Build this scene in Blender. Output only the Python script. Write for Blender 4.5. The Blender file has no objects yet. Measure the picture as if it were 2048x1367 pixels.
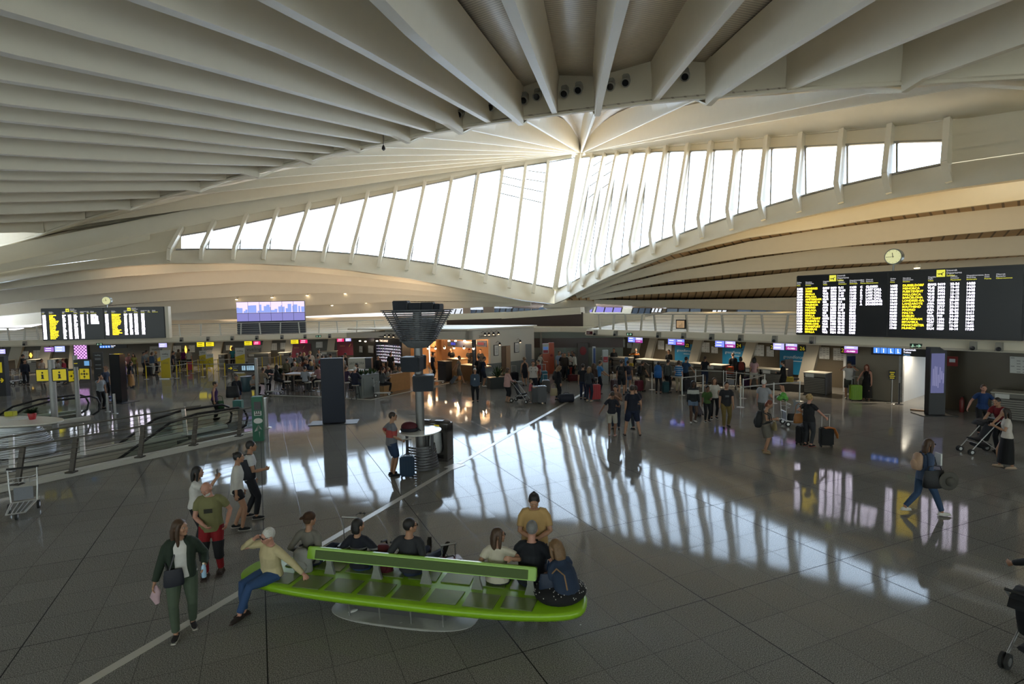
# Airport departures hall under a ribbed white vault: everything is built here in mesh code.
import bpy, bmesh, math, random
from mathutils import Vector, Matrix, Euler
random.seed(7)
SC = bpy.context.scene
COL = SC.collection
V = Vector
PI = math.pi
R = math.radians
# ---------------------------------------------------------------- camera and pixel-to-world helpers
FPX, PITCH, ROLL, EYE = 1140.0, R(3.64), R(1.0), 4.65
cp, sp, cr, sr = math.cos(PITCH), math.sin(PITCH), math.cos(ROLL), math.sin(ROLL)
FW = V((0, cp, -sp)); U0 = V((0, sp, cp))
CR = V((cr, 0, 0)) - sr*U0
CU = V((sr, 0, 0)) + cr*U0
cam_d = bpy.data.cameras.new('camera'); cam = bpy.data.objects.new('camera', cam_d); COL.objects.link(cam)
cam_d.sensor_width = 36; cam_d.lens = 36*FPX/2048; cam_d.clip_end = 400
M = Matrix((CR, CU, -FW)).transposed().to_4x4(); M.translation = V((0, 0, EYE)); cam.matrix_world = M
SC.camera = cam
SC.view_settings.view_transform = 'Standard'; SC.view_settings.look = 'None'; SC.view_settings.gamma = 1
SC.view_settings.exposure = 0.0
def ray(x, y): return FW + CR*((x-1024)/FPX) - CU*((y-683.5)/FPX)
def fl(x, y, z=0.0):                       # point at height z seen at a pixel
 d = ray(x, y); t = (z-EYE)/d.z; return V((d.x*t, d.y*t, z))
def atY(x, y, Y):
 d = ray(x, y); t = Y/d.y; return V((d.x*t, Y, EYE+d.z*t))
def atV(x, y, A, B):                       # on the vertical plane through plan points A, B
 d = ray(x, y); nx, ny = -(B[1]-A[1]), (B[0]-A[0])
 t = (A[0]*nx+A[1]*ny)/(d.x*nx+d.y*ny); return V((d.x*t, d.y*t, EYE+d.z*t))
def atP(x, y, p, n):
 d = ray(x, y); o = V((0, 0, EYE)); return o + d*((p-o).dot(n)/d.dot(n))
# ---------------------------------------------------------------- materials
MATS = {}
def N(nt, t, **kw):
 n = nt.nodes.new(t)
 for k, v in kw.items(): setattr(n, k, v)
 return n
def lin(c):
 if isinstance(c, str):
  c = [int(c[i:i+2], 16)/255 for i in (0, 2, 4)]
  return tuple(((x+.055)/1.055)**2.4 if x > .04045 else x/12.92 for x in c)
 return tuple(c)
def mat(name, col=(.5, .5, .5), rough=.6, metal=0.0, var=.10, scale=30.0, emit=None, spec=.5, bump=0.0):
 if name in MATS: return MATS[name]
 m = bpy.data.materials.new(name); m.use_nodes = True; nt = m.node_tree; b = nt.nodes['Principled BSDF']
 c = lin(col)
 tc = N(nt, 'ShaderNodeTexCoord'); no = N(nt, 'ShaderNodeTexNoise'); no.inputs['Scale'].default_value = scale
 nt.links.new(tc.outputs['Object'], no.inputs['Vector'])
 mx = N(nt, 'ShaderNodeMix', data_type='RGBA')
 mx.inputs[6].default_value = (*[min(1, x*(1-var)) for x in c], 1); mx.inputs[7].default_value = (*[min(1, x*(1+var)) for x in c], 1)
 nt.links.new(no.outputs['Fac'], mx.inputs[0]); nt.links.new(mx.outputs[2], b.inputs['Base Color'])
 b.inputs['Roughness'].default_value = rough; b.inputs['Metallic'].default_value = metal
 b.inputs['Specular IOR Level'].default_value = spec
 if bump:
  bn = N(nt, 'ShaderNodeBump'); bn.inputs['Strength'].default_value = bump; bn.inputs['Distance'].default_value = .01
  nt.links.new(no.outputs['Fac'], bn.inputs['Height']); nt.links.new(bn.outputs[0], b.inputs['Normal'])
 if emit:
  b.inputs['Emission Color'].default_value = (*lin(col), 1); b.inputs['Emission Strength'].default_value = emit
 MATS[name] = m; return m
def stripes(name, base, line, freq, width, origin=None, axis=None, rough=.5, var=.12):
 """boards: dark joints at a spacing along an axis, or along the distance from a plan point"""
 if name in MATS: return MATS[name]
 m = mat(name, base, rough, var=var, scale=3.0); nt = m.node_tree; b = nt.nodes['Principled BSDF']
 geo = N(nt, 'ShaderNodeNewGeometry');
 if origin is not None:
  sb = N(nt, 'ShaderNodeVectorMath', operation='SUBTRACT'); sb.inputs[1].default_value = (*origin[:2], 0)
  ml = N(nt, 'ShaderNodeVectorMath', operation='MULTIPLY'); ml.inputs[1].default_value = (1, 1, 0)
  nt.links.new(geo.outputs['Position'], sb.inputs[0]); nt.links.new(sb.outputs[0], ml.inputs[0])
  ln = N(nt, 'ShaderNodeVectorMath', operation='LENGTH'); nt.links.new(ml.outputs[0], ln.inputs[0]); d = ln.outputs['Value']
 else:
  ln = N(nt, 'ShaderNodeVectorMath', operation='DOT_PRODUCT'); ln.inputs[1].default_value = axis
  nt.links.new(geo.outputs['Position'], ln.inputs[0]); d = ln.outputs['Value']
 mu = N(nt, 'ShaderNodeMath', operation='MULTIPLY'); mu.inputs[1].default_value = freq; nt.links.new(d, mu.inputs[0])
 fr = N(nt, 'ShaderNodeMath', operation='FRACT'); nt.links.new(mu.outputs[0], fr.inputs[0])
 lt = N(nt, 'ShaderNodeMath', operation='LESS_THAN'); lt.inputs[1].default_value = width; nt.links.new(fr.outputs[0], lt.inputs[0])
 mx = N(nt, 'ShaderNodeMix', data_type='RGBA'); mx.inputs[7].default_value = (*lin(line), 1)
 old = b.inputs['Base Color'].links[0].from_socket
 nt.links.new(lt.outputs[0], mx.inputs[0]); nt.links.new(old, mx.inputs[6]); nt.links.new(mx.outputs[2], b.inputs['Base Color'])
 return m
def emis(name, col, s):
 if name in MATS: return MATS[name]
 m = bpy.data.materials.new(name); m.use_nodes = True; nt = m.node_tree; nt.nodes.remove(nt.nodes['Principled BSDF'])
 e = N(nt, 'ShaderNodeEmission'); e.inputs[0].default_value = (*lin(col), 1); e.inputs[1].default_value = s
 nt.links.new(e.outputs[0], nt.nodes['Material Output'].inputs[0]); MATS[name] = m; return m
def glassmat(name, tint=(1, 1, 1), gloss=.08, rough=.02):
 if name in MATS: return MATS[name]
 m = bpy.data.materials.new(name); m.use_nodes = True; nt = m.node_tree; nt.nodes.remove(nt.nodes['Principled BSDF'])
 t = N(nt, 'ShaderNodeBsdfTransparent'); t.inputs[0].default_value = (*tint, 1)
 g = N(nt, 'ShaderNodeBsdfGlossy'); g.inputs['Roughness'].default_value = rough
 lw = N(nt, 'ShaderNodeLayerWeight'); lw.inputs[0].default_value = gloss
 mx = N(nt, 'ShaderNodeMixShader'); nt.links.new(lw.outputs['Fresnel'], mx.inputs[0]); nt.links.new(t.outputs[0], mx.inputs[1]); nt.links.new(g.outputs[0], mx.inputs[2])
 nt.links.new(mx.outputs[0], nt.nodes['Material Output'].inputs[0]); MATS[name] = m; return m
# ---------------------------------------------------------------- object helpers
class MB:
 """collects shapes, then links them as ONE mesh object"""
 def __init__(s): s.v = []; s.f = []; s.mi = []; s.m = 0
 def add(s, vs, fs):
  o = len(s.v); s.v += [tuple(p) for p in vs]; s.f += [tuple(i+o for i in f) for f in fs]; s.mi += [s.m]*len(fs); return s
 def box(s, c, d, rz=0.0, M=None):
  c = V(c); hx, hy, hz = d[0]/2, d[1]/2, d[2]/2; rot = Matrix.Rotation(rz, 3, 'Z') if M is None else M
  vs = [c + rot @ V((x*hx, y*hy, z*hz)) for z in (-1, 1) for y in (-1, 1) for x in (-1, 1)]
  return s.add(vs, [(0, 2, 3, 1), (4, 5, 7, 6), (0, 1, 5, 4), (2, 6, 7, 3), (0, 4, 6, 2), (1, 3, 7, 5)])
 def bar(s, a, b, w, h=None, up=(0, 0, 1)):
  a, b = V(a), V(b); h = h or w; t = (b-a).normalized(); u = V(up)
  if abs(t.dot(u)) > .98: u = V((1, 0, 0))
  x = t.cross(u).normalized(); y = x.cross(t)
  vs = [p + x*(w/2*i) + y*(h/2*j) for p in (a, b) for j in (-1, 1) for i in (-1, 1)]
  return s.add(vs, [(0, 1, 3, 2), (4, 6, 7, 5), (0, 4, 5, 1), (2, 3, 7, 6), (0, 2, 6, 4), (1, 5, 7, 3)])
 def tube(s, pts, r, n=8, cap=True):
  pts = [V(p) for p in pts]; k = len(pts); rr = r if isinstance(r, (list, tuple)) else [r]*k
  vs = []; ref = None
  for i, p in enumerate(pts):
   t = (pts[min(i+1, k-1)]-pts[max(i-1, 0)]).normalized()
   if ref is None: ref = V((0, 0, 1)) if abs(t.z) < .9 else V((1, 0, 0))
   x = (ref - t*ref.dot(t)).normalized(); y = t.cross(x); ref = x
   q = rr[i] if isinstance(rr[i], (tuple, list)) else (rr[i], rr[i])
   vs += [p + x*(math.cos(2*PI*j/n)*q[0]) + y*(math.sin(2*PI*j/n)*q[1]) for j in range(n)]
  fs = [(i*n+j, i*n+(j+1) % n, (i+1)*n+(j+1) % n, (i+1)*n+j) for i in range(k-1) for j in range(n)]
  if cap: fs += [tuple(range(n-1, -1, -1)), tuple(range((k-1)*n, k*n))]
  return s.add(vs, fs)
 def lathe(s, prof, c=(0, 0, 0), n=16, sx=1.0, sy=1.0, rz=0.0):
  c = V(c); vs = [];
  for r, z in prof:
   for j in range(n):
    a = 2*PI*j/n; x, y = r*math.cos(a)*sx, r*math.sin(a)*sy
    vs.append(c + V((x*math.cos(rz)-y*math.sin(rz), x*math.sin(rz)+y*math.cos(rz), z)))
  k = len(prof); fs = [(i*n+j, i*n+(j+1) % n, (i+1)*n+(j+1) % n, (i+1)*n+j) for i in range(k-1) for j in range(n)]
  fs += [tuple(range(n-1, -1, -1)), tuple(range((k-1)*n, k*n))]
  return s.add(vs, fs)
 def ball(s, c, r, n=10, m=8, rot=None):
  c = V(c); r = r if isinstance(r, (tuple, list)) else (r, r, r); vs = []
  for i in range(1, m):
   for j in range(n):
    p = V((r[0]*math.sin(PI*i/m)*math.cos(2*PI*j/n), r[1]*math.sin(PI*i/m)*math.sin(2*PI*j/n), r[2]*math.cos(PI*i/m)))
    vs.append(c + (rot @ p if rot else p))
  a, b = V((0, 0, r[2])), V((0, 0, -r[2])); vs += [c + (rot @ a if rot else a), c + (rot @ b if rot else b)]
  q = (m-1)*n; fs = [(i*n+j, (i+1)*n+j, (i+1)*n+(j+1) % n, i*n+(j+1) % n) for i in range(m-2) for j in range(n)]
  fs += [(q, j, (j+1) % n) for j in range(n)] + [(q+1, (m-2)*n+(j+1) % n, (m-2)*n+j) for j in range(n)]
  return s.add(vs, fs)
 def strip(s, A, B):
  k = len(A); return s.add(list(A)+list(B), [(i, i+1, k+i+1, k+i) for i in range(k-1)])
 def prism(s, poly, off):
  off = V(off); k = len(poly); vs = [V(p) for p in poly] + [V(p)+off for p in poly]
  return s.add(vs, [tuple(range(k-1, -1, -1)), tuple(range(k, 2*k))] + [(i, (i+1) % k, k+(i+1) % k, k+i) for i in range(k)])
 def build(s, name, m, parent=None, smooth=None, bevel=0.0, fix=True):
  me = bpy.data.meshes.new(name); me.from_pydata(s.v, [], s.f)
  for q in (m if isinstance(m, (list, tuple)) else [m]): me.materials.append(q)
  if any(s.mi): me.polygons.foreach_set('material_index', s.mi)
  if fix:
   bm = bmesh.new(); bm.from_mesh(me); bmesh.ops.recalc_face_normals(bm, faces=bm.faces)
   if bevel: bmesh.ops.bevel(bm, geom=[e for e in bm.edges if len(e.link_faces) == 2 and e.calc_face_angle(0) > .5], offset=bevel, segments=2, affect='EDGES', clamp_overlap=True)
   bm.to_mesh(me); bm.free()
  if smooth is not None:
   me.polygons.foreach_set('use_smooth', [True]*len(me.polygons)); me.set_sharp_from_angle(angle=R(smooth))
  o = bpy.data.objects.new(name, me); COL.objects.link(o)
  if parent is not None: o.parent = parent
  return o
def tag(o, label, cat, group=None):
 o['label'] = label; o['category'] = cat
 if group: o['group'] = group
 return o
def struct(o): o['kind'] = 'structure'; return o
def thing(name, label, cat, loc=(0, 0, 0), rz=0.0, group=None):
 o = bpy.data.objects.new(name, None); o.empty_display_size = .2; COL.objects.link(o)
 o.location = loc; o.rotation_euler = (0, 0, rz); return tag(o, label, cat, group)
def copytree(o, parent=None):
 c = o.copy(); COL.objects.link(c)
 if parent is not None: c.parent = parent
 for ch in list(o.children): copytree(ch, c)
 return c
def textmesh(s, size, name='text'):
 """letters as mesh outlines, thickness 4 mm, lying in XZ, facing -Y, origin bottom-left"""
 cu = bpy.data.curves.new(name, 'FONT'); cu.body = s; cu.size = size; cu.extrude = .004; cu.resolution_u = 2
 o = bpy.data.objects.new(name, cu); COL.objects.link(o)
 me = bpy.data.meshes.new_from_object(o.evaluated_get(bpy.context.evaluated_depsgraph_get()))
 vs = [(v.co.x, -v.co.z, v.co.y) for v in me.vertices]; fs = [tuple(p.vertices) for p in me.polygons]
 bpy.data.objects.remove(o); bpy.data.curves.remove(cu); bpy.data.meshes.remove(me)
 w = max([v[0] for v in vs], default=0); return vs, fs, w
_tc = {}
def text(mb, s, size, Mx, align='L', maxw=None):
 k = (s, size)
 if k not in _tc: _tc[k] = textmesh(s, size)
 vs, fs, w = _tc[k]; sc = 1.0 if not maxw or w <= maxw else maxw/w
 ox = -w*sc/2 if align == 'C' else (-w*sc if align == 'R' else 0)
 mb.add([Mx @ V((v[0]*sc+ox, v[1], v[2])) for v in vs], fs)
def frame(o, xdir, up=(0, 0, 1)):
 """matrix whose local X runs along xdir, Z up, -Y toward the reader"""
 x = V(xdir).normalized(); z = V(up); z = (z - x*z.dot(x)).normalized(); y = z.cross(x)
 m = Matrix((x, y, z)).transposed().to_4x4(); m.translation = V(o); return m
def lerp(a, b, t): return a + (b-a)*t
def interp(pts, x):
 if x <= pts[0][0]:
  i = 0
 else:
  i = len(pts)-2
  for k in range(len(pts)-1):
   if x <= pts[k+1][0]: i = k; break
 (x0, y0), (x1, y1) = pts[i], pts[i+1]
 return y0 + (y1-y0)*(x-x0)/(x1-x0)
WHITE = mat('white_paint', (.83, .752, .60), .55, var=.03, scale=2)
WHITE2 = mat('white_steel', (.84, .775, .64), .45, var=.03, scale=2)
STEEL = mat('brushed_steel', (.42, .42, .41), .35, metal=.8, var=.08)
DSTEEL = mat('dark_steel', (.07, .07, .075), .4, metal=.5)
BLACK = mat('black_plastic', (.012, .012, .015), .45)
BLACKG = mat('black_gloss', (.010, .012, .018), .15)
GREY = mat('grey_laminate', (.30, .30, .30), .5)
CHROME = mat('chrome', (.62, .62, .63), .18, metal=1.0, var=.03)
RUBBER = mat('rubber', (.02, .02, .02), .8)
# ---------------------------------------------------------------- the vault
TH = R(22.0)                                # azimuth of the hall's axis of symmetry
AX = V((math.sin(TH), math.cos(TH), 0)); AP = V((math.cos(TH), -math.sin(TH), 0))
HUB = V((8.3, 66.8, 22.0)); VB = V((4.7, 59.4, 6.4)); LE = V((-31.4, 54.4, 10.5)); RE = V((24.5, 32.4, 12.2))
SA = V((4.0, 32.7, 0)); SB = SA + AP
nL = (LE-VB).cross(HUB-VB).normalized(); nR = (RE-VB).cross(HUB-VB).normalized()
if nL.y > 0: nL = -nL                       # normals point into the hall
if nR.y > 0: nR = -nR
def pl(x, y, off=0): return atP(x, y, VB+nL*off, nL)
def pr(x, y, off=0): return atP(x, y, VB+nR*off, nR)
RIBS = [(0,[(90,466),(50,464),(0,465)]),(1,[(172,439),(0,446)]),(0,[(262,421),(235,419),(150,423),(0,430)]),(1,[(320,396),(175,400),(0,406)]),
 (0,[(400,385),(370,380),(200,382),(0,386)]),(1,[(452,360),(250,361),(0,361)]),(0,[(517,356),(480,347),(250,345),(0,341)]),(1,[(565,332),(350,327),(150,318),(0,310)]),
 (0,[(622,329),(590,318),(500,310),(250,290),(0,274)]),(1,[(665,307),(500,295),(250,265),(0,244)]),(0,[(718,306),(690,295),(550,276),(300,240),(0,212)]),
 (1,[(765,287),(500,245),(250,197),(0,165)]),(0,[(817,287),(785,272),(700,251),(500,210),(250,160),(0,111)]),(1,[(867,265),(425,140),(0,28)]),
 (0,[(922,269),(890,248),(635,135),(450,58),(250,0)]),(1,[(980,246),(800,145),(650,60),(520,0)]),(0,[(1042,251),(1024,235),(825,75),(755,0)]),
 (1,[(1110,229),(1060,110),(1015,0)]),(0,[(1195,233),(1200,205),(1220,110),(1247,0)]),(1,[(1310,204),(1390,105),(1480,0)]),
 (0,[(1417,212),(1435,195),(1560,110),(1745,0)]),(1,[(1578,181),(1853,62),(2027,0)]),(0,[(1808,185),(1853,157),(1950,125),(2048,90)])]
SLATS = stripes('ceiling_slats', (.84, .74, .60), (.48, .39, .30), 5.0, .22, origin=HUB, rough=.42)
HD = 2.0
def rib_mesh(P, wb, wt, h, flare=True):
 """a hanging rib: narrow soffit, concave sides that open towards the slab"""
 mb = MB(); rows = []
 for i, p in enumerate(P):
  t = (P[min(i+1, len(P)-1)]-P[max(i-1, 0)]); t.z = 0; t.normalize(); n = V((-t.y, t.x, 0))
  hh = h[i] if isinstance(h, list) else h; W = wb[i] if isinstance(wb, list) else wb; T = wt[i] if isinstance(wt, list) else wt
  prof = [(T/2, 1), (W/2+(T-W)*.22, .72), (W/2+(T-W)*.08, .45), (W/2+.02, .16), (W/2+.015, .03), (W/2, 0)]
  row = [p + n*x + V((0, 0, z*hh)) for x, z in prof] + [p - n*x + V((0, 0, z*hh)) for x, z in reversed(prof)]
  rows.append(row)
 for a, b in zip(rows, rows[1:]): mb.strip(a, b)
 mb.add(rows[0], [tuple(range(len(rows[0])))]); mb.add(rows[-1], [tuple(range(len(rows[-1])))])
 return mb
tn = [0]
def trim(mb, m, smooth=35, kindname='trim', bevel=0):
 tn[0] += 1; return struct(mb.build('%s_%d' % (kindname, tn[0]), m, smooth=smooth, bevel=bevel))
steps = []; farlow = []
for sec, pts in RIBS:
 s0 = atV(*pts[0], SA, SB); P = [s0] + [atV(x, y, HUB, s0) for x, y in pts[1:]]
 d = V((P[-1].x-HUB.x, P[-1].y-HUB.y, 0)).normalized()
 k = 0
 while P[-1].y > -14 and P[-1].x > -60 and P[-1].x < 60 and k < 16:   # on towards the land side, over the camera
  P.append(P[-1] + d*4 - V((0, 0, .22))); k += 1
 # resample smoothly
 Q = []
 for a, b in zip(P, P[1:]):
  n = max(1, int((b-a).length/2.0)); Q += [lerp(a, b, i/n) for i in range(n)]
 Q.append(P[-1]); Q2 = Q[:]
 for i in range(2, len(Q)-1): Q2[i] = (Q[i-1]+Q[i]*2+Q[i+1])/4
 hs = [HD + (0 if sec else (Q2[0].z*0)) for _ in Q2]
 hs = [min(HD+.45, HD + (.45 if (not sec and i == 0) else 0)) for i in range(len(Q2))]
 ds = [(q-Q2[0]).length for q in Q2]
 wb = [.30+.006*min(x, 25) for x in ds]; wt = [.55+.05*min(x, 22) for x in ds]
 trim(rib_mesh(Q2, wb, wt, hs), WHITE, kindname='trim')
 steps.append((sec, s0)); farlow.append(Q2)
# edge of the near vault: the step face between the ribs, with a thin lip
edge = [p for sec, p in steps if sec]
e0 = atV(-140, 530, SA, SB); e1 = atV(70, 474, SA, SB); e9 = atV(2048, 156, SA, SB); e10 = atV(2350, 132, SA, SB)
EDGE = [e0, e1] + edge + [e9, e10]
mb = MB(); mb.strip([p for p in EDGE], [p+V((0, 0, 2.3)) - AX*.3 for p in EDGE]); trim(mb, WHITE)
mb = MB()
for a, b in zip(EDGE, EDGE[1:]): mb.bar(a, b, .25, .12)
trim(mb, WHITE)
# slatted ceiling of the near vault
rows = []
for Q in farlow:
 n = 14; L = [0]
 for a, b in zip(Q, Q[1:]): L.append(L[-1]+(b-a).length)
 row = []
 for i in range(n+1):
  t = L[-1]*i/n; k = 0
  while k < len(L)-2 and L[k+1] < t: k += 1
  row.append(lerp(Q[k], Q[k+1], (t-L[k])/max(1e-6, L[k+1]-L[k])) + V((0, 0, HD - (.0 if i else -.1))))
 rows.append(row)
first = [p + V((-14, -2, -1.5)) for p in rows[0]]; last = [p + V((16, -1, -1.5)) for p in rows[-1]]
last2 = [p + V((14, -2, -2.5)) for p in last]
rows = [first] + rows + [last, last2]
mb = MB()
for a, b in zip(rows, rows[1:]): mb.strip(a, b)
o = struct(mb.build('ceiling', SLATS, smooth=40)); sm = o.modifiers.new('s', 'SOLIDIFY'); sm.thickness = .15; sm.offset = 1
# fan of the far vault between the step and the hub
hdrL = [(1143, 316), (1100, 322), (1051, 330), (1006, 336), (904, 355), (793, 374), (680, 395), (557, 417), (430, 442), (365, 455), (200, 488), (80, 512), (-60, 541)]
hdrR = [(1172, 310), (1211, 307), (1258, 303), (1334, 294), (1424, 285), (1536, 275), (1687, 262), (1783, 252), (1898, 241), (2048, 216), (2200, 195)]
HL = [pl(*p) for p in hdrL]; HR = [pr(*p) for p in hdrR]
BUL = 1.7
prim = [atV(-80, 520, SA, SB), atV(0, 496, SA, SB)] + [p for sec, p in steps if not sec] + [atV(2048, 180, SA, SB)]
for i, p in enumerate(prim):
 ez = min(EDGE, key=lambda e: (e-p).length).z
 start = p.copy(); d = (HUB-p); L = d.length; n = 12; P = [start]
 z1 = max(p.z + .30, ez + .02)
 for k in range(1, n+1):
  t = (k/n)**1.0 if k > 1 else .05
  q = p + d*t; q.z = z1 + (HUB.z-.05-z1)*t if k else p.z
  P.append(q)
 trim(rib_mesh(P, .15, .42, [max(.15, p.z+.1-z1+(HUB.z+.60-p.z)*k/n-(HUB.z-.05-z1)*k/n+BUL*math.sin(PI*k/n)) for k in range(n+1)]), WHITE)
mb = MB(); rr = []
for p in EDGE:
 q = p + V((0, 0, .06)); rr.append([lerp(q, HUB + V((0, 0, .55)), i/8) + V((0, 0, BUL*math.sin(PI*i/8))) for i in range(9)])
def resamp(P, n, up):
 d = [0]
 for a, b in zip(P, P[1:]): d.append(d[-1]+(b-a).length)
 out = []
 for i in range(n+1):
  t = d[-1]*i/n; k = 0
  while k < len(P)-2 and d[k+1] < t: k += 1
  out.append(lerp(P[k], P[k+1], (t-d[k])/(d[k+1]-d[k]))+V((0, 0, up)))
 return out
rr = [resamp(HL[::-1] + [HUB], 8, -.06)] + rr + [resamp(HR[::-1] + [HUB], 8, -.06)]
mb2 = MB()
for i, (a, b) in enumerate(zip(rr, rr[1:])):
 xm = (a[0].x+b[0].x)/2
 (mb2 if -1 < xm < 12 else mb).strip(a, b)
SLAT2 = stripes('pale_slats', (.66, .58, .47), (.40, .33, .25), 4.0, .2, origin=HUB)
for q, m in ((mb, WHITE), (mb2, SLAT2)):
 o = struct(q.build('ceiling', m, smooth=40)); sm = o.modifiers.new('s', 'SOLIDIFY'); sm.thickness = .12; sm.offset = 1
for HP in (HL, HR): trim(rib_mesh(HP, .16, .5, 1.5), WHITE)
# hub node
mb = MB(); mb.lathe([(.2, 1.0), (.75, .9), (.9, .2), (.9, -.25), (.35, -.45), (.1, -.5)], HUB, 20); trim(mb, WHITE2)
mb = MB()
for i in range(16):
 a = 2*PI*i/16; mb.ball(HUB+V((1.0*math.cos(a), 1.0*math.sin(a), -.05)), .09, 6, 4)
trim(mb, DSTEEL)
# ---------------------------------------------------------------- glazing of the two wings
GLASS = glassmat('window_glass', (.96, .98, 1.0), .06)
gtL = [(361, 472), (422, 462), (485, 449), (547, 436), (610, 422), (672, 410), (730, 397), (787, 385), (845, 372), (900, 361), (952, 349), (1002, 340), (1048, 333), (1093, 326), (1150, 316)]
gbL = [(352, 499), (417, 498), (480, 499), (540, 499), (597, 501), (655, 504), (712, 508), (767, 514), (822, 521), (875, 528), (922, 537), (975, 549), (1022, 559), (1069, 569), (1112, 577)]
mtL = [(365, 455), (430, 442), (495, 429), (557, 417), (620, 406), (680, 395), (737, 384), (793, 374), (850, 365), (904, 355), (957, 345), (1006, 336), (1051, 330), (1096, 323)]
mfL = [(337, 521), (402, 519), (466, 519), (527, 519), (586, 521), (645, 524), (701, 527), (757, 534), (813, 540), (867, 548), (921, 557), (970, 566), (1018, 576), (1066, 586)]
gtR = [(1162, 316), (1187, 314), (1211, 311), (1236, 309), (1262, 307), (1297, 305), (1340, 304), (1382, 303), (1430, 301), (1486, 299), (1545, 297), (1612, 294), (1696, 290), (1795, 285), (1893, 282)]
gbR = [(1118, 577), (1151, 561), (1178, 546), (1209, 532), (1244, 515), (1281, 498), (1325, 480), (1370, 465), (1421, 447), (1477, 429), (1542, 411), (1613, 390), (1696, 369), (1795, 347), (1895, 327)]
mtR = [(1187, 310), (1211, 308), (1236, 305), (1264, 302), (1299, 298), (1334, 294), (1378, 290), (1424, 285), (1476, 280), (1536, 275), (1605, 269), (1687, 262), (1783, 252), (1898, 241)]
mfR = [(1138, 582), (1165, 571), (1194, 556), (1227, 540), (1265, 526), (1306, 508), (1354, 492), (1404, 476), (1463, 459), (1527, 440), (1598, 424), (1682, 406), (1778, 387), (1898, 365)]
wn = 0
for G, B, f, nn in ((gtL, gbL, pl, nL), (gtR, gbR, pr, nR)):
 for i in range(len(G)-1):
  a, b, c, d = f(*B[i]), f(*B[i+1]), f(*G[i+1]), f(*G[i]); wn += 1
  mb = MB(); mb.prism([a, b, c, d], nn*-.04)
  w = struct(mb.build('window_%d' % wn, GLASS));
  mb = MB()
  for p, q in ((a, b), (c, d), (b, c)): mb.bar(p+nn*.04, q+nn*.04, .12, .12, up=nn)
  mb.build('window_frame', STEEL, w)
for G, F, f, nn in ((mtL, mfL, pl, nL), (mtR, mfR, pr, nR)):
 for i, (a, b) in enumerate(zip(G, F)):
  A = f(*a, off=.12); Bq = f(*b, off=1.0); Bk = lerp(Bq, A, .08 + .5/max(2., (A-Bq).length));
  Bk = Bk + (f(*b) - Bq)*.0; bk2 = lerp(f(*b), f(*a), .10 + .6/max(2., (A-Bq).length)) + nn*.45
  mb = MB(); t = (A-bk2).normalized(); side = t.cross(nn).normalized()
  mb.bar(A, bk2, .32, .62, up=nn);
  # curved foot that lands on the white beam
  md = lerp(bk2, Bq, .5); e_ = side*.16
  mb.prism([p-e_ for p in (bk2-nn*.31, bk2+nn*.31, md+nn*.27, lerp(md, Bq, .6)+nn*.15, Bq+nn*.10, Bq-nn*.06, md-nn*.25)], e_*2)
  trim(mb, WHITE2, kindname='trim')
# small ladder transoms in four bays beside the hub
for q in ([(1006, 352), (1051, 362)], [(1003, 366), (1046, 376)], [(1000, 386), (1042, 396)], [(1055, 341), (1092, 346)], [(1052, 358), (1090, 364)], [(1048, 376), (1087, 384)], [(1045, 396), (1083, 405)]):
 mb = MB(); mb.bar(pl(*q[0], off=.1), pl(*q[1], off=.1), .1, .1); trim(mb, STEEL)
for q in ([(1187, 332), (1202, 322)], [(1184, 352), (1200, 341)], [(1180, 372), (1197, 360)], [(1177, 396), (1193, 383)], [(1211, 330), (1227, 321)], [(1208, 352), (1225, 341)], [(1205, 376), (1222, 364)]):
 mb = MB(); mb.bar(pr(*q[0], off=.1), pr(*q[1], off=.1), .1, .1); trim(mb, STEEL)
# central post
mb = MB(); A, B = pl(1158, 312, .3), pl(1113, 579, .3); mb.bar(A, B, .75, .5, up=(nL+nR)/2); mb.bar(A+nL*.4, B+nL*.4, .3, .5, up=(nL+nR)/2)
trim(mb, WHITE2)
# header band above the glass, white beam below it and the blind wing ends
mb = MB(); hb = lambda f, P: [f(*p) for p in P]
mb.strip([pl(x, interp(hdrL[::-1], x)) for x, y in gtL[:-1]], [pl(*p) for p in gtL[:-1]])
mb.strip([pr(x, interp(hdrR, x)) for x, y in gtR], [pr(*p) for p in gtR]); trim(mb, WHITE)
botL = [(-120, 590), (0, 564), (73, 552), (146, 541), (245, 532), (342, 526), (500, 526), (600, 531), (700, 540), (820, 557), (940, 580), (1040, 599), (1108, 607)]
botR = [(1108, 607), (1128, 599), (1168, 577), (1217, 553), (1266, 533), (1339, 507), (1400, 486), (1500, 457), (1634, 427), (1768, 399), (1901, 377), (2048, 357), (2250, 330)]
topL = [(-120, 562), (0, 545), (80, 533), (170, 522), (245, 512), (300, 505), (352, 499)] + gbL[1:]
topR = gbR + [(2048, 305), (2250, 282)]
def band(f, T, B, xs, o0, o1):
 mb = MB(); rows = []
 for x in xs:
  y0, y1 = interp(T, x), interp(B, x); rows.append([f(x, lerp(y0, y1, t), lerp(o0, o1, math.sin(t*PI/2))) for t in (0, .2, .45, .7, 1)] + [f(x, y1, o1-.9) + V((0, 0, -.10)), f(x, y1, o1-2.6) + V((0, 0, .25))])
 for a, b in zip(rows, rows[1:]): mb.strip(a, b)
 return mb
mb = band(pl, topL, botL, [-120, -60, 0, 40, 80, 120, 160, 200, 245, 300, 342, 400, 460, 520, 580, 640, 700, 760, 820, 880, 940, 1000, 1050, 1090, 1109], .0, 1.0)
o = struct(mb.build('trim_301', WHITE2, smooth=50))
mb = band(pr, topR, botR, [1109, 1128, 1150, 1180, 1217, 1266, 1300, 1339, 1400, 1450, 1500, 1560, 1634, 1700, 1768, 1830, 1901, 1980, 2048, 2250], .0, 1.0)
o = struct(mb.build('trim_302', WHITE2, smooth=50))
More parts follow.
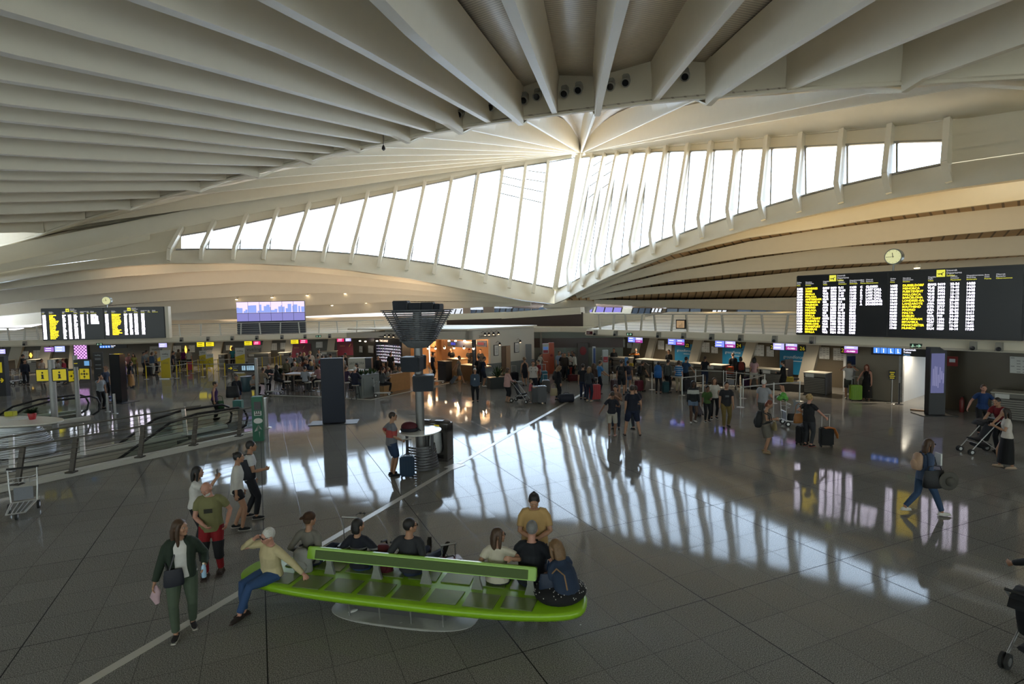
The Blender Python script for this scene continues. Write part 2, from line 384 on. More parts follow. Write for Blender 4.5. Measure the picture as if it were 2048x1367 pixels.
# blind wing ends
xs = [-120, 0, 80, 200, 300, 363]
mb = MB(); mb.strip([pl(x, interp(hdrL[::-1], x), .05) for x in xs], [pl(x, interp(topL, x), .02) for x in xs])
mb.strip([pl(x, interp(hdrL[::-1], x), .9) for x in xs[:-1]], [pl(x, interp(hdrL[::-1], x)+10+.02*(363-x), .25) for x in xs[:-1]]); o = struct(mb.build('wall_left', WHITE, smooth=30))
xs = [1893, 1960, 2048, 2250]
mb = MB()
for k, (t0, t1) in enumerate(((0, .36), (.36, .7), (.7, 1))):
 f0 = lambda x, t: lerp(interp(hdrR, x), interp(topR, x), t)
 mb.strip([pr(x, f0(x, t0), .05+.0) for x in xs], [pr(x, f0(x, t1), .13) for x in xs])
 mb.strip([pr(x, f0(x, t1), .13) for x in xs], [pr(x, f0(x, t1), .05) for x in xs])
o = struct(mb.build('wall_right', WHITE, smooth=30))
# ---------------------------------------------------------------- low outer ceilings behind the glazing (fans from the foot of the vault)
Q = V((4.9, 60.5, 0))
def azd(a): return V((math.sin(R(a)), math.cos(R(a)), 0))
eR = [(142, [(1150, 590), (1230, 556), (1340, 510), (1500, 475), (1634, 457), (1768, 435), (1901, 418), (2048, 399), (2200, 380)]),
      (131, [(1155, 596), (1230, 568), (1350, 538), (1500, 513), (1634, 498), (1768, 484), (1901, 470), (2048, 457), (2200, 444)]),
      (119, [(1165, 597), (1230, 582), (1350, 561), (1500, 544), (1660, 530), (1821, 522), (2048, 510), (2200, 502)]),
      (106, [(1180, 600), (1280, 589), (1400, 583), (1600, 572), (1800, 560), (2048, 546)]),
      (94, [(1188, 607), (1290, 613), (1400, 617), (1600, 622), (1800, 628), (2048, 636)])]
eL = [(-99, [(1060, 598), (940, 582), (820, 566), (700, 552), (600, 543), (500, 539), (370, 544), (244, 553), (120, 566), (0, 580), (-120, 596)]),
      (-93, [(1060, 603), (940, 592), (800, 577), (650, 567), (500, 564), (370, 572), (244, 583), (120, 595), (0, 609), (-120, 624)]),
      (-88, [(1060, 606), (940, 598), (800, 589), (650, 586), (500, 591), (342, 601), (195, 612), (0, 632)]),
      (-84, [(1060, 608), (960, 602), (826, 602), (640, 610), (460, 618), (300, 630), (150, 642)]),
      (-79, [(1062, 611), (960, 614), (860, 620), (760, 625), (611, 632), (480, 640)])]
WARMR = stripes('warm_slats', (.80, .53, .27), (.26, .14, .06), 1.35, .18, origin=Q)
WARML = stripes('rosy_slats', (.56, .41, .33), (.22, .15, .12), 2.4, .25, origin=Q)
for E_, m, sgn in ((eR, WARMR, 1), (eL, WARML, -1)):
 lines = []
 for a, pts in E_:
  P = [atV(x, y, Q, Q+azd(a)) for x, y in pts]
  if sgn < 0: pass
  d = azd(a)
  P = [p for p in P if (p-Q).dot(d) > .4]
  P.append(P[-1] + (P[-1]-P[-2])*3)
  lines.append(P)
  trim(rib_mesh(P, .3, .8, [min(1.42, .22+.050*(V((p.x, p.y, 0))-Q).length) for p in P]), WHITE)
 def sample(P, s):
  d = [(V((p.x, p.y, 0))-Q).length for p in P]; k = 0
  while k < len(P)-2 and d[k+1] < s: k += 1
  return lerp(P[k], P[k+1], (s-d[k])/max(1e-6, d[k+1]-d[k]))
 S = [1, 5, 10, 15, 20, 26, 32, 40, 50, 62, 80]
 mb = MB(); rws = [[sample(P, s)+V((0, 0, min(1.42, .22+.050*s)*.96)) for s in S] for P in lines]
 rws.append([p + azd(40 if sgn > 0 else -10)*8 + V((0, 0, -1.0)) for p in rws[-1]])
 rws.append([p + azd(40 if sgn > 0 else -10)*30 + V((0, 0, -.5)) for p in rws[-1]])
 for a, b in zip(rws, rws[1:]): mb.strip(a, b)
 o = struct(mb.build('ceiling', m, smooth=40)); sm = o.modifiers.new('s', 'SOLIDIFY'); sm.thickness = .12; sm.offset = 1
# foot of the vault: the blunt white knee and its pier
mb = MB(); c = atV(1108, 607, Q, Q+V((1, 0, 0)))
mb.lathe([(.6, 1.2), (1.5, .6), (1.6, -.2), (1.2, -.6), (1.3, -4.2), (1.5, -4.4)], V((Q.x+1.4, Q.y+1.2, 4.6)), 24, 1.8, 1.0); o = struct(mb.build('trim_303', WHITE, smooth=50))
# ---------------------------------------------------------------- floor: polished granite, each slab set a hair out of level
def floor_mat():
 m = bpy.data.materials.new('polished_granite'); m.use_nodes = True; nt = m.node_tree; b = nt.nodes['Principled BSDF']; L = nt.links.new
 geo = N(nt, 'ShaderNodeNewGeometry'); mp = N(nt, 'ShaderNodeMapping', vector_type='TEXTURE'); T = .785
 ca = R(24.0); mp.inputs['Rotation'].default_value = (0, 0, ca)
 L(geo.outputs['Position'], mp.inputs[0])
 ad = N(nt, 'ShaderNodeVectorMath', operation='ADD'); ad.inputs[1].default_value = (100*T-3.06+T*4, 100*T-7.5+T*9, 0); L(mp.outputs[0], ad.inputs[0])
 ml = N(nt, 'ShaderNodeVectorMath', operation='SCALE'); ml.inputs['Scale'].default_value = 1/T; L(ad.outputs[0], ml.inputs[0])
 fl_ = N(nt, 'ShaderNodeVectorMath', operation='FLOOR'); L(ml.outputs[0], fl_.inputs[0])
 fr = N(nt, 'ShaderNodeVectorMath', operation='FRACTION'); L(ml.outputs[0], fr.inputs[0])
 wn = N(nt, 'ShaderNodeTexWhiteNoise', noise_dimensions='3D'); L(fl_.outputs[0], wn.inputs['Vector'])
 # speckle
 n1 = N(nt, 'ShaderNodeTexNoise'); n1.inputs['Scale'].default_value = 75; n1.inputs['Detail'].default_value = 5; L(geo.outputs['Position'], n1.inputs['Vector'])
 n2 = N(nt, 'ShaderNodeTexNoise'); n2.inputs['Scale'].default_value = .35; L(geo.outputs['Position'], n2.inputs['Vector'])
 r1 = N(nt, 'ShaderNodeValToRGB'); r1.color_ramp.elements[0].position = .38; r1.color_ramp.elements[0].color = (.085, .082, .074, 1); r1.color_ramp.elements[1].position = .66; r1.color_ramp.elements[1].color = (.36, .352, .33, 1); L(n1.outputs['Fac'], r1.inputs[0])
 # per-slab tone
 mr = N(nt, 'ShaderNodeMapRange'); mr.inputs['To Min'].default_value = .95; mr.inputs['To Max'].default_value = 1.05; L(wn.outputs['Value'], mr.inputs['Value'])
 mr2 = N(nt, 'ShaderNodeMapRange'); mr2.inputs['To Min'].default_value = .85; mr2.inputs['To Max'].default_value = 1.15; L(n2.outputs['Fac'], mr2.inputs['Value'])
 mm = N(nt, 'ShaderNodeMath', operation='MULTIPLY'); L(mr.outputs[0], mm.inputs[0]); L(mr2.outputs[0], mm.inputs[1])
 sc = N(nt, 'ShaderNodeVectorMath', operation='SCALE'); L(r1.outputs[0], sc.inputs[0]); L(mm.outputs[0], sc.inputs['Scale'])
 # joints
 sx = N(nt, 'ShaderNodeSeparateXYZ'); L(fr.outputs[0], sx.inputs[0])
 lx = N(nt, 'ShaderNodeMath', operation='LESS_THAN'); lx.inputs[1].default_value = .014; L(sx.outputs[0], lx.inputs[0])
 ly = N(nt, 'ShaderNodeMath', operation='LESS_THAN'); ly.inputs[1].default_value = .014; L(sx.outputs[1], ly.inputs[0])
 mxx = N(nt, 'ShaderNodeMath', operation='MAXIMUM'); L(lx.outputs[0], mxx.inputs[0]); L(ly.outputs[0], mxx.inputs[1])
 # bold expansion joints every fourth slab
 q4 = N(nt, 'ShaderNodeVectorMath', operation='SCALE'); q4.inputs['Scale'].default_value = .25; L(ml.outputs[0], q4.inputs[0])
 f4 = N(nt, 'ShaderNodeVectorMath', operation='FRACTION'); L(q4.outputs[0], f4.inputs[0]); s4 = N(nt, 'ShaderNodeSeparateXYZ'); L(f4.outputs[0], s4.inputs[0])
 b4 = N(nt, 'ShaderNodeMath', operation='LESS_THAN'); b4.inputs[1].default_value = .0055; L(s4.outputs[0], b4.inputs[0])
 b5 = N(nt, 'ShaderNodeMath', operation='LESS_THAN'); b5.inputs[1].default_value = .0045; L(s4.outputs[1], b5.inputs[0])
 bo = N(nt, 'ShaderNodeMath', operation='MAXIMUM'); L(b4.outputs[0], bo.inputs[0]); L(b5.outputs[0], bo.inputs[1])
 jf = N(nt, 'ShaderNodeMath', operation='MULTIPLY'); jf.inputs[1].default_value = .45; L(mxx.outputs[0], jf.inputs[0])
 ja = N(nt, 'ShaderNodeMath', operation='MAXIMUM'); L(jf.outputs[0], ja.inputs[0]); L(bo.outputs[0], ja.inputs[1])
 mix = N(nt, 'ShaderNodeMix', data_type='RGBA'); mix.inputs[7].default_value = (.012, .012, .012, 1); L(ja.outputs[0], mix.inputs[0]); L(sc.outputs[0], mix.inputs[6]); L(mix.outputs[2], b.inputs['Base Color'])
 # level error of each slab plus a faint waviness
 su = N(nt, 'ShaderNodeVectorMath', operation='SUBTRACT'); su.inputs[1].default_value = (.5, .5, .5); L(wn.outputs['Color'], su.inputs[0])
 s3 = N(nt, 'ShaderNodeVectorMath', operation='MULTIPLY'); s3.inputs[1].default_value = (.0045, .0045, 0); L(su.outputs[0], s3.inputs[0])
 an = N(nt, 'ShaderNodeVectorMath', operation='ADD'); an.inputs[1].default_value = (0, 0, 1); L(s3.outputs[0], an.inputs[0])
 no = N(nt, 'ShaderNodeVectorMath', operation='NORMALIZE'); L(an.outputs[0], no.inputs[0])
 bn = N(nt, 'ShaderNodeBump'); bn.inputs['Strength'].default_value = .025; bn.inputs['Distance'].default_value = .004
 n3 = N(nt, 'ShaderNodeTexNoise'); n3.inputs['Scale'].default_value = 60; L(geo.outputs['Position'], n3.inputs['Vector']); L(n3.outputs['Fac'], bn.inputs['Height']); L(no.outputs[0], bn.inputs['Normal'])
 L(bn.outputs[0], b.inputs['Normal'])
 ro = N(nt, 'ShaderNodeMapRange'); ro.inputs['To Min'].default_value = .05; ro.inputs['To Max'].default_value = .5; L(ja.outputs[0], ro.inputs['Value']); L(ro.outputs[0], b.inputs['Roughness'])
 b.inputs['Specular IOR Level'].default_value = .065
 return m
GRANITE = floor_mat()
SKY = 7.5; EXPO = 0.38
# ---------------------------------------------------------------- the two check-in fronts (vertical planes) and their pixel helpers
R0 = V((4.56, 38.09, 0)); RD = V((.625, -.781, 0)).normalized(); RN = V((.781, .625, 0)).normalized()
L0 = V((-26.8, 43.8, 0)); LD = V((.988, .151, 0)).normalized(); LN = V((-.151, .988, 0)).normalized()
def kr(x, y, w=0): a = R0+RN*w; return atV(x, y, a, a+RD)
def kl(x, y, w=0): a = L0+LN*w; return atV(x, y, a, a+LD)
def rp(s, w, z): return R0+RD*s+RN*w+V((0, 0, z))
def lp(s, w, z): return L0+LD*s+LN*w+V((0, 0, z))
def rs(x, w=0): return (kr(x, 680, w)-R0-RN*w).dot(RD)
def ls(x, w=0): return (kl(x, 690, w)-L0-LN*w).dot(LD)
def quad_on(f, w, x0, y0, x1, y1, th, nrm):
 """a flat panel whose pixel box lies on a front plane, given real thickness"""
 mb = MB(); P = [f(x0, y1, w), f(x1, y1, w), f(x1, y0, w), f(x0, y0, w)]
 P[3].z = P[2].z = (P[2].z+P[3].z)/2; P[0].z = P[1].z = (P[0].z+P[1].z)/2
 mb.prism(P, nrm*th); return mb, P
# ---------------------------------------------------------------- floor with two escalator wells
w1 = [fl(-60, 990), fl(485, 869), fl(455, 858), fl(-60, 961)]
w2 = [fl(-40, 868), fl(172, 836), fl(158, 826), fl(-40, 850)]
bm = bmesh.new()
def loop(ps):
 vs = [bm.verts.new((p[0], p[1], 0)) for p in ps]; return [bm.edges.new((vs[i], vs[(i+1) % len(vs)])) for i in range(len(vs))]
ed = loop([(-62, -18), (62, -18), (62, 78), (-62, 78)]) + loop(w1) + loop(w2)
bmesh.ops.triangle_fill(bm, use_beauty=True, use_dissolve=False, edges=ed)
def inside(p, q):
 c = False; j = len(q)-1
 for i in range(len(q)):
  if (q[i].y > p.y) != (q[j].y > p.y) and p.x < (q[j].x-q[i].x)*(p.y-q[i].y)/(q[j].y-q[i].y)+q[i].x: c = not c
  j = i
 return c
kill = [f for f in bm.faces if inside(f.calc_center_median(), w1) or inside(f.calc_center_median(), w2)]
bmesh.ops.delete(bm, geom=kill, context='FACES')
for f in bm.faces:
 f.normal_update()
 if f.normal.z < 0: f.normal_flip()
me = bpy.data.meshes.new('floor'); bm.to_mesh(me); bm.free(); me.materials.append(GRANITE)
o = struct(bpy.data.objects.new('floor', me)); COL.objects.link(o)
BEIGE = mat('beige_plaster', (.52, .49, .42), .7, var=.04, scale=1)
DARKPIT = mat('pit_concrete', (.10, .10, .09), .8)
for q, nme in ((w1, 'wall_well_front'), (w2, 'wall_well_back')):
 mb = MB(); k = len(q)
 c = sum(q, V())/k; g = [p + (p-c).normalized()*.06 for p in q]
 mb.add([p for p in g]+[p-V((0, 0, 3.6)) for p in g], [(i, (i+1) % k, k+(i+1) % k, k+i) for i in range(k)] + [tuple(range(k, 2*k))])
 struct(mb.build(nme, BEIGE, fix=False))
# white kerbs round the wells
KERB = mat('pale_kerb', (.60, .585, .53), .5, var=.04, scale=3)
def kerb(a, b, wd=.34, h=.16):
 mb = MB(); mb.bar(V(a)+V((0, 0, h/2)), V(b)+V((0, 0, h/2)), wd, h); trim(mb, KERB, bevel=.03)
kerb(fl(-80, 1000), fl(512, 869)); kerb(fl(-60, 955), fl(452, 855)); kerb(fl(-50, 872), fl(180, 839)); kerb(fl(-40, 848), fl(160, 823), .2, .1)
# the long pale strip let into the floor
STRIP = mat('pale_stone_strip', (.50, .48, .43), .28, var=.06, scale=2)
sd = (fl(1128, 808)-fl(170, 1367)).normalized(); sn = V((sd.y, -sd.x, 0)); a0 = fl(170, 1367)-sd*3+sn*.02; b0 = fl(1150, 795)
mb = MB(); mb.bar(a0+V((0, 0, .003)), fl(915, 929)+V((0, 0, .003)), .15, .006); mb.bar(fl(918, 927)+V((0, 0, .003)), fl(1215, 758)+V((0, 0, .003)), .15, .006);
mb.add([fl(887, 934, .007), fl(907, 938, .007), fl(932, 929, .007), fl(909, 926, .007)], [(0, 1, 2, 3)]); trim(mb, STRIP)
# ---------------------------------------------------------------- shell round the hall
WALLC = mat('hall_wall', (.50, .46, .38), .7, var=.03, scale=.5)
WALLR = mat('rosy_wall', (.55, .44, .36), .7, var=.03, scale=.5)
LSW = mat('landside_wall', (.45, .43, .38), .7)
mb = MB(); mb.bar((-62, -18, .6), (62, -18, .6), .4, 1.2); mb.bar((-62, -18, 12.2), (62, -18, 12.2), .4, 5.6)
for i in range(13): mb.bar((-60+10*i, -18, 0), (-60+10*i, -18, 14), .6, .6)
struct(mb.build('wall_landside', LSW))
SOLAR = glassmat('solar_glass', (.62, .60, .54), .05)
for i in range(12):
 mb = MB(); mb.box((-55+10*i, -18, 5.3), (9.4, .04, 8.2)); struct(mb.build('window_%d' % (41+i), SOLAR))
mb = MB(); mb.bar((62, -18, 7), (62, 40, 7), .4, 14); struct(mb.build('wall_right_far', WALLC))
mb = MB(); mb.bar((-62, -18, 7), (-62, 33, 7), .4, 14); struct(mb.build('wall_left_far', WALLC))
# back of the outer bays, seen between the low ceilings and the gallery
g0, g1, g2, g3 = atY(-150, 640, 62), atY(88, 640, 72), V((-10, 90, 0)), V((3, 82, 0)); zl = atY(40, 621, 65).z
mb = MB(); mb.bar((-62, 33, 7), (g0.x-.5, g0.y, 7), .4, 14); struct(mb.build('wall_left_side', WALLC))
mb = MB()
for a, b, za, zb in ((g0, g1, zl, 11), (g1, g2, 2.5, 8.0), (g2, g3, 2.5, 6.3)):
 mb.prism([V((a.x, a.y, za)), V((b.x, b.y, za)), V((b.x, b.y, zb)), V((a.x, a.y, zb))], (0, .3, 0))
struct(mb.build('wall_gallery_left', WALLR))
mb = MB(); P = [V((3, 76, 0)), V((30, 72, 0)), V((52, 62, 0)), V((62, 40, 0))]
mb.strip([p+V((0, 0, 2.5)) for p in P], [p+V((0, 0, z)) for p, z in zip(P, (6.2, 9, 10, 10))]); struct(mb.build('wall_gallery_right', mat('gallery_wall', (.34, .30, .22), .7, var=.03, scale=.5)))
# outer skin that keeps daylight to the glazing and the far left opening
SKIN = mat('roof_skin', (.4, .4, .38), .8)
mb = MB(); mb.strip([V((-63, -20, 14)), V((-63, 20, 16.5)), V((-63, 44, 17)), V((-40, 60, 17.5))], [V((0, -20, 17)), V((0, 20, 19)), V((0, 30, 20)), V((2, 50, 23))]);
mb.strip([V((0, -20, 17)), V((0, 20, 19)), V((0, 30, 20)), V((2, 50, 23))], [V((63, -20, 14)), V((63, 20, 16.5)), V((50, 28, 17.5)), V((30, 40, 19))])
o = struct(mb.build('ceiling', SKIN)); sm = o.modifiers.new('s', 'SOLIDIFY'); sm.thickness = .3
# ---------------------------------------------------------------- gallery decks and their white edge beams
def deck(f, p, s0, s1, zt, zb, depth, nm, slope):
 mb = MB(); S = [s0+(s1-s0)*i/12 for i in range(13)]
 prof = [(0, zb), (-.10, zb+.10), (0.05, zt-.06), (.12, zt), (.9, zt+.02), (depth, zt+slope)]
 rows = [[p(s, w, z) for w, z in prof] + [p(s, depth, zb), p(s, 1.0, zb-.02)] for s in S]
 for a, b in zip(rows, rows[1:]): mb.strip(a+[a[0]], b+[b[0]])
 return struct(mb.build(nm, WHITE2, smooth=35))
sRa, sRb = rs(1172), rs(2048)+7
deck(kr, rp, sRa, sRb, 3.02, 2.6, 9, 'trim_310', .95)
sLa, sLb = ls(-90), ls(1000)
deck(kl, lp, sLa, sLb, 2.72, 2.25, 11, 'trim_311', 1.1)
# centre deck behind the shop
mb = MB(); a, b = atY(900, 668, 46), atY(1215, 668, 44)
CB = [atY(905, 661, 47.5), atY(1005, 648, 46), atY(1166, 656, 41.5)]
mb.prism([V((-10, 45, 2.7)), V((-1.2, 42.2, 2.7)), V((3.5, 41.2, 2.7)), V((5.6, 39.6, 2.7)), V((10, 52, 2.7)), V((-4, 56, 2.7))], (0, 0, .35)); struct(mb.build('trim_312', WHITE2))
# back walls under the decks
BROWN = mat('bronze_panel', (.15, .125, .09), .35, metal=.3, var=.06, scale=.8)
OLIVE = mat('olive_panel', (.20, .19, .155), .5, var=.05, scale=.8)
WB = 5.0
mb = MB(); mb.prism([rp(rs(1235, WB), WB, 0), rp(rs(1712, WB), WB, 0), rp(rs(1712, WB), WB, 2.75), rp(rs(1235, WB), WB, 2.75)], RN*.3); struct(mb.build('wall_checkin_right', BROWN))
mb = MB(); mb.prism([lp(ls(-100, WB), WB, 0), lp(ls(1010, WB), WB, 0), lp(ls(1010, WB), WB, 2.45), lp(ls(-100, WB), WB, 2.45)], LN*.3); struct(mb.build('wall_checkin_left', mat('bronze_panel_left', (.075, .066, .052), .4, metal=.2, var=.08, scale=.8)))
# right: plain wall by the toilets, bright passage, bronze end wall
TW = 2.2
mb = MB(); mb.prism([rp(rs(1712, TW), TW, 0), rp(rs(1807, TW), TW, 0), rp(rs(1807, TW), TW, 2.6), rp(rs(1712, TW), TW, 2.6)], RN*.2)
struct(mb.build('wall_toilets', mat('taupe_panel', (.25, .22, .175), .22, var=.08, scale=1.2)))
mb = MB(); mb.prism([rp(rs(1860, 1.2), 1.6, 0), rp(rs(2048)+8, 1.6, 0), rp(rs(2048)+8, 1.6, 2.6), rp(rs(1860, 1.2), 1.6, 2.6)], RN*.2); struct(mb.build('wall_end_right', mat('bronze_end', (.075, .062, .045), .25, metal=.35, var=.10, scale=.7)))
PASS = mat('frosted_wall', (.60, .64, .68), .35, var=.06, scale=1.5)
s7, s8 = rs(1807, TW), rs(1860, 1.2)
mb = MB(); mb.prism([rp(s7+.2, 8.5, 0), rp(s8+6.5, 8.5, 0), rp(s8+6.5, 8.5, 2.6), rp(s7+.2, 8.5, 2.6)], RN*.1)
for t in (.33, .66): mb.bar(rp(lerp(s7, s8+6, t), 8.45, 0), rp(lerp(s7, s8+6, t), 8.45, 2.6), .03)
mb.bar(rp(s7, 8.44, 1.3), rp(s8+6, 8.44, 1.3), .03); struct(mb.build('wall_passage', PASS))
mb = MB(); mb.prism([rp(s7, TW, 0), rp(s7, 8.5, 0), rp(s7, 8.5, 2.6), rp(s7, TW, 2.6)], RD*-.15); struct(mb.build('wall_passage_side', PASS))
# slanting pale fins between the desks
FIN = mat('pale_fin', (.46, .43, .36), .5, var=.04)
for (x0, y0, x1, y1, wd) in ((1242, 672, 1234, 712, .5), (1277, 676, 1266, 722, .5), (1308, 676, 1296, 722, .5), (1398, 680, 1386, 730, .6), (1505, 684, 1488, 740, .6), (1628, 688, 1612, 755, .7)):
 a, b = kr(x0, y0, WB-.1), kr(x1, y1, WB-.1); t = (b-a)/(b.z-a.z); a = a+t*(2.75-a.z); b = b+t*(0-b.z)
 mb = MB(); mb.bar(a, b, wd, .3, up=RN); trim(mb, FIN)
for (x0, y0, x1, y1, wd) in ((36, 694, 26, 730, .8), (96, 690, 88, 725, .8), (150, 690, 146, 745, .6), (338, 684, 330, 730, .7), (438, 682, 432, 715, .7), (536, 680, 530, 716, .7), (580, 678, 576, 716, .6), (664, 676, 660, 712, .6)):
 a, b = kl(x0, y0, WB-.1), kl(x1, y1, WB-.1); t = (b-a)/(b.z-a.z); a = a+t*(2.75-a.z); b = b+t*(0-b.z)
 mb = MB(); mb.bar(a, b, wd, .3, up=LN); trim(mb, FIN)
# centre back wall with brown and green-grey bands
mb = MB(); ca, cb = atY(1040, 700, 42.0), atY(1246, 700, 40.5); ca.z = cb.z = 0
mb.prism([ca, cb, cb+V((0, 0, 2.7)), ca+V((0, 0, 2.7))], (0, .3, 0)); struct(mb.build('wall_centre', mat('greygreen_panel', (.20, .225, .20), .5)))
UMBER = mat('dark_umber', (.060, .036, .030), .4, var=.15, scale=1)
mb = MB(); mb.prism([ca+V((0, -.03, 1.55)), cb+V((0, -.03, 1.55)), cb+V((0, -.03, 2.25)), ca+V((0, -.03, 2.25))], (0, -.02, 0)); trim(mb, UMBER)
cd = (cb-ca)
mb = MB(); mb.bar(ca+cd*.21+V((0, -.2, 0)), ca+cd*.21+V((0, -.2, 2.7)), .16, .16); trim(mb, OLIVE)
# umber screen wall behind the shop roof and its pale rim, and the right-hand parapet
for P, nm in (([(893, 640), (893, 662), (1008, 655), (1008, 633)], 0), ([(1008, 637), (1008, 658), (1166, 657), (1166, 624)], 1)):
 q = [atY(x, y, 48 - (x-893)/270*6) for x, y in P]; q[1].z -= .6; q[2].z -= .6
 mb = MB(); mb.prism(q, (0, .25, 0)); struct(mb.build('wall_screen', UMBER))
 t0, t1 = q[0], q[3]; mb = MB(); mb.bar(t0+V((0, .3, .25)), t1+V((0, .3, .12)), .8, .5); trim(mb, WHITE2)
q = [atY(1166, 626, 42), atY(1166, 657, 42), atY(1290, 660, 40), atY(1290, 627, 40)]
mb = MB(); mb.prism(q, (0, .3, 0)); struct(mb.build('wall_parapet', WHITE2))
# far control-room windows under the low ceiling
BLUEGL = mat('blue_window', (.03, .045, .07), .12, emit=.8, var=.2, scale=4)
LIGHTW = emis('lit_window', (.70, .74, .80), .9)
wn = 60
for x0, x1, y0, y1, m in ((897, 931, 618, 629, LIGHTW), (938, 972, 619, 631, BLUEGL), (985, 1020, 616, 630, BLUEGL), (1022, 1058, 615, 629, BLUEGL), (1061, 1098, 614, 628, BLUEGL), (1148, 1184, 612, 624, emis('violet_window', (.22, .20, .55), 1.1)), (1190, 1242, 609, 624, emis('violet_window', (.22, .20, .55), 1.1)), (1262, 1300, 615, 628, BLUEGL), (1300, 1322, 614, 624, LIGHTW), (1330, 1400, 612, 634, BLUEGL), (1420, 1450, 620, 632, LIGHTW), (1470, 1560, 616, 640, BLUEGL)):
 Y = 66; P = [atY(x0, y1, Y), atY(x1, y1, Y), atY(x1+4, y0, Y), atY(x0+4, y0, Y)]; wn += 1
 mb = MB(); mb.prism(P, (0, .1, 0)); w_ = struct(mb.build('window_%d' % wn, m))
 mb = MB(); n = 3
 for i in range(n+1): mb.bar(lerp(P[0], P[1], i/n)-V((0, .05, 0)), lerp(P[3], P[2], i/n)-V((0, .05, 0)), .12)
 mb.build('window_frame', DSTEEL, w_)
# piers between them
for x, wd in ((880, 1.0), (934, .8), (978, 1.2)):
 p = atY(x, 640, 63); mb = MB(); mb.box((p.x, p.y, 3.2), (wd, .6, 5.5)); trim(mb, WALLR)
# ---------------------------------------------------------------- railings of the galleries
RAILM = mat('rail_white', (.62, .60, .54), .4, metal=.2)
def railing(nm, label, a, b, n, h, lean, group=None, wires=5, pm=None, down=None):
 r = thing(nm, label, 'railing', a, 0, group); L = b-a; d = L.normalized(); side = V((-d.y, d.x, 0))
 mb = MB(); mb.tube([V((0, 0, h)), L+V((0, 0, h))], .035, 8); mb.build('handrail', pm or RAILM, r, smooth=40)
 mb = MB()
 for k in range(wires): mb.tube([V((0, 0, h*(k+.6)/(wires+.5))), L+V((0, 0, h*(k+.6)/(wires+.5)))], .009, 5)
 mb.build('wire', pm or RAILM, r)
 for i in range(n):
  t = (i+.5)/n; p = L*t; mb = MB(); mb.bar(p, p+V((0, 0, h))+d*(lean*(1 if i % 2 else -1)), .07, .12, up=side); mb.build('post', pm or RAILM, r)
 return r
railing('railing', 'white railing with leaning posts on the right gallery, left of the big board', rp(rs(1182), .3, 3.02), rp(rs(1588), .3, 3.02), 12, .98, .12)
railing('railing', 'white railing along the left gallery between the smaller departures board and cafe roof', lp(ls(338), .3, 2.7), lp(ls(770, .3), .3, 2.7), 11, .95, .06)
railing('railing', 'short railing at the far left end of the gallery, left of the smaller departures board', lp(ls(-60), .3, 2.7), lp(ls(88), .3, 2.7), 5, .95, .1)
# railings of the escalator well
DR = mat('bronze_post', (.055, .045, .035), .4, metal=.4)
def well_rail(label, pts, posts, h, pm, flip):
 r = thing('railing', label, 'railing', pts[0]); B = pts[0]; P = [p-B for p in pts]
 mb = MB(); mb.tube([p+V((0, 0, h)) for p in P], .028, 8); mb.build('handrail', mat('grey_rail', (.20, .19, .17), .35, metal=.6), r, smooth=40)
 mb = MB()
 for k in range(6): mb.tube([p+V((0, 0, h*(k+.8)/6.8)) for p in P], .008, 5)
 mb.build('wire', mat('grey_rail', (.2, .19, .17)), r)
 for b_, t_ in posts:
  mb = MB(); b0, t0 = b_-B, t_-B
  mb.bar(b0, t0, .06, .13, up=(1, 0, 0)); mb.box(b0+V((0, 0, .02)), (.22, .22, .04)); mb.build('post', pm, r)
 return r
Zk = .16
front = [fl(-60, 990, Zk), fl(505, 869, Zk)]
fp = []
for x in (35, 143, 280, 387, 478):
 y = 985-(x+20)*.2235+ (2 if x > 400 else 0); b_ = fl(x, y-4, Zk); fp.append((b_, b_+V((.0, .25, .97))))
well_rail('dark bronze railing along the near kerb of the escalator well', [front[0]+V((0, .25, 0)), front[1]+V((0, .25, 0))], fp, .97, DR, 1)
bk = []
for x in (24, 166, 277, 372):
 y = 946-x*.2045; b_ = fl(x, y, Zk); bk.append((b_, b_+V((-.25, .35, .97))))
well_rail('pale grey railing along the far kerb of the well, before the information desk', [fl(-60, 958, Zk)+V((0, .3, 0)), fl(395, 865, Zk)+V((0, .3, 0))], bk, .97, mat('pale_post', (.42, .42, .42), .35, metal=.5), 0)
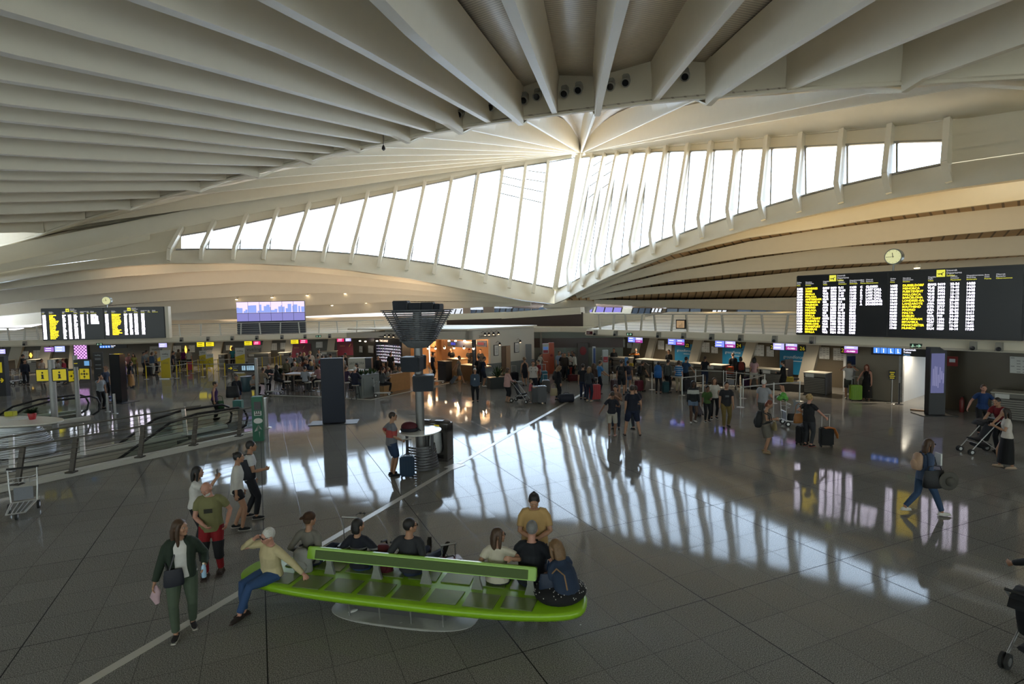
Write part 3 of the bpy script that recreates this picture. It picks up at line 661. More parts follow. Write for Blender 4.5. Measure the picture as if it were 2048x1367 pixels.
# ---------------------------------------------------------------- escalators
BALG = glassmat('balustrade_glass', (.90, .94, .92), .08, .03)
def escalator(label, top, d, width, run, labelcat='escalator', flatl=1.5):
 """top: floor point at the landing end, d: unit direction going down"""
 r = thing('escalator', label, labelcat, top); n = V((-d.y, d.x, 0)); sl = math.tan(R(30))
 def path(off, e=0):
  P = [V((0, 0, .12))]
  return P
 for sgn in (-1, 1):
  o_ = n*(width/2*sgn)
  up = [o_ - d*.0 + V((0, 0, .08)), o_ - d*.28 + V((0, 0, .22)), o_ - d*.36 + V((0, 0, .52)), o_ - d*.25 + V((0, 0, .82)), o_ + V((0, 0, .95)), o_ + d*flatl + V((0, 0, .95)), o_ + d*(flatl+.9) + V((0, 0, .78)), o_ + d*run + V((0, 0, .78-(run-flatl-.9)*sl))]
  mb = MB(); mb.tube(up, .045, 8); mb.build('handrail', BLACK, r, smooth=50)
  lo = [o_ + V((0, 0, .05)), o_ + d*flatl + V((0, 0, .05)), o_ + d*(flatl+.9) + V((0, 0, -.12)), o_ + d*run + V((0, 0, -.12-(run-flatl-.9)*sl))]
  hi = [o_ - d*.22 + V((0, 0, .5)), o_ + d*0.0 + V((0, 0, .9)), o_ + d*flatl + V((0, 0, .9)), o_ + d*(flatl+.9) + V((0, 0, .73)), o_ + d*run + V((0, 0, .73-(run-flatl-.9)*sl))]
  mb = MB(); mb.prism([lo[0]] + lo[1:] + hi[::-1], n*.012); mb.build('balustrade', BALG, r)
  mb = MB()
  for a, b in zip(lo, lo[1:]): mb.bar(a+n*.10*sgn, b+n*.10*sgn, .26, .10)
  mb.build('skirt', mat('skirt_metal', (.36, .34, .30), .35, metal=.6), r)
 mb = MB(); k = int((run-flatl)/.4)
 mb.box(d*flatl*.5+V((0, 0, -.03)), (width*.8, flatl, .08), rz=math.atan2(d.y, d.x)-PI/2)
 for i in range(k): mb.box(d*(flatl+.2+.4*i)+V((0, 0, -.16-.4*sl*i)), (width*.8, .4, .2), rz=math.atan2(d.y, d.x)-PI/2)
 mb.build('step', mat('step_metal', (.10, .10, .10), .5, metal=.5), r)
 return r
ed_ = (fl(225, 905)-fl(470, 860)); ed_.z = 0; ed_.normalize()
escalator('escalator with glass balustrades going down in the near well, beside the green stand', fl(462, 860), ed_, 1.25, 6.5)
escalator('escalator going down in the far well, behind the information desk at left', fl(172, 832), (fl(20, 855)-fl(172, 832)).normalized(), 1.1, 6.0)
# bright outdoor opening at the far left end is left open to the sky; a low sill closes it below
mb = MB(); q = [atY(-100, 660, 58), atY(120, 660, 62)]; mb.bar(q[0]+V((0, 0, -.8)), q[1]+V((0, 0, -.8)), .4, 1.6); struct(mb.build('wall_sill', WHITE2))
# ---------------------------------------------------------------- departures boards and clocks
BOARD = mat('board_black', (.012, .013, .018), .3); BOARDF = mat('board_frame', (.03, .03, .035), .4)
LW = emis('board_white', (.90, .82, 1.0), 10); LY = emis('board_yellow', (1.0, .70, .015), 4.0); HW = emis('board_head', (.62, .62, .64), .8); HY = emis('board_head_yellow', (.72, .70, .08), .9)
YEL = mat('sign_yellow', (.62, .50, .015), .5, emit=.25); SIGNB = mat('sign_black', (.02, .02, .022), .5)
ROWS_A = ['11:55 LONDRES BAW 0479 9-11 11:30 C CLOSED', '12:05 PARIS IBE 8790 12-14 11:35 A LAST CALL', '12:10 SEVILLA VLG 2510 1-10 11:40 B LAST CALL', '12:15 MALAGA VLG 2512 1-10 11:45 D LAST CALL', '12:20 AMSTERDAM KLM 1686 20-22 11:50 C LAST CALL', '12:35 TENERIFE N IBB 4702 4-6 12:00 E BOARDING', '12:45 VALENCIA ANE 8620 15-16 12:10 A BOARDING', '12:50 MADRID AEA 7152 21-22 12:15', '13:10 MALAGA VLG 2328 1-10 12:31', '13:15 MADRID IBE 0453 01-10 12:41', '13:20 SEVILLA VLG 2518 10-15 12:53', '13:30 STUTTGART EWG 2517 23-26 13:15', '14:05 TENERIFE N AEA 7006 21-22 13:30', '14:10 PARIS-CDG VLG 1400 10-15 13:35', '14:15 FRANKFURT DLH 1143 03-06 13:40', '14:20 BRUSELAS BEL 3514 17-20 13:45', '14:30 SEVILLA VLG 1034 08-10 13:51']
ROWS_B = ['14:55 DUSSELDORF EWG 9419 23-24 14:20', '15:05 MENORCA VLG 3904 19-15 14:30', '15:10 FUERTEVENT VLG 3452 10-15 14:35', '15:15 MALLORCA VLG 3944 15-18 14:40', '15:30 BARCELONA VLG 1433 10-12 14:55', '15:45 LONDRES-GA VLG 0605 28-30 15:05', '16:10 LANZAROTE AEA 7020 21-22 15:35', '16:35 SOUTHEND RYR 2717 34-34 16:00', '16:45 MADRID AEA 7154 23-24 16:10', '16:50 MALTA VLP 3106 32-32 16:11', '16:55 DUBLIN RYR 749 16-18 16:20', '17:15 AMSTERDAM KLM 1686 24-26 16:40', '17:30 ESTAMBUL THY 1316 01-09 16:41', '17:40 MANCHESTER EZY 1828 19-20 16:55', '17:45 MUNICH DLH 1829 10-14 17:10']
def plane_icon(mb, Mx, s):
 P = [(-.5, -.05), (.1, .0), (.45, .22), (.5, .15), (.22, -.06), (.30, -.36), (.22, -.38), (.02, -.12), (-.3, -.22), (-.42, -.18), (-.22, -.05), (-.48, .02)]
 mb.prism([Mx @ V((x*s, -.006, z*s)) for x, z in P], Mx.to_3x3() @ V((0, -.01, 0)))
def departures_board(label, f, p, nrm, d, s_of, x0, x1, zb, zt, cx, half, deep=.35):
 s0, s1 = s_of(x0), s_of(x1); o = p(s0, -.15, zb); W = s1-s0; Hh = zt-zb
 t = thing('departures_board', label, 'departures board', o); Mx = frame((0, 0, 0), d)
 mb = MB(); mb.prism([Mx @ V(q) for q in ((0, 0, 0), (W, 0, 0), (W, 0, Hh), (0, 0, Hh))], nrm*deep); mb.build('cabinet', BOARDF, t, bevel=.03)
 n_ = 2
 for k, (a, b) in enumerate(((0.008, half-.004), (half+.004, .992))):
  mb = MB(); mb.prism([Mx @ V((u*W, -.002, v*Hh)) for u, v in ((a, .02), (b, .02), (b, .98), (a, .98))], nrm*-.02); pn = mb.build('display_panel', BOARD, t)
  lw, ly = MB(), MB()
  cols = cx[k]; rows = ROWS_A if k == 0 else ROWS_B
  rh = .765*Hh/17; sz = rh*.98
  for i, r in enumerate(rows):
   w_ = r.split(' ');
   dest = [w_[1]]; j = 2
   if w_[2] == 'N': dest.append('N'); j = 3
   rest = w_[j:]; z = Hh*.80 - rh*(i+1) + rh*.12 - (rh*.0)
   vals = [w_[0], ' '.join(dest)] + rest[:4] + ([rest[4], ' '.join(rest[5:])] if len(rest) > 4 else [])
   for c, v in enumerate(vals):
    nx = cols[c+1] if c+1 < len(cols) else cols[c]+.13
    text(ly if c == 1 else lw, v, sz, frame(Mx @ V((cols[c]*W, -.03, z)), d), maxw=(nx-cols[c])*W*.92)
  heads = [('Ordua', 'Time', 'Hora'), ('Norakoa', 'Destination', 'Destino'), ('Hegaldia', 'Flight', 'Vuelo'), None, ('Mahaia', 'Counter', 'Mostrador'), ('Hegazkineratzea', 'Boarding', 'Embarque'), ('Atea', 'Gate', 'Puerta'), ('Oharrak', 'Remarks', 'Observaciones')]
  hs = Hh*.028
  for c, h in enumerate(heads):
   if h is None: continue
   hw, hy = MB(), MB()
   for q, wd in enumerate(h): text(hy if q == 2 else hw, wd, hs, frame(Mx @ V((cols[c]*W, -.03, Hh*(.875-.026*q))), d), maxw=.10*W)
   hw.build('column_heading', HW, pn, fix=False); hy.build('column_heading', HY, pn, fix=False)
  ix = (a+(b-a)*.42)
  hw, hy = MB(), MB()
  for q, wd in enumerate(('Irteerak', 'Departures', 'Salidas')): text(hy if q == 2 else hw, wd, Hh*.038, frame(Mx @ V(((ix+.022)*W, -.03, Hh*(.955-.036*q))), d))
  lw.build('timetable', LW, pn, fix=False); ly.build('destinations', LY, pn, fix=False); hw.build('board_title', HW, pn, fix=False); hy.build('board_title', HY, pn, fix=False)
  mb = MB(); q = frame(Mx @ V((ix*W, -.03, Hh*.93)), d); mb.box(q @ V((0, 0, 0)), (Hh*.10, .02, Hh*.10), M=q.to_3x3()); ic = mb.build('departure_sign', HY, pn)
  mb = MB(); plane_icon(mb, q @ Matrix.Translation((0, -.015, 0)), Hh*.08); mb.build('plane_symbol', SIGNB, ic)
 return t, o, W, Hh
def fx(xs, s_of, s0, W): return [(s_of(x)-s0)/W for x in xs]
px_ = lambda c: 1560+c/3.6
SR = lambda x: rs(x, -.15)
s0, s1 = SR(1591), SR(2047); Wr = s1-s0
ca_ = fx([px_(c) for c in (118, 180, 305, 360, 415, 495, 572, 612)], SR, s0, Wr); cb_ = fx([px_(c) for c in (785, 875, 1055, 1125, 1215, 1330, 1457, 1540)], SR, s0, Wr)
zb_, zt_ = (kr(1591, 668, -.15).z+kr(2046, 683, -.15).z)/2, (kr(1591, 556, -.15).z+kr(2046, 522, -.15).z)/2
bR = departures_board('big black departures board on the right gallery, right of the white railing', kr, rp, RN, RD, SR, 1591, 2047, zb_, zt_, (ca_, cb_), (SR(px_(770))-s0)/Wr)
SL = lambda x: ls(x, -.15)
s0, s1 = SL(86), SL(336); Wl = s1-s0; pz = lambda c: c/3.938
ca_ = fx([pz(c) for c in (350, 405, 510, 555, 600, 652, 706, 735)], SL, s0, Wl); cb_ = fx([pz(c) for c in (848, 902, 1000, 1040, 1080, 1135, 1190, 1225)], SL, s0, Wl)
zb_, zt_ = (kl(88, 681, -.15).z+kl(336, 675, -.15).z)/2, (kl(86, 617, -.15).z+kl(336, 612, -.15).z)/2
bL = departures_board('smaller black departures board on the left gallery with a white end panel', kl, lp, LN, LD, SL, 86, 333, zb_, zt_, (ca_, cb_), (SL(pz(838))-s0)/Wl)
mb = MB(); mb.box(V(LD)*(Wl+.12)+V((0, 0, (zt_-zb_)/2)), (.24, .5, zt_-zb_), rz=math.atan2(LD.y, LD.x)); mb.build('end_panel', WHITE2, bL[0])
DIAL = mat('clock_dial', (.72, .70, .38), .4, emit=.55)
def clock(label, f, x, y, rpx, d, nrm, zbase):
 c = f(x, y, .1); e = f(x+rpx, y, .1); r = (e-c).length
 t = thing('wall_clock', label, 'clock', V((c.x, c.y, zbase))); q = frame(c-V((c.x, c.y, zbase)), d)
 rot = q.to_3x3()
 def disc(r0, y0, y1, m, nm, par, n=28):
  mb = MB(); P = [(r0*math.cos(2*PI*k/n), r0*math.sin(2*PI*k/n)) for k in range(n)]
  mb.prism([q @ V((a, y0, b)) for a, b in P], rot @ V((0, y1-y0, 0))); return mb.build(nm, m, par, smooth=40)
 disc(r*1.1, -.05, .22, mat('clock_case', (.30, .31, .28), .35, metal=.5), 'case', t); fc = disc(r*.97, -.062, -.05, DIAL, 'dial', t)
 mb = MB()
 for k in range(12):
  a = PI*k/6; mb.bar(q @ V((r*.78*math.sin(a), -.07, r*.78*math.cos(a))), q @ V((r*.90*math.sin(a), -.07, r*.90*math.cos(a))), r*.035, .01, up=rot @ V((0, 1, 0)))
 mb.build('hour_mark', mat('mark_grey', (.25, .25, .16), .5), fc)
 for nm, a, L_, w_ in (('hour_hand', R(-9), .55, .07), ('minute_hand', R(-92), .86, .05)):
  mb = MB(); mb.bar(q @ V((-.15*r*math.sin(a), -.08, -.15*r*math.cos(a))), q @ V((L_*r*math.sin(a), -.08, L_*r*math.cos(a))), r*w_, .012, up=rot @ V((0, 1, 0))); mb.build(nm, BLACK, t)
 mb = MB(); mb.tube([V((0, 0, 0)), q @ V((0, .05, -r*1.0))], .04, 8); mb.build('pole', STEEL, t)
clock('round lit clock on a pole above the big right-hand departures board', kr, 1787, 513, 16.5, RD, RN, bR[1].z+bR[3])
clock('small round clock on a pole above the left departures board', kl, 213, 601, 8.5, LD, LN, bL[1].z+bL[3])
# ---------------------------------------------------------------- video wall on the left gallery
def video_wall():
 a, b = kl(475, 668, .9), kl(611, 665, .9); zt, zb = kl(540, 602, .9).z, kl(540, 667, .9).z
 o = V((a.x, a.y, zb)); W = (b-a).length; Hh = zt-zb; t = thing('video_wall', 'video wall showing a blue skyline on a dark stand, behind the left gallery railing', 'video wall', o)
 mb = MB(); mb.prism([frame((0, 0, 0), LD) @ V(q) for q in ((0, .05, 0), (W, .05, 0), (W, .05, Hh), (0, .05, Hh))], LN*.3); mb.build('cabinet', mat('navy_case', (.010, .013, .022), .4), t)
 Mx = frame((0, 0, 0), LD); sky = emis('screen_pink', (.80, .66, .98), 1.0); low = emis('screen_violet', (.27, .26, .62), .8); bld = emis('screen_blue', (.30, .40, .88), .85)
 rr_ = random.Random(3)
 for i in range(6):
  for j in range(2):
   u0, u1 = W*(i/6)+.015, W*((i+1)/6)-.015; v0, v1 = ((.65, .985), (.40, .635))[j]
   mb = MB(); mb.prism([Mx @ V((u, .045, v*Hh)) for u, v in ((u0, v0), (u1, v0), (u1, v1), (u0, v1))], LN*-.03); sc_ = mb.build('screen', low if j else sky, t)
   if j == 0:
    mb = MB(); u = u0
    while u < u1-.02:
                    w_ = min(u1-u, rr_.uniform(.12, .3)); h_ = rr_.uniform(.06, .26); mb.prism([Mx @ V((x, .01, v*Hh)) for x, v in ((u, v0+.005), (u+w_, v0+.005), (u+w_, v0+h_), (u, v0+h_))], LN*-.004); u += w_+rr_.choice((0, 0, .08))
    mb.build('skyline', bld, sc_)
 mb = MB()
 for k in range(5): mb.bar(Mx @ V((0, .0, Hh*(.05+.075*k))), Mx @ V((W, .0, Hh*(.05+.075*k))), .05, .12)
 mb.build('louvre', mat('louvre_dark', (.05, .055, .07), .4), t)
video_wall()
# ---------------------------------------------------------------- cameras on the deck edges, flight-desk screens, notices
def edge_camera(label, p, d, nrm, grp):
 t = thing('security_camera', label, 'camera', p, 0, grp); q = frame((0, 0, 0), d)
 mb = MB(); mb.prism([q @ V(c) for c in ((-.10, 0, .30), (.10, 0, .30), (.12, -.05, -.02), (-.12, -.05, -.02))], nrm*-.16); mb.build('housing', mat('camera_grey', (.26, .25, .22), .5), t)
 mb = MB(); mb.ball(q @ V((0, -.20, .06)), .085, 10, 6); mb.build('lens', BLACK, t, smooth=60)
i = 0
for x, y in ((54, 687), (366, 674), (419, 673), (467, 673), (516, 672), (566, 671), (612, 670), (661, 668)):
 edge_camera('small grey box camera with black lens on the left gallery edge', lp(ls(x), -.12, 2.36), LD, LN, 'cameras on the left gallery edge')
for x in (1196, 1236, 1322, 1372, 1428, 1486, 1554, 1629, 1950, 2002):
 edge_camera('small grey box camera with black lens on the right gallery edge', rp(rs(x), -.12, 2.68), RD, RN, 'cameras on the right gallery edge')
SCR_B = emis('screen_royal', (.16, .20, .80), 1.3); SCR_V = emis('screen_lilac', (.40, .38, .85), 1.2); SCR_M = emis('screen_magenta', (.34, .04, .26), 1.0); SCR_Y = emis('screen_yellow', (.80, .66, .02), .9); SCR_R = emis('screen_red', (.75, .02, .13), .9); SCR_W = emis('screen_text', (.85, .85, 1.0), 1.6); SCR_K = emis('screen_ink', (.05, .04, .02), .1)
def screen(label, f, x0, y0, x1, y1, d, nrm, col, band=None, txt=None, w=.9, grp=None, tcol=None):
 a, b = f(x0, y1, w), f(x1, y1, w); zt = f((x0+x1)/2, y0, w).z; zb = f((x0+x1)/2, y1, w).z; W = (b-a).length; Hh = zt-zb
 o = V((a.x, a.y, zb)); t = thing('display_screen', label, 'screen', o, 0, grp); q = frame((0, 0, 0), d)
 mb = MB(); mb.prism([q @ V(c) for c in ((-.012, 0, -.02), (W+.012, 0, -.02), (W+.012, 0, Hh+.02), (-.012, 0, Hh+.02))], nrm*.10); mb.build('case', BLACK, t)
 mb = MB(); mb.prism([q @ V(c) for c in ((0, -.001, 0), (W, -.001, 0), (W, -.001, Hh), (0, -.001, Hh))], nrm*-.008); p_ = mb.build('panel', col, t)
 if band:
  mb = MB(); mb.prism([q @ V(c) for c in ((0, -.01, 0), (W, -.01, 0), (W, -.01, Hh*.5), (0, -.01, Hh*.5))], nrm*-.004); mb.build('band', band, p_)
 mb = MB()
 if txt: text(mb, txt, Hh*.28, frame(q @ V((W/2, -.018, Hh*.12)), d), 'C', W*.9)
 else: mb.box(q @ V((W*.4, -.012, Hh*.28)), (W*.6, .004, Hh*.08), M=q.to_3x3())
 mb.box(q @ V((W*.45, -.012, Hh*.72)), (W*.55, .004, Hh*.10), M=q.to_3x3()); mb.build('caption', tcol or SCR_W, p_, fix=False)
 mb = MB(); mb.bar(q @ V((W/2, .05, Hh)), q @ V((W/2, .05, Hh+.25)), .05); mb.build('hanger', BLACK, t)
zc = lambda c: 1160+c/4.096
zr = lambda c: 580+c/4.096
desk = ['the first desk of the right row', 'the second blue panel', 'the third blue panel']
for (a, b, y0, y1, col, band, tx, lab) in ((395, 450, 382, 425, SCR_B, None, None, 'blue screen over the farthest desk of the right-hand check-in row'), (455, 512, 386, 430, SCR_V, SCR_M, None, 'lilac and magenta screen over the farthest desk of the right row'),
  (722, 785, 398, 445, SCR_B, None, None, 'blue screen above left edge of the farthest blue backdrop'), (790, 855, 401, 449, SCR_B, SCR_M, None, 'blue and magenta screen above the farthest blue backdrop'),
  (1108, 1182, 413, 465, SCR_B, None, None, 'blue screen above left edge of the middle blue backdrop'), (1190, 1272, 415, 470, SCR_V, SCR_M, 'CLOSED', 'screen reading CLOSED above the middle blue backdrop'),
  (1583, 1672, 427, 487, SCR_V, None, None, 'lilac screen above left edge of the nearest blue backdrop'), (1685, 1778, 430, 490, SCR_V, SCR_M, 'CLOSED', 'screen reading CLOSED above the nearest blue backdrop'),
  (2165, 2275, 452, 514, SCR_V, SCR_M, 'CLOSED', 'screen reading CLOSED beside the toilets sign')):
 screen(lab, kr, zc(a), zr(y0), zc(b), zr(y1), RD, RN, col, band, tx)
for (x0, x1, y0, y1, col, band, lab) in ((0, 11, 698, 707, SCR_V, None, 'lilac screen at the left edge of the photo, over a dark desk'), (89, 108, 694, 703, emis('screen_purple', (.30, .16, .50), 1.0), None, 'purple screen left of the checkered advert screen'), (110, 130, 692, 703, emis('screen_sky', (.36, .42, .90), 1.2), None, 'pale blue screen beside the purple screen, left of the checkered advert'),
  (318, 334, 686, 694, SCR_V, None, 'lilac screen above the first yellow and white roll-up stand'), (394, 409, 684, 693, SCR_Y, None, 'yellow screen, left one of the pair behind two yellow standing signs'), (412, 428, 684, 692, SCR_Y, None, 'yellow screen, right one of the pair behind two yellow standing signs'),
  (489, 504, 682, 690, SCR_Y, None, 'yellow screen above the grey backdrop beside the cafe tables'), (507, 521, 682, 689, SCR_R, None, 'red screen above the grey backdrop beside the cafe tables'), (582, 597, 679, 687, SCR_Y, None, 'yellow screen above the first maroon backdrop'), (600, 615, 679, 686, SCR_R, None, 'crimson screen above the first maroon backdrop'), (674, 688, 676, 683, SCR_R, None, 'crimson screen above the second maroon backdrop'), (691, 702, 676, 682, SCR_V, None, 'violet screen under the cafe roof edge')):
 screen(lab, kl, x0, y0, x1, y1, LD, LN, col, band, None, tcol=SCR_K if col is SCR_Y else None)
# numbers hung by the desks
NUMY = emis('number_yellow', (.45, .38, .02), .5)
for x, y, s, wh in ((1370, 690, '22', 'right of the screens over the farthest blue backdrop'), (1473, 691, '24', 'right of the CLOSED screen over the middle blue backdrop'), (1428, 689, '23', 'left of the screens over the middle blue backdrop'), (1541, 694, '25', 'left of the screens over the nearest blue backdrop'), (1599, 697, '26', 'right of the CLOSED screen over the nearest backdrop'), (1682, 701, '27', 'left of the CLOSED screen by the toilets sign')):
 p = kr(x, y+4, 1.3); t = tag(MB().box(frame(p, RD) @ V((.14, .02, .12)), (.34, .03, .30), M=frame(p, RD).to_3x3()).build('desk_number', SIGNB), 'yellow desk number %s, %s' % (s, wh), 'desk number')
 mb = MB(); text(mb, s, .26, frame(p+V((0, 0, .03)), RD), maxw=.28); n_ = mb.build('numeral', NUMY, t, fix=False)
PAPER = mat('notice_paper', (.62, .62, .60), .8); INK = mat('print_grey', (.33, .33, .33), .8)
def notice(label, f, x0, y0, x1, y1, w, d, nrm, grp, lines=6, m=None):
 mb, P = quad_on(f, w, x0, y0, x1, y1, -.03, nrm); o = tag(mb.build('notice_board', m or PAPER), label, 'notice', grp)
 mb = MB(); rr_ = random.Random(int(x0*7))
 for i in range(lines):
  for j in range(3):
   if rr_.random() < .75:
    a, b = (j+.15)/3, (j+.8)/3; z0 = (i+.3)/lines; z1 = z0+.35/lines
    g = lambda u, v: lerp(lerp(P[0], P[1], u), lerp(P[3], P[2], u), v) - nrm*.034
    mb.add([g(a, z0), g(b, z0), g(b, z1), g(a, z1)], [(0, 1, 2, 3)])
 mb.build('printing', INK, o)
k = 0
for a, y0, b, y1 in ((335, 402, 370, 466), (388, 432, 424, 472), (640, 412, 690, 484), (704, 442, 750, 498), (1000, 427, 1062, 508), (1078, 462, 1130, 515), (1430, 447, 1508, 538), (1530, 462, 1588, 542), (1962, 468, 2045, 562)):
 notice('white sheet of printed notices on the bronze wall behind the right desks', kr, zc(a), zr(y0), zc(b), zr(y1), WB-.05, RD, RN, 'notices behind the right desks')
notice('large white notice on the bronze wall right of the toilets passage', kr, 2020, 713, 2056, 746, 1.55, RD, RN, None)
notice('white notice beside desk number 27', kr, 1667, 696, 1689, 720, WB-.05, RD, RN, None)
for x0, y0, x1, y1 in ((41, 702, 57, 717), (67, 700, 80, 716), (346, 691, 362, 704), (378, 690, 390, 704), (452, 690, 466, 700), (541, 686, 554, 700), (561, 685, 573, 698), (632, 683, 645, 695)):
 notice('white sheet of printed notices on the dark wall behind the left desks', kl, x0, y0, x1, y1, WB-.05, LD, LN, 'notices behind the left desks')
# airline backdrops
BLUEP = mat('groundforce_blue', (.012, .17, .34), .45, var=.05); BIRD = mat('bird_dark', (.01, .05, .10), .5); WTXT = mat('white_print', (.55, .62, .68), .6)
for a, b, y0, y1, lab in ((780, 945, 440, 600, 'farthest blue ground handling backdrop behind the right desks'), (1170, 1358, 452, 640, 'middle blue ground handling backdrop behind the right desks'), (1640, 1882, 480, 690, 'nearest and largest blue ground handling backdrop behind the right desks')):
 x0, x1 = zc(a), zc(b); mb, P = quad_on(kr, WB-.12, x0, zr(y0), x1, zr(y1), -.05, RN); o = tag(mb.build('airline_backdrop', BLUEP), lab, 'backdrop')
 Wd = (P[1]-P[0]).length; h_ = Wd*.15; zt_ = P[3].z; q = frame(V((P[0].x, P[0].y, 0))-RN*.055, RD)
 mb = MB(); text(mb, 'ground', h_, q @ Matrix.Translation((Wd*.12, 0, zt_-Wd*.33)), maxw=Wd*.36); text(mb, 'force', h_*1.05, q @ Matrix.Translation((Wd*.49, 0, zt_-Wd*.33)), maxw=Wd*.30); mb.box(q @ V((Wd*.6, 0, zt_-Wd*.42)), (Wd*.3, .008, Wd*.02), M=q.to_3x3()); mb.build('lettering', WTXT, o, fix=False)
 mb = MB(); c = q @ V((Wd*.87, -.01, zt_-Wd*.15)); plane_icon(mb, frame(c, RD), Wd*.16); mb.build('bird_emblem', BIRD, o)
GREYP = mat('backdrop_grey', (.30, .30, .29), .5); YELP = mat('vueling_yellow', (.50, .37, .005), .5); DINK = mat('dark_ink', (.06, .06, .06), .6); MAR = mat('maroon_panel', (.115, .004, .022), .5, var=.05); GOLD = mat('gold_emblem', (.40, .20, .06), .5)
for x0, x1, y0, y1, lab in ((300, 336, 692, 716, 'grey and yellow airline backdrop, leftmost of three, behind the queue'), (404, 442, 691, 716, 'grey and yellow airline backdrop in the middle of the left row'), (488, 536, 690, 716, 'grey and yellow airline backdrop left of the maroon backdrops')):
 mb, P = quad_on(kl, WB-.12, x0, y0, x1, y1+6, -.05, LN); o = tag(mb.build('airline_backdrop', GREYP), lab, 'backdrop'); Wd = (P[1]-P[0]).length; q = frame(V((P[0].x, P[0].y, 0))-LN*.055, LD)
 mb = MB(); text(mb, 'vueling', Wd*.22, q @ Matrix.Translation((Wd*.14, 0, P[3].z-Wd*.24)), maxw=Wd*.6); mb.build('lettering', DINK, o, fix=False)
 mb = MB(); mb.prism([q @ V((Wd*.2, -.005, P[0].z)), q @ V((Wd, -.005, P[0].z)), q @ V((Wd, -.005, P[3].z-Wd*.38)), q @ V((Wd*.3, -.005, P[0].z+Wd*.08))], LN*-.01); mb.build('yellow_wedge', YELP, o)
for x0, x1, y0, y1, lab in ((583, 622, 687, 712, 'maroon airline backdrop, left of two, behind the crowded left desks'), (674, 714, 683, 704, 'maroon airline backdrop, right of two, beside the cafe')):
 mb, P = quad_on(kl, WB-.12, x0, y0, x1, y1+6, -.05, LN); o = tag(mb.build('airline_backdrop', MAR), lab, 'backdrop'); Wd = (P[1]-P[0]).length; q = frame(V((P[0].x, P[0].y, 0))-LN*.055, LD)
 mb = MB(); text(mb, 'IBERIA', Wd*.09, q @ Matrix.Translation((Wd*.16, 0, P[3].z-Wd*.24)), maxw=Wd*.4); mb.prism([q @ V((Wd*u, -.005, P[3].z-Wd*v)) for u, v in ((.60, .26), (.64, .26), (.74, .10), (.68, .12))], LN*-.01); mb.build('lettering', GOLD, o, fix=False)
# tall yellow wall lamps between left desks
for x, y0, y1 in ((61, 705, 715), (371, 691, 707), (462, 691, 704), (575, 686, 698), (663, 682, 697)):
 a, b = kl(x, y0, WB-.1), kl(x+1, y1, WB-.1); mb = MB(); mb.tube([a, lerp(a, b, .5), b], [.03, .11, .03], 8); tag(mb.build('wall_light', emis('amber_glow', (1.0, .62, .10), 1.3), smooth=50), 'narrow amber wall light between the left check-in desks', 'lamp', 'amber wall lights')
# ---------------------------------------------------------------- check-in desks
DESKM = mat('desk_metal', (.23, .22, .20), .4, metal=.4, var=.06, scale=3); DESKT = mat('desk_top', (.46, .44, .38), .35, var=.04); DESKD = mat('desk_side', (.05, .045, .04), .45)
def desk_unit(label, s0, s1, w0, p, d, nrm, cat='check-in desk', dep=.75, hh=1.08, paper=True):
 o = p(s0, w0, 0); W = s1-s0; t = thing('check_in_desk', label, cat, o); q = frame((0, 0, 0), d)
 mb = MB(); mb.prism([q @ V(c) for c in ((0, .04, 0), (W, .04, 0), (W, -.02, hh-.05), (0, -.02, hh-.05))], nrm*dep); mb.build('body', DESKD, t)
 mb = MB()
 for k in range(9): z = .10+.085*k; mb.box(q @ V((W/2, .01-.006*k*.9, z)), (W-.04, .03, .055), M=q.to_3x3())
 mb.build('front_slats', DESKM, t)
 mb = MB(); mb.prism([q @ V(c) for c in ((0, -.035, .88), (W, -.035, .88), (W, -.05, hh-.04), (0, -.05, hh-.04))], nrm*.05); mb.build('upper_panel', DESKM, t)
 mb = MB(); mb.prism([q @ V(c) for c in ((-.03, -.12, hh-.04), (W+.03, -.12, hh-.04), (W+.03, -.12, hh), (-.03, -.12, hh))], nrm*(dep+.14)); mb.build('worktop', DESKT, t, bevel=.01)
 if paper:
  mb = MB(); mb.box(q @ V((min(.32, W*.3), -.075, .93)), (min(.42, W*.4), .01, .17), M=q.to_3x3()); mb.build('paper_notice', PAPER, t)
dl = ['farthest check-in desk of the right row, beside the slim blue totem', 'second check-in desk from the far end of the right row', 'third check-in desk from the far end of the right row', 'fourth right-row desk, left of the middle blue backdrop', 'fifth right-row desk, under the middle blue backdrop', 'sixth right-row desk, behind the woman in pink top', 'seventh right-row desk, where the woman in black stands', 'nearest check-in desk of the right row, alone with a paper notice']
for (x0, x1), lab in zip(((1204, 1252), (1273, 1305), (1307, 1350), (1374, 1403), (1413, 1445), (1487, 1521), (1524, 1562), (1609, 1652)), dl): desk_unit(lab, rs(x0, 1.9), rs(x1, 1.9), 1.9, rp, RD, RN)
a, b = fl(1981, 838), fl(2060, 846); dd = (b-a).normalized(); nn_ = V((-dd.y, dd.x, 0))
t_ = lambda s, w, z: a+dd*s+nn_*w+V((0, 0, z)); desk_unit('check-in desk at the right edge of the photo with white notices on its front', 0, 2.4, 0, t_, dd, nn_)
for (x0, x1), lab in zip(((2, 14), (52, 70), (98, 122), (344, 366), (398, 404), (436, 448), (494, 536), (556, 578), (640, 672)), ('left-row check-in desk at the very left edge of the photo', 'left-row desk behind the parked luggage trolleys', 'left-row desk under the purple and pale blue screens', 'left-row desk right of the first roll-up stand', 'left-row desk hidden behind the two yellow standing signs', 'left-row desk beneath the middle grey and yellow backdrop', 'left-row desk with paper notice in front of the grey backdrop', 'left-row desk between grey and maroon backdrops', 'left-row desk between the two maroon backdrops')):
 desk_unit(lab, ls(x0, 2.5), ls(x1, 2.5), 2.5, lp, LD, LN)
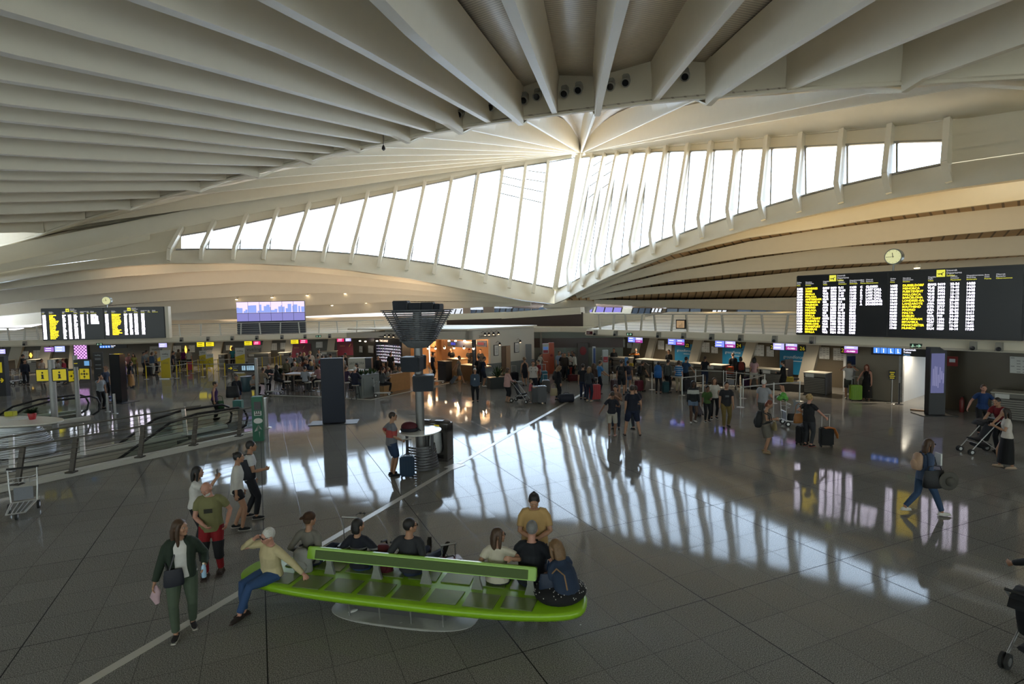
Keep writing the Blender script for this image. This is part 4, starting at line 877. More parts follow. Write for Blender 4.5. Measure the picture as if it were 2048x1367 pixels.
# ---------------------------------------------------------------- roof speakers and downlights
def roof_spot(x, y, r_, up):
 c = atV(x, y, SA-AX*.25, SB-AX*.25); t = thing('roof_spotlight', 'round grey spotlight on the dark step of the vault', 'spotlight', c, 0, 'spotlights on the step of the vault')
 mb = MB(); mb.box(AX*-.05+V((0, 0, .1)), (.36, .5, .4), rz=-TH); mb.build('bracket', mat('lamp_grey', (.36, .35, .30), .5), t, bevel=.05)
 dn = (-AX+V((0, 0, -.6))).normalized(); mb = MB(); mb.tube([V((0, 0, .05)), dn*.42], [.22, .25], 16); mb.build('barrel', mat('lamp_grey', (.36, .35, .3)), t, smooth=50)
 mb = MB(); mb.tube([dn*.40, dn*.46], [.19, .16], 16); mb.build('lens', BLACKG, t, smooth=50)
for x, y in ((985, 211), (1051, 197), (1077, 190), (1131, 184), (1159, 177), (1223, 170), (1253, 162), (1371, 150), (922, 225)): roof_spot(x, y, 1, 1)
GLOW = emis('lamp_glow', (1.0, .80, .52), 9.0)
for E_, lst in ((eL, ((473, 598, 2), (544, 594, 2), (614, 590, 2), (690, 586, 2), (766, 584, 2), (664, 610, 3), (732, 605, 3))), (eR, ((1521, 548, 3), (1664, 542, 3), (1834, 535, 2)))):
 for x, y, j in lst:
  A_ = azd(E_[j][0]+(-3 if E_ is eR else 3)); p = atV(x, y, Q, Q+A_); big = E_ is eR
  t = thing('downlight', 'glowing square lamp under the right-hand low ceiling' if big else 'tiny glowing downlight under the left low ceiling', 'lamp', p, 0, 'lamps under the right low ceiling' if big else 'downlights under the left low ceiling'); r_ = .20 if big else .11
  mb = MB(); mb.lathe([(r_*1.3, .25), (r_*1.3, 0), (r_*1.1, -.02)], (0, 0, 0), 14); mb.build('housing', WHITE2, t, smooth=40)
  mb = MB(); mb.lathe([(r_, 0), (r_, -.05)], (0, 0, -.02), 14); mb.build('bulb', GLOW, t)
t = thing('ceiling_pendant', 'small dark drop-shaped pendant hanging below the vault rib', 'pendant', atV(767, 294, SA-AX*1.2, SB-AX*1.2)); mb = MB(); mb.lathe([(.02, .14), (.10, .0), (.12, -.14), (.03, -.22)], (0, 0, 0), 10); mb.build('body', DSTEEL, t, smooth=50); mb = MB(); mb.tube([(0, 0, .1), (0, 0, 1.0)], .015, 6); mb.build('cord', BLACK, t)
# ---------------------------------------------------------------- totems, posts and stands on the floor
def slab(label, x0, x1, ytop, ybase, m, nm='totem', cat='totem', rz=0.0, dep=.16, plate=None, W_=None):
 """an upright slab standing where its foot is seen"""
 c = fl((x0+x1)/2, ybase); e0, e1 = atY(x0, ybase, c.y), atY(x1, ybase, c.y); W = W_ or (e1-e0).length/math.cos(rz); Hh = atY((x0+x1)/2, ytop, c.y).z
 t = thing(nm, label, cat, c, rz + math.atan2(-c.x, c.y)*0)
 mb = MB(); mb.box((0, dep/2, Hh/2), (W, dep, Hh)); mb.build('body', m, t, bevel=.012)
 if plate: mb = MB(); mb.box((0, dep/2, .012), (plate[0], plate[1], .024)); mb.build('base_plate', BLACK, t, bevel=.006)
 return t, W, Hh
NAVYG = mat('navy_gloss', (.007, .011, .026), .35, var=.05, spec=.25)
slab('tall dark navy screen totem standing alone in the middle of the floor', 646, 690, 716, 846, NAVYG, rz=R(8), dep=.22, plate=(1.9, .9))
slab('tall black totem on the left, in front of the queue by the checkered advert', 221, 246, 708, 805, BLACKG, rz=R(-14), dep=.35, plate=(1.5, 1.0))
t, W, Hh = slab('black totem with a lit bluish screen beside the toilets passage', 1859, 1888, 694, 830, BLACK, rz=R(-6), dep=.3, plate=(1.3, .9), W_=.62)
mb = MB(); mb.box((-.02, -.012, Hh*.62), (W*.78, .02, Hh*.58)); s_ = mb.build('screen', emis('screen_slate', (.16, .17, .34), .55), t)
rr_ = random.Random(5); mb = MB()
for k in range(7): mb.box((W*(-.3+.1*k), -.024, Hh*(.5+.1*rr_.random())), (W*.06, .006, Hh*(.1+.2*rr_.random())))
mb.build('skyline', emis('screen_dusk', (.28, .28, .48), .6), s_)
t, W, Hh = slab('advert totem with a purple and white checkered screen at left', 150, 178, 687, 748, BLACK, nm='advert_totem', cat='advert screen', rz=R(5), dep=.25)
for m, k0, nm in ((emis('check_light', (.72, .38, .80), 1.1), 0, 'screen'), (emis('check_dark', (.16, .03, .20), .6), 1, 'pattern')):
 mb = MB()
 if k0 == 0: mb.box((0, -.01, Hh*.74), (W*.84, .02, Hh*.47)); par_ = mb.build(nm, m, t)
 else:
  for i in range(8):
   for j in range(9):
    if (i+j) % 2: mb.box((W*.84*(-.5+(i+.5)/8), -.024, Hh*(.51+.46*(j+.5)/9)), (W*.84/9.5, .008, Hh*.44/10.5))
  mb.build(nm, m, par_)
# edge totem with pictograms
t, W, Hh = slab('dark sign totem with yellow pictograms cut by the left edge of the photo', -14, 13, 712, 792, SIGNB, nm='sign_totem', cat='sign', dep=.3)
mb = MB(); mb.box((W*.12, -.01, Hh*.72), (W*.42, .02, Hh*.26)); p_ = mb.build('yellow_panel', YEL, t); mb = MB(); mb.bar((W*.0, -.03, Hh*.40), (W*.36, -.03, Hh*.40), .05); mb.bar((W*.24, -.03, Hh*.45), (W*.37, -.03, Hh*.40), .05); mb.bar((W*.24, -.03, Hh*.35), (W*.37, -.03, Hh*.40), .05); mb.build('arrow', YEL, t)
# yellow and white roll-up stands
def rollup(label, x0, x1, ytop, ybase, legs=False, rz=0.0):
 c = fl((x0+x1)/2, ybase); W = (atY(x1, ybase, c.y)-atY(x0, ybase, c.y)).length; Hh = atY((x0+x1)/2, ytop, c.y).z; zb = .35*Hh if legs else .05
 t = thing('banner_stand', label, 'banner', c, rz)
 mb = MB(); mb.box((0, .03, (Hh+zb)/2), (W, .03, Hh-zb)); mb.build('panel', mat('banner_white', (.50, .50, .47), .6), t)
 mb = MB(); mb.prism([(-W/2+.005, .01, zb), (W/2-.005, .01, zb), (W/2-.005, .01, zb+(Hh-zb)*.74), (-W/2+.005, .01, zb+(Hh-zb)*.62)], (0, -.004, 0)); y_ = mb.build('yellow_field', mat('banner_yellow', (.56, .42, .006), .55), t)
 mb = MB(); text(mb, 'vueling', W*.24, Matrix.Translation((0, .008, zb+(Hh-zb)*.84)), 'C', W*.7); mb.box((0, .008, zb+(Hh-zb)*.77), (W*.6, .006, .015)); mb.build('lettering', DINK, t, fix=False)
 mb = MB()
 if legs:
  mb.tube([(W*.22*math.cos(a), .0, zb+(Hh-zb)*.38+W*.22*math.sin(a)) for a in [k*PI/5 for k in range(9)]], .012, 6); mb.bar((0, 0, zb+.06), (0, 0, zb+.2), .02)
 else:
  for k in range(2): mb.box((0, .004, zb+(Hh-zb)*(.56-.04*k)), (W*.6, .006, .018))
 mb.build('symbol', DINK, y_, fix=False)
 if legs:
  for sx in (-1, 1):
   mb = MB(); mb.bar((sx*W*.4, .03, 0), (sx*W*.4, .03, zb), .04); mb.build('leg', mat('post_yellow', (.62, .46, .01), .5), t)
 else: mb = MB(); mb.box((0, .03, .03), (W*1.12, .5, .06)); mb.build('foot', STEEL, t, bevel=.01)
rollup('yellow and white roll-up stand, leftmost and nearest of the airline banners', 323, 342, 700, 757)
rollup('yellow standing sign with round symbol, left one of the pair', 400, 414, 701, 742, True)
rollup('yellow standing sign with round symbol, right one of the pair and slightly nearer', 413, 428, 707, 748, True)
rollup('yellow and white banner just left of the cafe tables, above the wayfinding sign', 472, 491, 695, 744)
# vueling grey info board on the left
c = fl(200, 775); t = thing('info_board', 'grey upright info board with white lettering right of the checkered advert', 'info board', fl(199, 760)); d_ = t.location.y
W = (atY(208, 760, d_)-atY(189, 760, d_)).length; Hh = atY(199, 704, d_).z
mb = MB(); mb.box((0, 0, Hh/2), (W, .06, Hh)); mb.build('panel', mat('board_grey', (.055, .055, .058), .5), t)
mb = MB(); text(mb, 'vueling', W*.22, Matrix.Translation((0, -.035, Hh*.88)), 'C', W*.75)
for z in (.78, .74, .55, .42): mb.box((0, -.036, Hh*z), (W*.6, .008, .03))
mb.build('lettering', WTXT, t, fix=False)
# sign posts left
POST = mat('sign_post', (.34, .34, .33), .45, metal=.3)
PICT = emis('pictogram_blue', (.14, .34, .62), .8)
def face_sign(par, M_, W, kind):
 mb = MB(); mb.box(M_ @ V((0, 0, 0)), (W, .09, W), M=M_.to_3x3()); s_ = mb.build('sign_box', SIGNB, par, bevel=.015)
 mb = MB(); mb.box(M_ @ V((0, -.05, 0)), (W*.84, .014, W*.84), M=M_.to_3x3()); y_ = mb.build('yellow_face', YEL, s_, bevel=.006)
 mb = MB(); f = lambda x, z: M_ @ V((x*W, -.062, z*W)); up = M_.to_3x3() @ V((0, 1, 0))
 if kind == 'i':
  mb.bar(f(0, -.24), f(0, .06), W*.13, .01, up=up); mb.bar(f(-.10, -.24), f(.10, -.24), W*.06, .01, up=up); mb.bar(f(-.09, .04), f(.02, .04), W*.06, .01, up=up); mb.ball(f(0, .20), (W*.075, .012, W*.075), 10, 6)
 else:
  mb.ball(f(0, 0), (W*.09, .012, W*.09), 10, 6)
  for k in range(4):
   a = k*PI/2; ca, sa = math.cos(a), math.sin(a); g = lambda r, s: f(r*ca-s*sa, r*sa+s*ca)
   mb.bar(g(.36, 0), g(.16, 0), W*.05, .01, up=up); mb.bar(g(.25, .08), g(.15, 0), W*.05, .01, up=up); mb.bar(g(.25, -.08), g(.15, 0), W*.05, .01, up=up)
 mb.build('symbol', SIGNB, y_, fix=False)
def post_at(label, x, y, ytop, r_=.085):
 c = fl(x, y); t = thing('sign_post', label, 'sign', c); Hh = atY(x, ytop, c.y).z
 mb = MB(); mb.tube([(0, 0, 0), (0, 0, Hh)], r_, 14); mb.build('pole', POST, t, smooth=40); return t, c, Hh
t, c, Hh = post_at('grey sign post with yellow information i signs at far left', 112, 870, 719, .11)
for x, y, rz, kd in ((87, 750, R(8), 'i'), (120, 749, R(20), 'i')):
 p = atY(x, y, c.y-.05)-c; face_sign(t, Matrix.Translation(p) @ Matrix.Rotation(rz, 4, 'Z'), .50, kd)
t, c, Hh = post_at('grey sign post with yellow arrow signs and dark direction board, right of the i signs', 158, 840, 710, .09)
for x, y, rz, kd in ((134, 750, R(10), 'a'), (146, 751, R(75), 'a'), (171, 747, R(-6), 'a')):
 p = atY(x, y, c.y-.05)-c; face_sign(t, Matrix.Translation(p) @ Matrix.Rotation(rz, 4, 'Z'), .54, kd)
p = atY(163, 726, c.y-.1)-c; mb = MB(); mb.box(p+V((.05, 0, 0)), (.72, .08, .30)); b_ = mb.build('direction_board', SIGNB, t); mb = MB(); mb.box(p+V((.26, -.05, 0)), (.20, .02, .20)); mb.build('pictogram', PICT, b_)
mb = MB(); mb.bar(p+V((-.28, -.05, 0)), p+V((-.14, -.05, 0)), .03); mb.build('arrow', YEL, b_)
t, c, Hh = post_at('grey sign post with a long dark toilets direction board, left of the cafe', 515, 792, 716, .085)
a, b = atY(450, 728, c.y-.1)-c, atY(512, 744, c.y-.1)-c
mb = MB(); mb.prism([V((a.x, 0, b.z)), V((b.x, 0, b.z)), V((b.x, 0, a.z)), V((a.x, 0, a.z))], (0, .10, 0)); b_ = mb.build('direction_board', SIGNB, t); W = b.x-a.x; zc_ = (a.z+b.z)/2
mb = MB(); mb.box((a.x+W*.58, -.02, zc_), (W*.11, .03, .24)); mb.box((a.x+W*.80, -.02, zc_), (W*.24, .03, .24)); pc_ = mb.build('pictogram', emis('pictogram_pale', (.32, .50, .62), .7), b_)
mb = MB()
for u in (.58, .735, .80, .86): mb.ball((a.x+W*u, -.04, zc_+.07), .03, 8, 5); mb.bar((a.x+W*u, -.04, zc_-.10), (a.x+W*u, -.04, zc_+.04), .045, .01)
mb.build('figure', mat('pict_blue', (.02, .06, .14), .5), pc_)
mb = MB(); mb.bar((a.x+W*.08, -.02, zc_), (a.x+W*.20, -.02, zc_), .035); mb.bar((a.x+W*.15, -.02, zc_+.06), (a.x+W*.20, -.02, zc_), .035); mb.bar((a.x+W*.15, -.02, zc_-.06), (a.x+W*.20, -.02, zc_), .035); text(mb, 'Aseos', .10, Matrix.Translation((a.x+W*.23, -.02, zc_-.13))); mb.build('arrow', YEL, b_, fix=False)
mb = MB(); text(mb, 'Komunak', .075, Matrix.Translation((a.x+W*.23, -.02, zc_+.08)), maxw=W*.25); text(mb, 'Toilets', .075, Matrix.Translation((a.x+W*.23, -.02, zc_-.02)), maxw=W*.25); mb.build('lettering', WTXT, b_, fix=False)
# hanging toilets signs
def hang_sign(label, f, x0, x1, y0, y1, d, nrm, p0):
 a, b = f(x0, y1, p0), f(x1, y1, p0); zt = f((x0+x1)/2, y0, p0).z; a.z = b.z = (a.z+b.z)/2; W = (b-a).length; Hh = zt-a.z; t = thing('hanging_sign', label, 'sign', a); q = frame((0, 0, 0), d)
 mb = MB(); mb.prism([q @ V(c) for c in ((0, 0, 0), (W, 0, 0), (W, 0, Hh), (0, 0, Hh))], nrm*.15); mb.build('case', SIGNB, t)
 h_ = Hh*.62
 for k in range(4):
  mb = MB(); mb.box(q @ V((W*.05+h_*(.5+1.12*k), -.01, Hh*.5)), (h_, .02, h_), M=q.to_3x3()); s_ = mb.build('pictogram', emis('pictogram_royal', (.06, .20, .78), 1.3), t)
  mb = MB(); cx_ = W*.05+h_*(.5+1.12*k); mb.ball(q @ V((cx_, -.025, Hh*.5+h_*.28)), h_*.09, 8, 5); mb.bar(q @ V((cx_, -.025, Hh*.5-h_*.36)), q @ V((cx_, -.025, Hh*.5+h_*.16)), h_*.2, .01);
  if k > 1: mb.bar(q @ V((cx_, -.025, Hh*.5-h_*.1)), q @ V((cx_+h_*.3, -.025, Hh*.5-h_*.3)), h_*.12, .01)
  mb.build('figure', SCR_W, s_)
 mb = MB(); text(mb, 'Komunak', Hh*.30, q @ Matrix.Translation((W*.05+h_*4.7, -.01, Hh*.62)), maxw=W*.25); text(mb, 'Toilets', Hh*.26, q @ Matrix.Translation((W*.05+h_*4.7, -.01, Hh*.34)), maxw=W*.25); mb.build('lettering', SCR_W, t, fix=False)
 mb = MB(); text(mb, 'Aseos', Hh*.26, q @ Matrix.Translation((W*.05+h_*4.7, -.01, Hh*.08)), maxw=W*.25); mb.build('lettering', PICT, t, fix=False)
 mb = MB(); mb.bar(q @ V((W*.2, .07, Hh)), q @ V((W*.2, .07, Hh+.4)), .03); mb.bar(q @ V((W*.8, .07, Hh)), q @ V((W*.8, .07, Hh+.4)), .03); mb.build('hanger', DSTEEL, t)
hang_sign('black toilets sign with four lit blue pictograms hanging by the passage at right', kr, 1742, 1852, 693, 711, RD, RN, 1.0)
hang_sign('black toilets sign with four lit blue pictograms hanging left of the queue', kl, 197, 254, 689, 696, LD, LN, .8)
def exit_sign(label, p, d, col, sy=1):
 q = frame(p, d); o = tag(MB().box(q @ V((0, 0, 0)), (.42, .06, .17), M=q.to_3x3()).build('exit_sign', mat('exit_green_dark', (.02, .05, .035), .5)), label, 'sign')
 mb = MB(); mb.bar(q @ V((.02, -.04, 0)), q @ V((.16, -.04, 0)), .025); mb.bar(q @ V((.10, -.04, .05)), q @ V((.17, -.04, 0)), .025); mb.bar(q @ V((.10, -.04, -.05)), q @ V((.17, -.04, 0)), .025); mb.ball(q @ V((-.10, -.04, .05)), .02, 6, 4); mb.bar(q @ V((-.10, -.04, .03)), q @ V((-.13, -.04, -.06)), .03); mb.bar(q @ V((-.10, -.04, .02)), q @ V((-.05, -.04, -.04)), .02); mb.build('pictogram', emis('exit_glow', (.45, .8, .55), .6), o)
exit_sign('small green exit sign on the deck edge above the toilets passage', kr(1832, 691, -.06), RD, 0); exit_sign('small dark exit sign on the right deck edge, first from the far corner', kr(1259, 668, -.2), RD, 0); exit_sign('small dark exit sign on the left deck edge above the crowded desks', kl(637, 672, -.2), LD, 0); exit_sign('small dark exit sign just above the left toilets sign', kl(199, 688, -.2), LD, 0)
c = kr(1179, 665, -.1); q = frame(c, RD); o = tag(MB().box(q @ V((0, 0, 0)), (.5, .05, .2), M=q.to_3x3()).build('red_sign', mat('sign_maroon', (.10, .01, .015), .5)), 'small dark red sign at the far corner of the right deck edge', 'sign')
mb = MB(); text(mb, 'EXIT', .12, q @ Matrix.Translation((-.18, -.03, -.05))); mb.build('lettering', WTXT, o, fix=False)
# framed picture on the right railing
a = kr(1362, 648, .1); q = frame(a, RD); o = tag(MB().box(a, (.62, .08, .52), M=q.to_3x3()).build('hanging_display', BLACK), 'square framed display hanging on the right gallery railing', 'screen')
mb = MB(); mb.box(q @ V((0, -.05, 0)), (.50, .02, .40), M=q.to_3x3()); sc_ = mb.build('picture', emis('picture_tan', (.42, .28, .15), .7), o); mb = MB()
for x, h_ in ((-.08, .10), (.0, .14), (.10, .22)): mb.bar(q @ V((x, -.065, -.16)), q @ V((x, -.065, -.16+h_)), .04, .01)
mb.build('figure', BLACK, sc_)
# green stand with defibrillator
GREEN = mat('stand_green', (.006, .10, .052), .45, var=.05); c = fl(517, 882); t = thing('defibrillator_stand', 'tall green emergency stand beside the escalator rail with white arrow', 'defibrillator stand', c, R(14))
Hh = atY(513, 793, c.y).z; mb = MB(); mb.box((0, .14, Hh/2), (.36, .30, Hh)); mb.build('body', GREEN, t, bevel=.015)
mb = MB(); mb.box((.02, -.015, Hh*.80), (.22, .03, Hh*.18)); mb.build('window', mat('stand_window', (.02, .012, .015), .2), t)
mb = MB(); mb.box((.02, -.015, Hh*.63), (.24, .02, Hh*.10)); pl_ = mb.build('instruction_plate', PAPER, t); mb = MB()
for k in range(3): mb.box((-.05+.07*k, -.028, Hh*.66), (.035, .006, .07))
mb.box((.02, -.028, Hh*.61), (.18, .006, .05)); mb.build('printing', DINK, pl_)
mb = MB(); mb.ball((.02, -.012, Hh*.46), (.15, .012, .10), 20, 8); mb.build('oval_label', PAPER, t, smooth=60)
mb = MB(); mb.prism([(-.12, -.002, Hh*.22), (.02, -.002, Hh*.38), (.02, -.002, Hh*.25)], (0, -.008, 0)); mb.prism([(.03, -.002, Hh*.37), (.14, -.002, Hh*.26), (.06, -.002, Hh*.28)], (0, -.008, 0)); mb.prism([(.02, -.002, Hh*.22), (.07, -.002, Hh*.22), (.05, -.002, Hh*.08)], (0, -.008, 0)); mb.build('arrow', PAPER, t)
# turned steel bollards
def bollard(label, x, y, ytop, r_=.06):
 c = fl(x, y); Hh = atY(x, ytop, c.y).z; t = thing('bollard', label, 'bollard', c); mb = MB(); mb.tube([(0, 0, 0), (0, 0, Hh)], r_, 14); mb.build('post', STEEL, t, smooth=40); mb = MB(); mb.lathe([(r_*2.4, 0), (r_*2.3, .02), (r_*1.1, .035)], (0, 0, 0), 16); mb.build('base', STEEL, t, smooth=40)
bollard('taller steel bollard just right of the green stand', 533, 855, 795, .08); bollard('shorter steel bollard between green stand and the taller one', 527, 851, 809, .07); bollard('slim steel bollard beside the man on the phone, left of two', 216, 823, 786, .05); bollard('slim steel bollard in front of the black left totem, right of two', 230, 827, 787, .055)
# ---------------------------------------------------------------- pole with loudspeakers, funnel of slats, table and litter bin
c = fl(843, 934); t = thing('speaker_column', 'steel column in the centre carrying loudspeakers and a funnel of grey slats', 'column', c)
zz = lambda y: atY(838, y, c.y).z
mb = MB(); mb.tube([(0, 0, 0), (0, 0, zz(620))], .125, 20); mb.build('pole', mat('pole_grey', (.20, .20, .20), .35, metal=.5), t, smooth=40)
FUN = mat('funnel_slat', (.075, .08, .09), .45, metal=.3)
z1, z0 = zz(620), zz(681); n = 17; zb = zz(695)
for k in range(n):
 f_ = k/(n-1); z = lerp(z1, z0, f_); r_ = lerp(1.0, .48, f_**.9)
 mb = MB(); m_ = 28
 P = [V((r_*math.cos(2*PI*i/m_), r_*.72*math.sin(2*PI*i/m_), z)) for i in range(m_)]
 for i in range(m_): mb.bar(P[i], P[(i+1) % m_], .085, .030)
 mb.build('slat', FUN, t)
for k in range(8):
 a = 2*PI*k/8+.2; mb = MB(); mb.bar((.97*math.cos(a), .97*.72*math.sin(a), z1), (.46*math.cos(a), .46*.72*math.sin(a), z0), .03); mb.build('bracket', FUN, t)
mb = MB(); mb.lathe([(.22, 0), (.30, .02), (.50, z0-zb), (.46, z0-zb+.02)], (0, 0, zb), 28, 1.0, .75); mb.build('bowl', mat('bowl_grey', (.17, .18, .19), .5), t, smooth=50)
SPK = mat('speaker_navy', (.010, .013, .020), .5); GRL = mat('speaker_grille', (.018, .022, .032), .7, bump=.5, scale=400)
def speaker_box(label, x0, x1, y0, y1, dy, rz, tilt=0, dep=.5):
 Y = c.y+dy; a, b = atY(x0, y1, Y), atY(x1, y1, Y); Wd = (b-a).length; zt, zb = atY((x0+x1)/2, y0, Y).z, atY((x0+x1)/2, y1, Y).z
 o_ = (a+b)/2; o_.z = zb; t = thing('loudspeaker', label, 'loudspeaker', o_, rz); Hh = zt-zb
 mb = MB(); mb.prism([(-Wd/2, 0, 0), (Wd/2, 0, 0), (Wd/2+.02, tilt, Hh), (-Wd/2-.02, tilt, Hh)], (0, dep, 0)); mb.build('cabinet', SPK, t, bevel=.02)
 mb = MB(); mb.prism([(-Wd*.45, -.003, Hh*.06), (Wd*.45, -.003, Hh*.06), (Wd*.46, tilt*.94-.003, Hh*.94), (-Wd*.46, tilt*.94-.003, Hh*.94)], (0, -.012, 0)); mb.build('grille', GRL, t)
 mb = MB(); mb.bar((0, dep*.7, Hh*.7), (0, dep*.7+.25, Hh*.7), .06); mb.build('bracket', DSTEEL, t)
speaker_box('loudspeaker hung on the centre column, upper left of the lower group', 802, 839, 714, 744, -.66, R(-6), -.05); speaker_box('loudspeaker on the far side of the centre column, narrow in view', 841, 853, 710, 738, .25, R(30), 0, .35); speaker_box('lowest loudspeaker on the centre column, tilted forward', 826, 866, 752, 783, -.62, R(5), .10)
speaker_box('large square loudspeaker on top of the slatted funnel, leftmost', 786, 814, 601, 625, -.3, R(0), 0, .5)
speaker_box('loudspeaker in the middle of the row on top of the funnel', 816, 840, 605, 624, -.2, R(4), 0, .4); speaker_box('long loudspeaker on top of the funnel with a pale lid', 841, 865, 604, 624, -.1, R(-3), 0, .4); speaker_box('end loudspeaker on top of the funnel, rightmost and lowest', 865, 878, 607, 624, .0, R(-12), 0, .4)
t = thing('standing_table', 'round white standing table on a slatted drum around the centre column', 'table', c)
mb = MB(); zt = 1.10; mb.lathe([(.02, zt-.05), (.56, zt-.05), (.60, zt-.03), (.60, zt), (.02, zt)], (0, 0, 0), 40, 1.0, 1.15); mb.build('tabletop', mat('table_white', (.70, .69, .64), .2, var=.03), t, smooth=40)
SLG = mat('drum_slat', (.16, .16, .17), .35, metal=.6)
for k in range(9):
 z = .06+.075*k; r_ = .50-.012*k; mb = MB(); P = [V((r_*math.cos(a), r_*math.sin(a), z)) for a in [R(190+i*10) for i in range(21)]]
 for p, q in zip(P, P[1:]): mb.bar(p, q, .02, .058)
 mb.build('slat', SLG, t)
for x, y in ((-.36, -.2), (.36, -.2)): mb = MB(); mb.bar((x, y, 0), (x, y, zt-.05), .07); mb.build('leg', DSTEEL, t)
a, b = fl(866, 921), fl(895, 923); d_ = (b-a).normalized(); a = b-d_*1.05; t = thing('recycling_bin', 'brown-grey recycling bin with clear white bag behind the centre table', 'bin', (a+b)/2, math.atan2(d_.y, d_.x)); Hh = 1.16
BINM = mat('bin_bronze', (.10, .092, .085), .35, metal=.5)
mb = MB(); mb.box((0, .24, .04), (1.05, .48, .08)); mb.box((-.50, .24, .58), (.05, .48, 1.0)); mb.box((.46, .24, .58), (.13, .48, 1.0)); mb.box((0, .46, .58), (1.05, .04, 1.0)); mb.box((0, .24, 1.0), (1.05, .48, .25)); mb.tube([(-.52, .24, 1.07), (.52, .24, 1.07)], .12, 12); mb.build('housing', BINM, t, bevel=.012)
mb = MB(); mb.tube([(.05, .24, .2), (.05, .24, .35), (.05, .24, .6), (.06, .24, .88)], [.17, .22, .20, .17], 12); mb.build('bag', mat('bag_clear', (.62, .63, .64), .3, bump=.6, scale=20), t, smooth=60)
mb = MB(); mb.tube([(-.28, .24, .12), (-.28, .24, .4), (-.28, .24, .85)], [.16, .2, .16], 12); mb.build('bag', mat('bag_dark', (.05, .05, .05), .4), t, smooth=60)
mb = MB(); mb.box((.2, .01, 1.10), (.16, .10, .02)); mb.box((.2, -.005, 1.04), (.16, .02, .12)); mb.build('yellow_label', YEL, t)
for x in (-.25, .2): mb = MB(); mb.box((x, .22, 1.19), (.26, .16, .03)); mb.build('lid', DSTEEL, t)
# wine-red bag on the table
p = V((c.x-.30, c.y-.12, zt)); t = thing('travel_bag', 'dark red travel bag lying on the round white standing table', 'bag', p); mb = MB(); mb.ball((0, 0, .13), (.24, .17, .15), 18, 10); mb.build('body', mat('wine_cloth', (.075, .006, .014), .7, bump=.4), t, smooth=60)
mb = MB(); mb.lathe([(.22, 0), (.25, .03), (.24, .09), (.2, .10)], (0, 0, 0), 18, 1.05, .75); mb.build('bottom', mat('bag_navy', (.01, .011, .02), .7), t, smooth=50); mb = MB(); mb.tube([(.18, -.05, .12), (.30, -.1, .06), (.34, -.06, .02)], .018, 6); mb.build('strap', BLACK, t)
# ---------------------------------------------------------------- green bench
A_, B_ = fl(485, 1139, .43), fl(1172, 1213, .43); A_.z = B_.z = 0; cB = (A_+B_)/2 + V((.03, .13, 0)); bx = (B_-A_).normalized(); L_ = (B_-A_).length
bench = thing('bench', 'long lime green double-sided bench with rounded ends in the foreground', 'bench', cB, math.atan2(bx.y, bx.x))
LIME = mat('lime_green', (.215, .42, .012), .28, var=.04, scale=2); PADM = mat('pad_green', (.15, .20, .07), .22, var=.05)
def outline(L, Wd, n=48):
 P = []
 for k in range(n):
  a = 2*PI*k/n; ca, sa = math.cos(a), math.sin(a); P.append((L/2*math.copysign(abs(ca)**.75, ca), Wd/2*math.copysign(abs(sa)**.62, sa)))
 return P
mb = MB(); prof = [(.80, .30), (.955, .325), (1.0, .37), (1.0, .40), (.975, .43), (.93, .44), (.5, .44), (.02, .44)]; n = 64; vs = []; Wb = 1.22
for s_, z in prof: vs += [(x*(1-(1-s_)*.5*Wb/L_*2 if s_ > .5 else s_), y*s_, z) for x, y in outline(L_, Wb, n)]
k = len(prof); mb.add(vs, [(i*n+j, i*n+(j+1) % n, (i+1)*n+(j+1) % n, (i+1)*n+j) for i in range(k-1) for j in range(n)] + [tuple(range((k-1)*n, k*n)), tuple(range(n-1, -1, -1))]); mb.build('seat', LIME, bench, smooth=50)
for sy in (-1, 1):
 for i in range(8):
  x0 = -L_/2+.62+i*(L_-1.24)/8; x1 = x0+(L_-1.24)/8-.07; yo = .50 if 0 < i < 7 else .44
  P = [(x0+.05*sy*0, sy*.10, .441), (x1, sy*.10, .441), (x1-.02, sy*yo, .441), (x0, sy*yo, .441)]
  mb = MB(); mb.prism(P if sy > 0 else P[::-1], (0, 0, .012)); mb.build('seat_pad', PADM, bench, bevel=.008)
xa, xb = -L_/2+1.15, L_/2-.72
mb = MB(); mb.prism([(xa, -.05, .78), (xa-.03, .05, .78), (xa+.02, .035, .93), (xa+.02, -.02, .93)], (0, 0, 0)) if 0 else None
mb.add([(x, y, z) for x in (xa, xb) for y, z in ((-.075, .69), (.075, .69), (.05, .86), (-.02, .87))], [(0, 1, 2, 3), (7, 6, 5, 4), (0, 4, 5, 1), (1, 5, 6, 2), (2, 6, 7, 3), (3, 7, 4, 0)]); br = mb.build('backrest', LIME, bench, bevel=.012)
mb = MB(); mb.prism([(xa+.15, -.073, .715), (xb-.12, -.073, .715), (xb-.12, -.036, .835), (xa+.15, -.036, .835)], (0, -.008, -.002)); mb.build('inlay', mat('inlay_green', (.06, .10, .02), .7), br)
for i in range(5):
 x = lerp(xa+.35, xb-.10, i/4); mb = MB(); mb.prism([(x-.09, 0, .44), (x+.09, 0, .44), (x+.045, 0, .60), (x+.05, 0, .73), (x-.05, 0, .73), (x-.045, 0, .60)], (0, .05, 0)); mb.build('bracket', mat('bracket_grey', (.30, .31, .28), .35, metal=.5), bench)
BASEM = mat('base_grey', (.40, .40, .38), .4, metal=.2)
mb = MB(); off = fl(807, 1225)-cB; ox = off.dot(bx);
vs = []; pf = [(1.0, 0), (1.0, .012), (.97, .022), (.02, .024)]
for s_, z in pf: vs += [(ox+x*s_, y*s_, z) for x, y in outline(2.35, 1.0, 40)]
mb.add(vs, [(i*40+j, i*40+(j+1) % 40, (i+1)*40+(j+1) % 40, (i+1)*40+j) for i in range(3) for j in range(40)]+[tuple(range(120, 160))]); mb.build('base_plate', BASEM, bench, smooth=30)
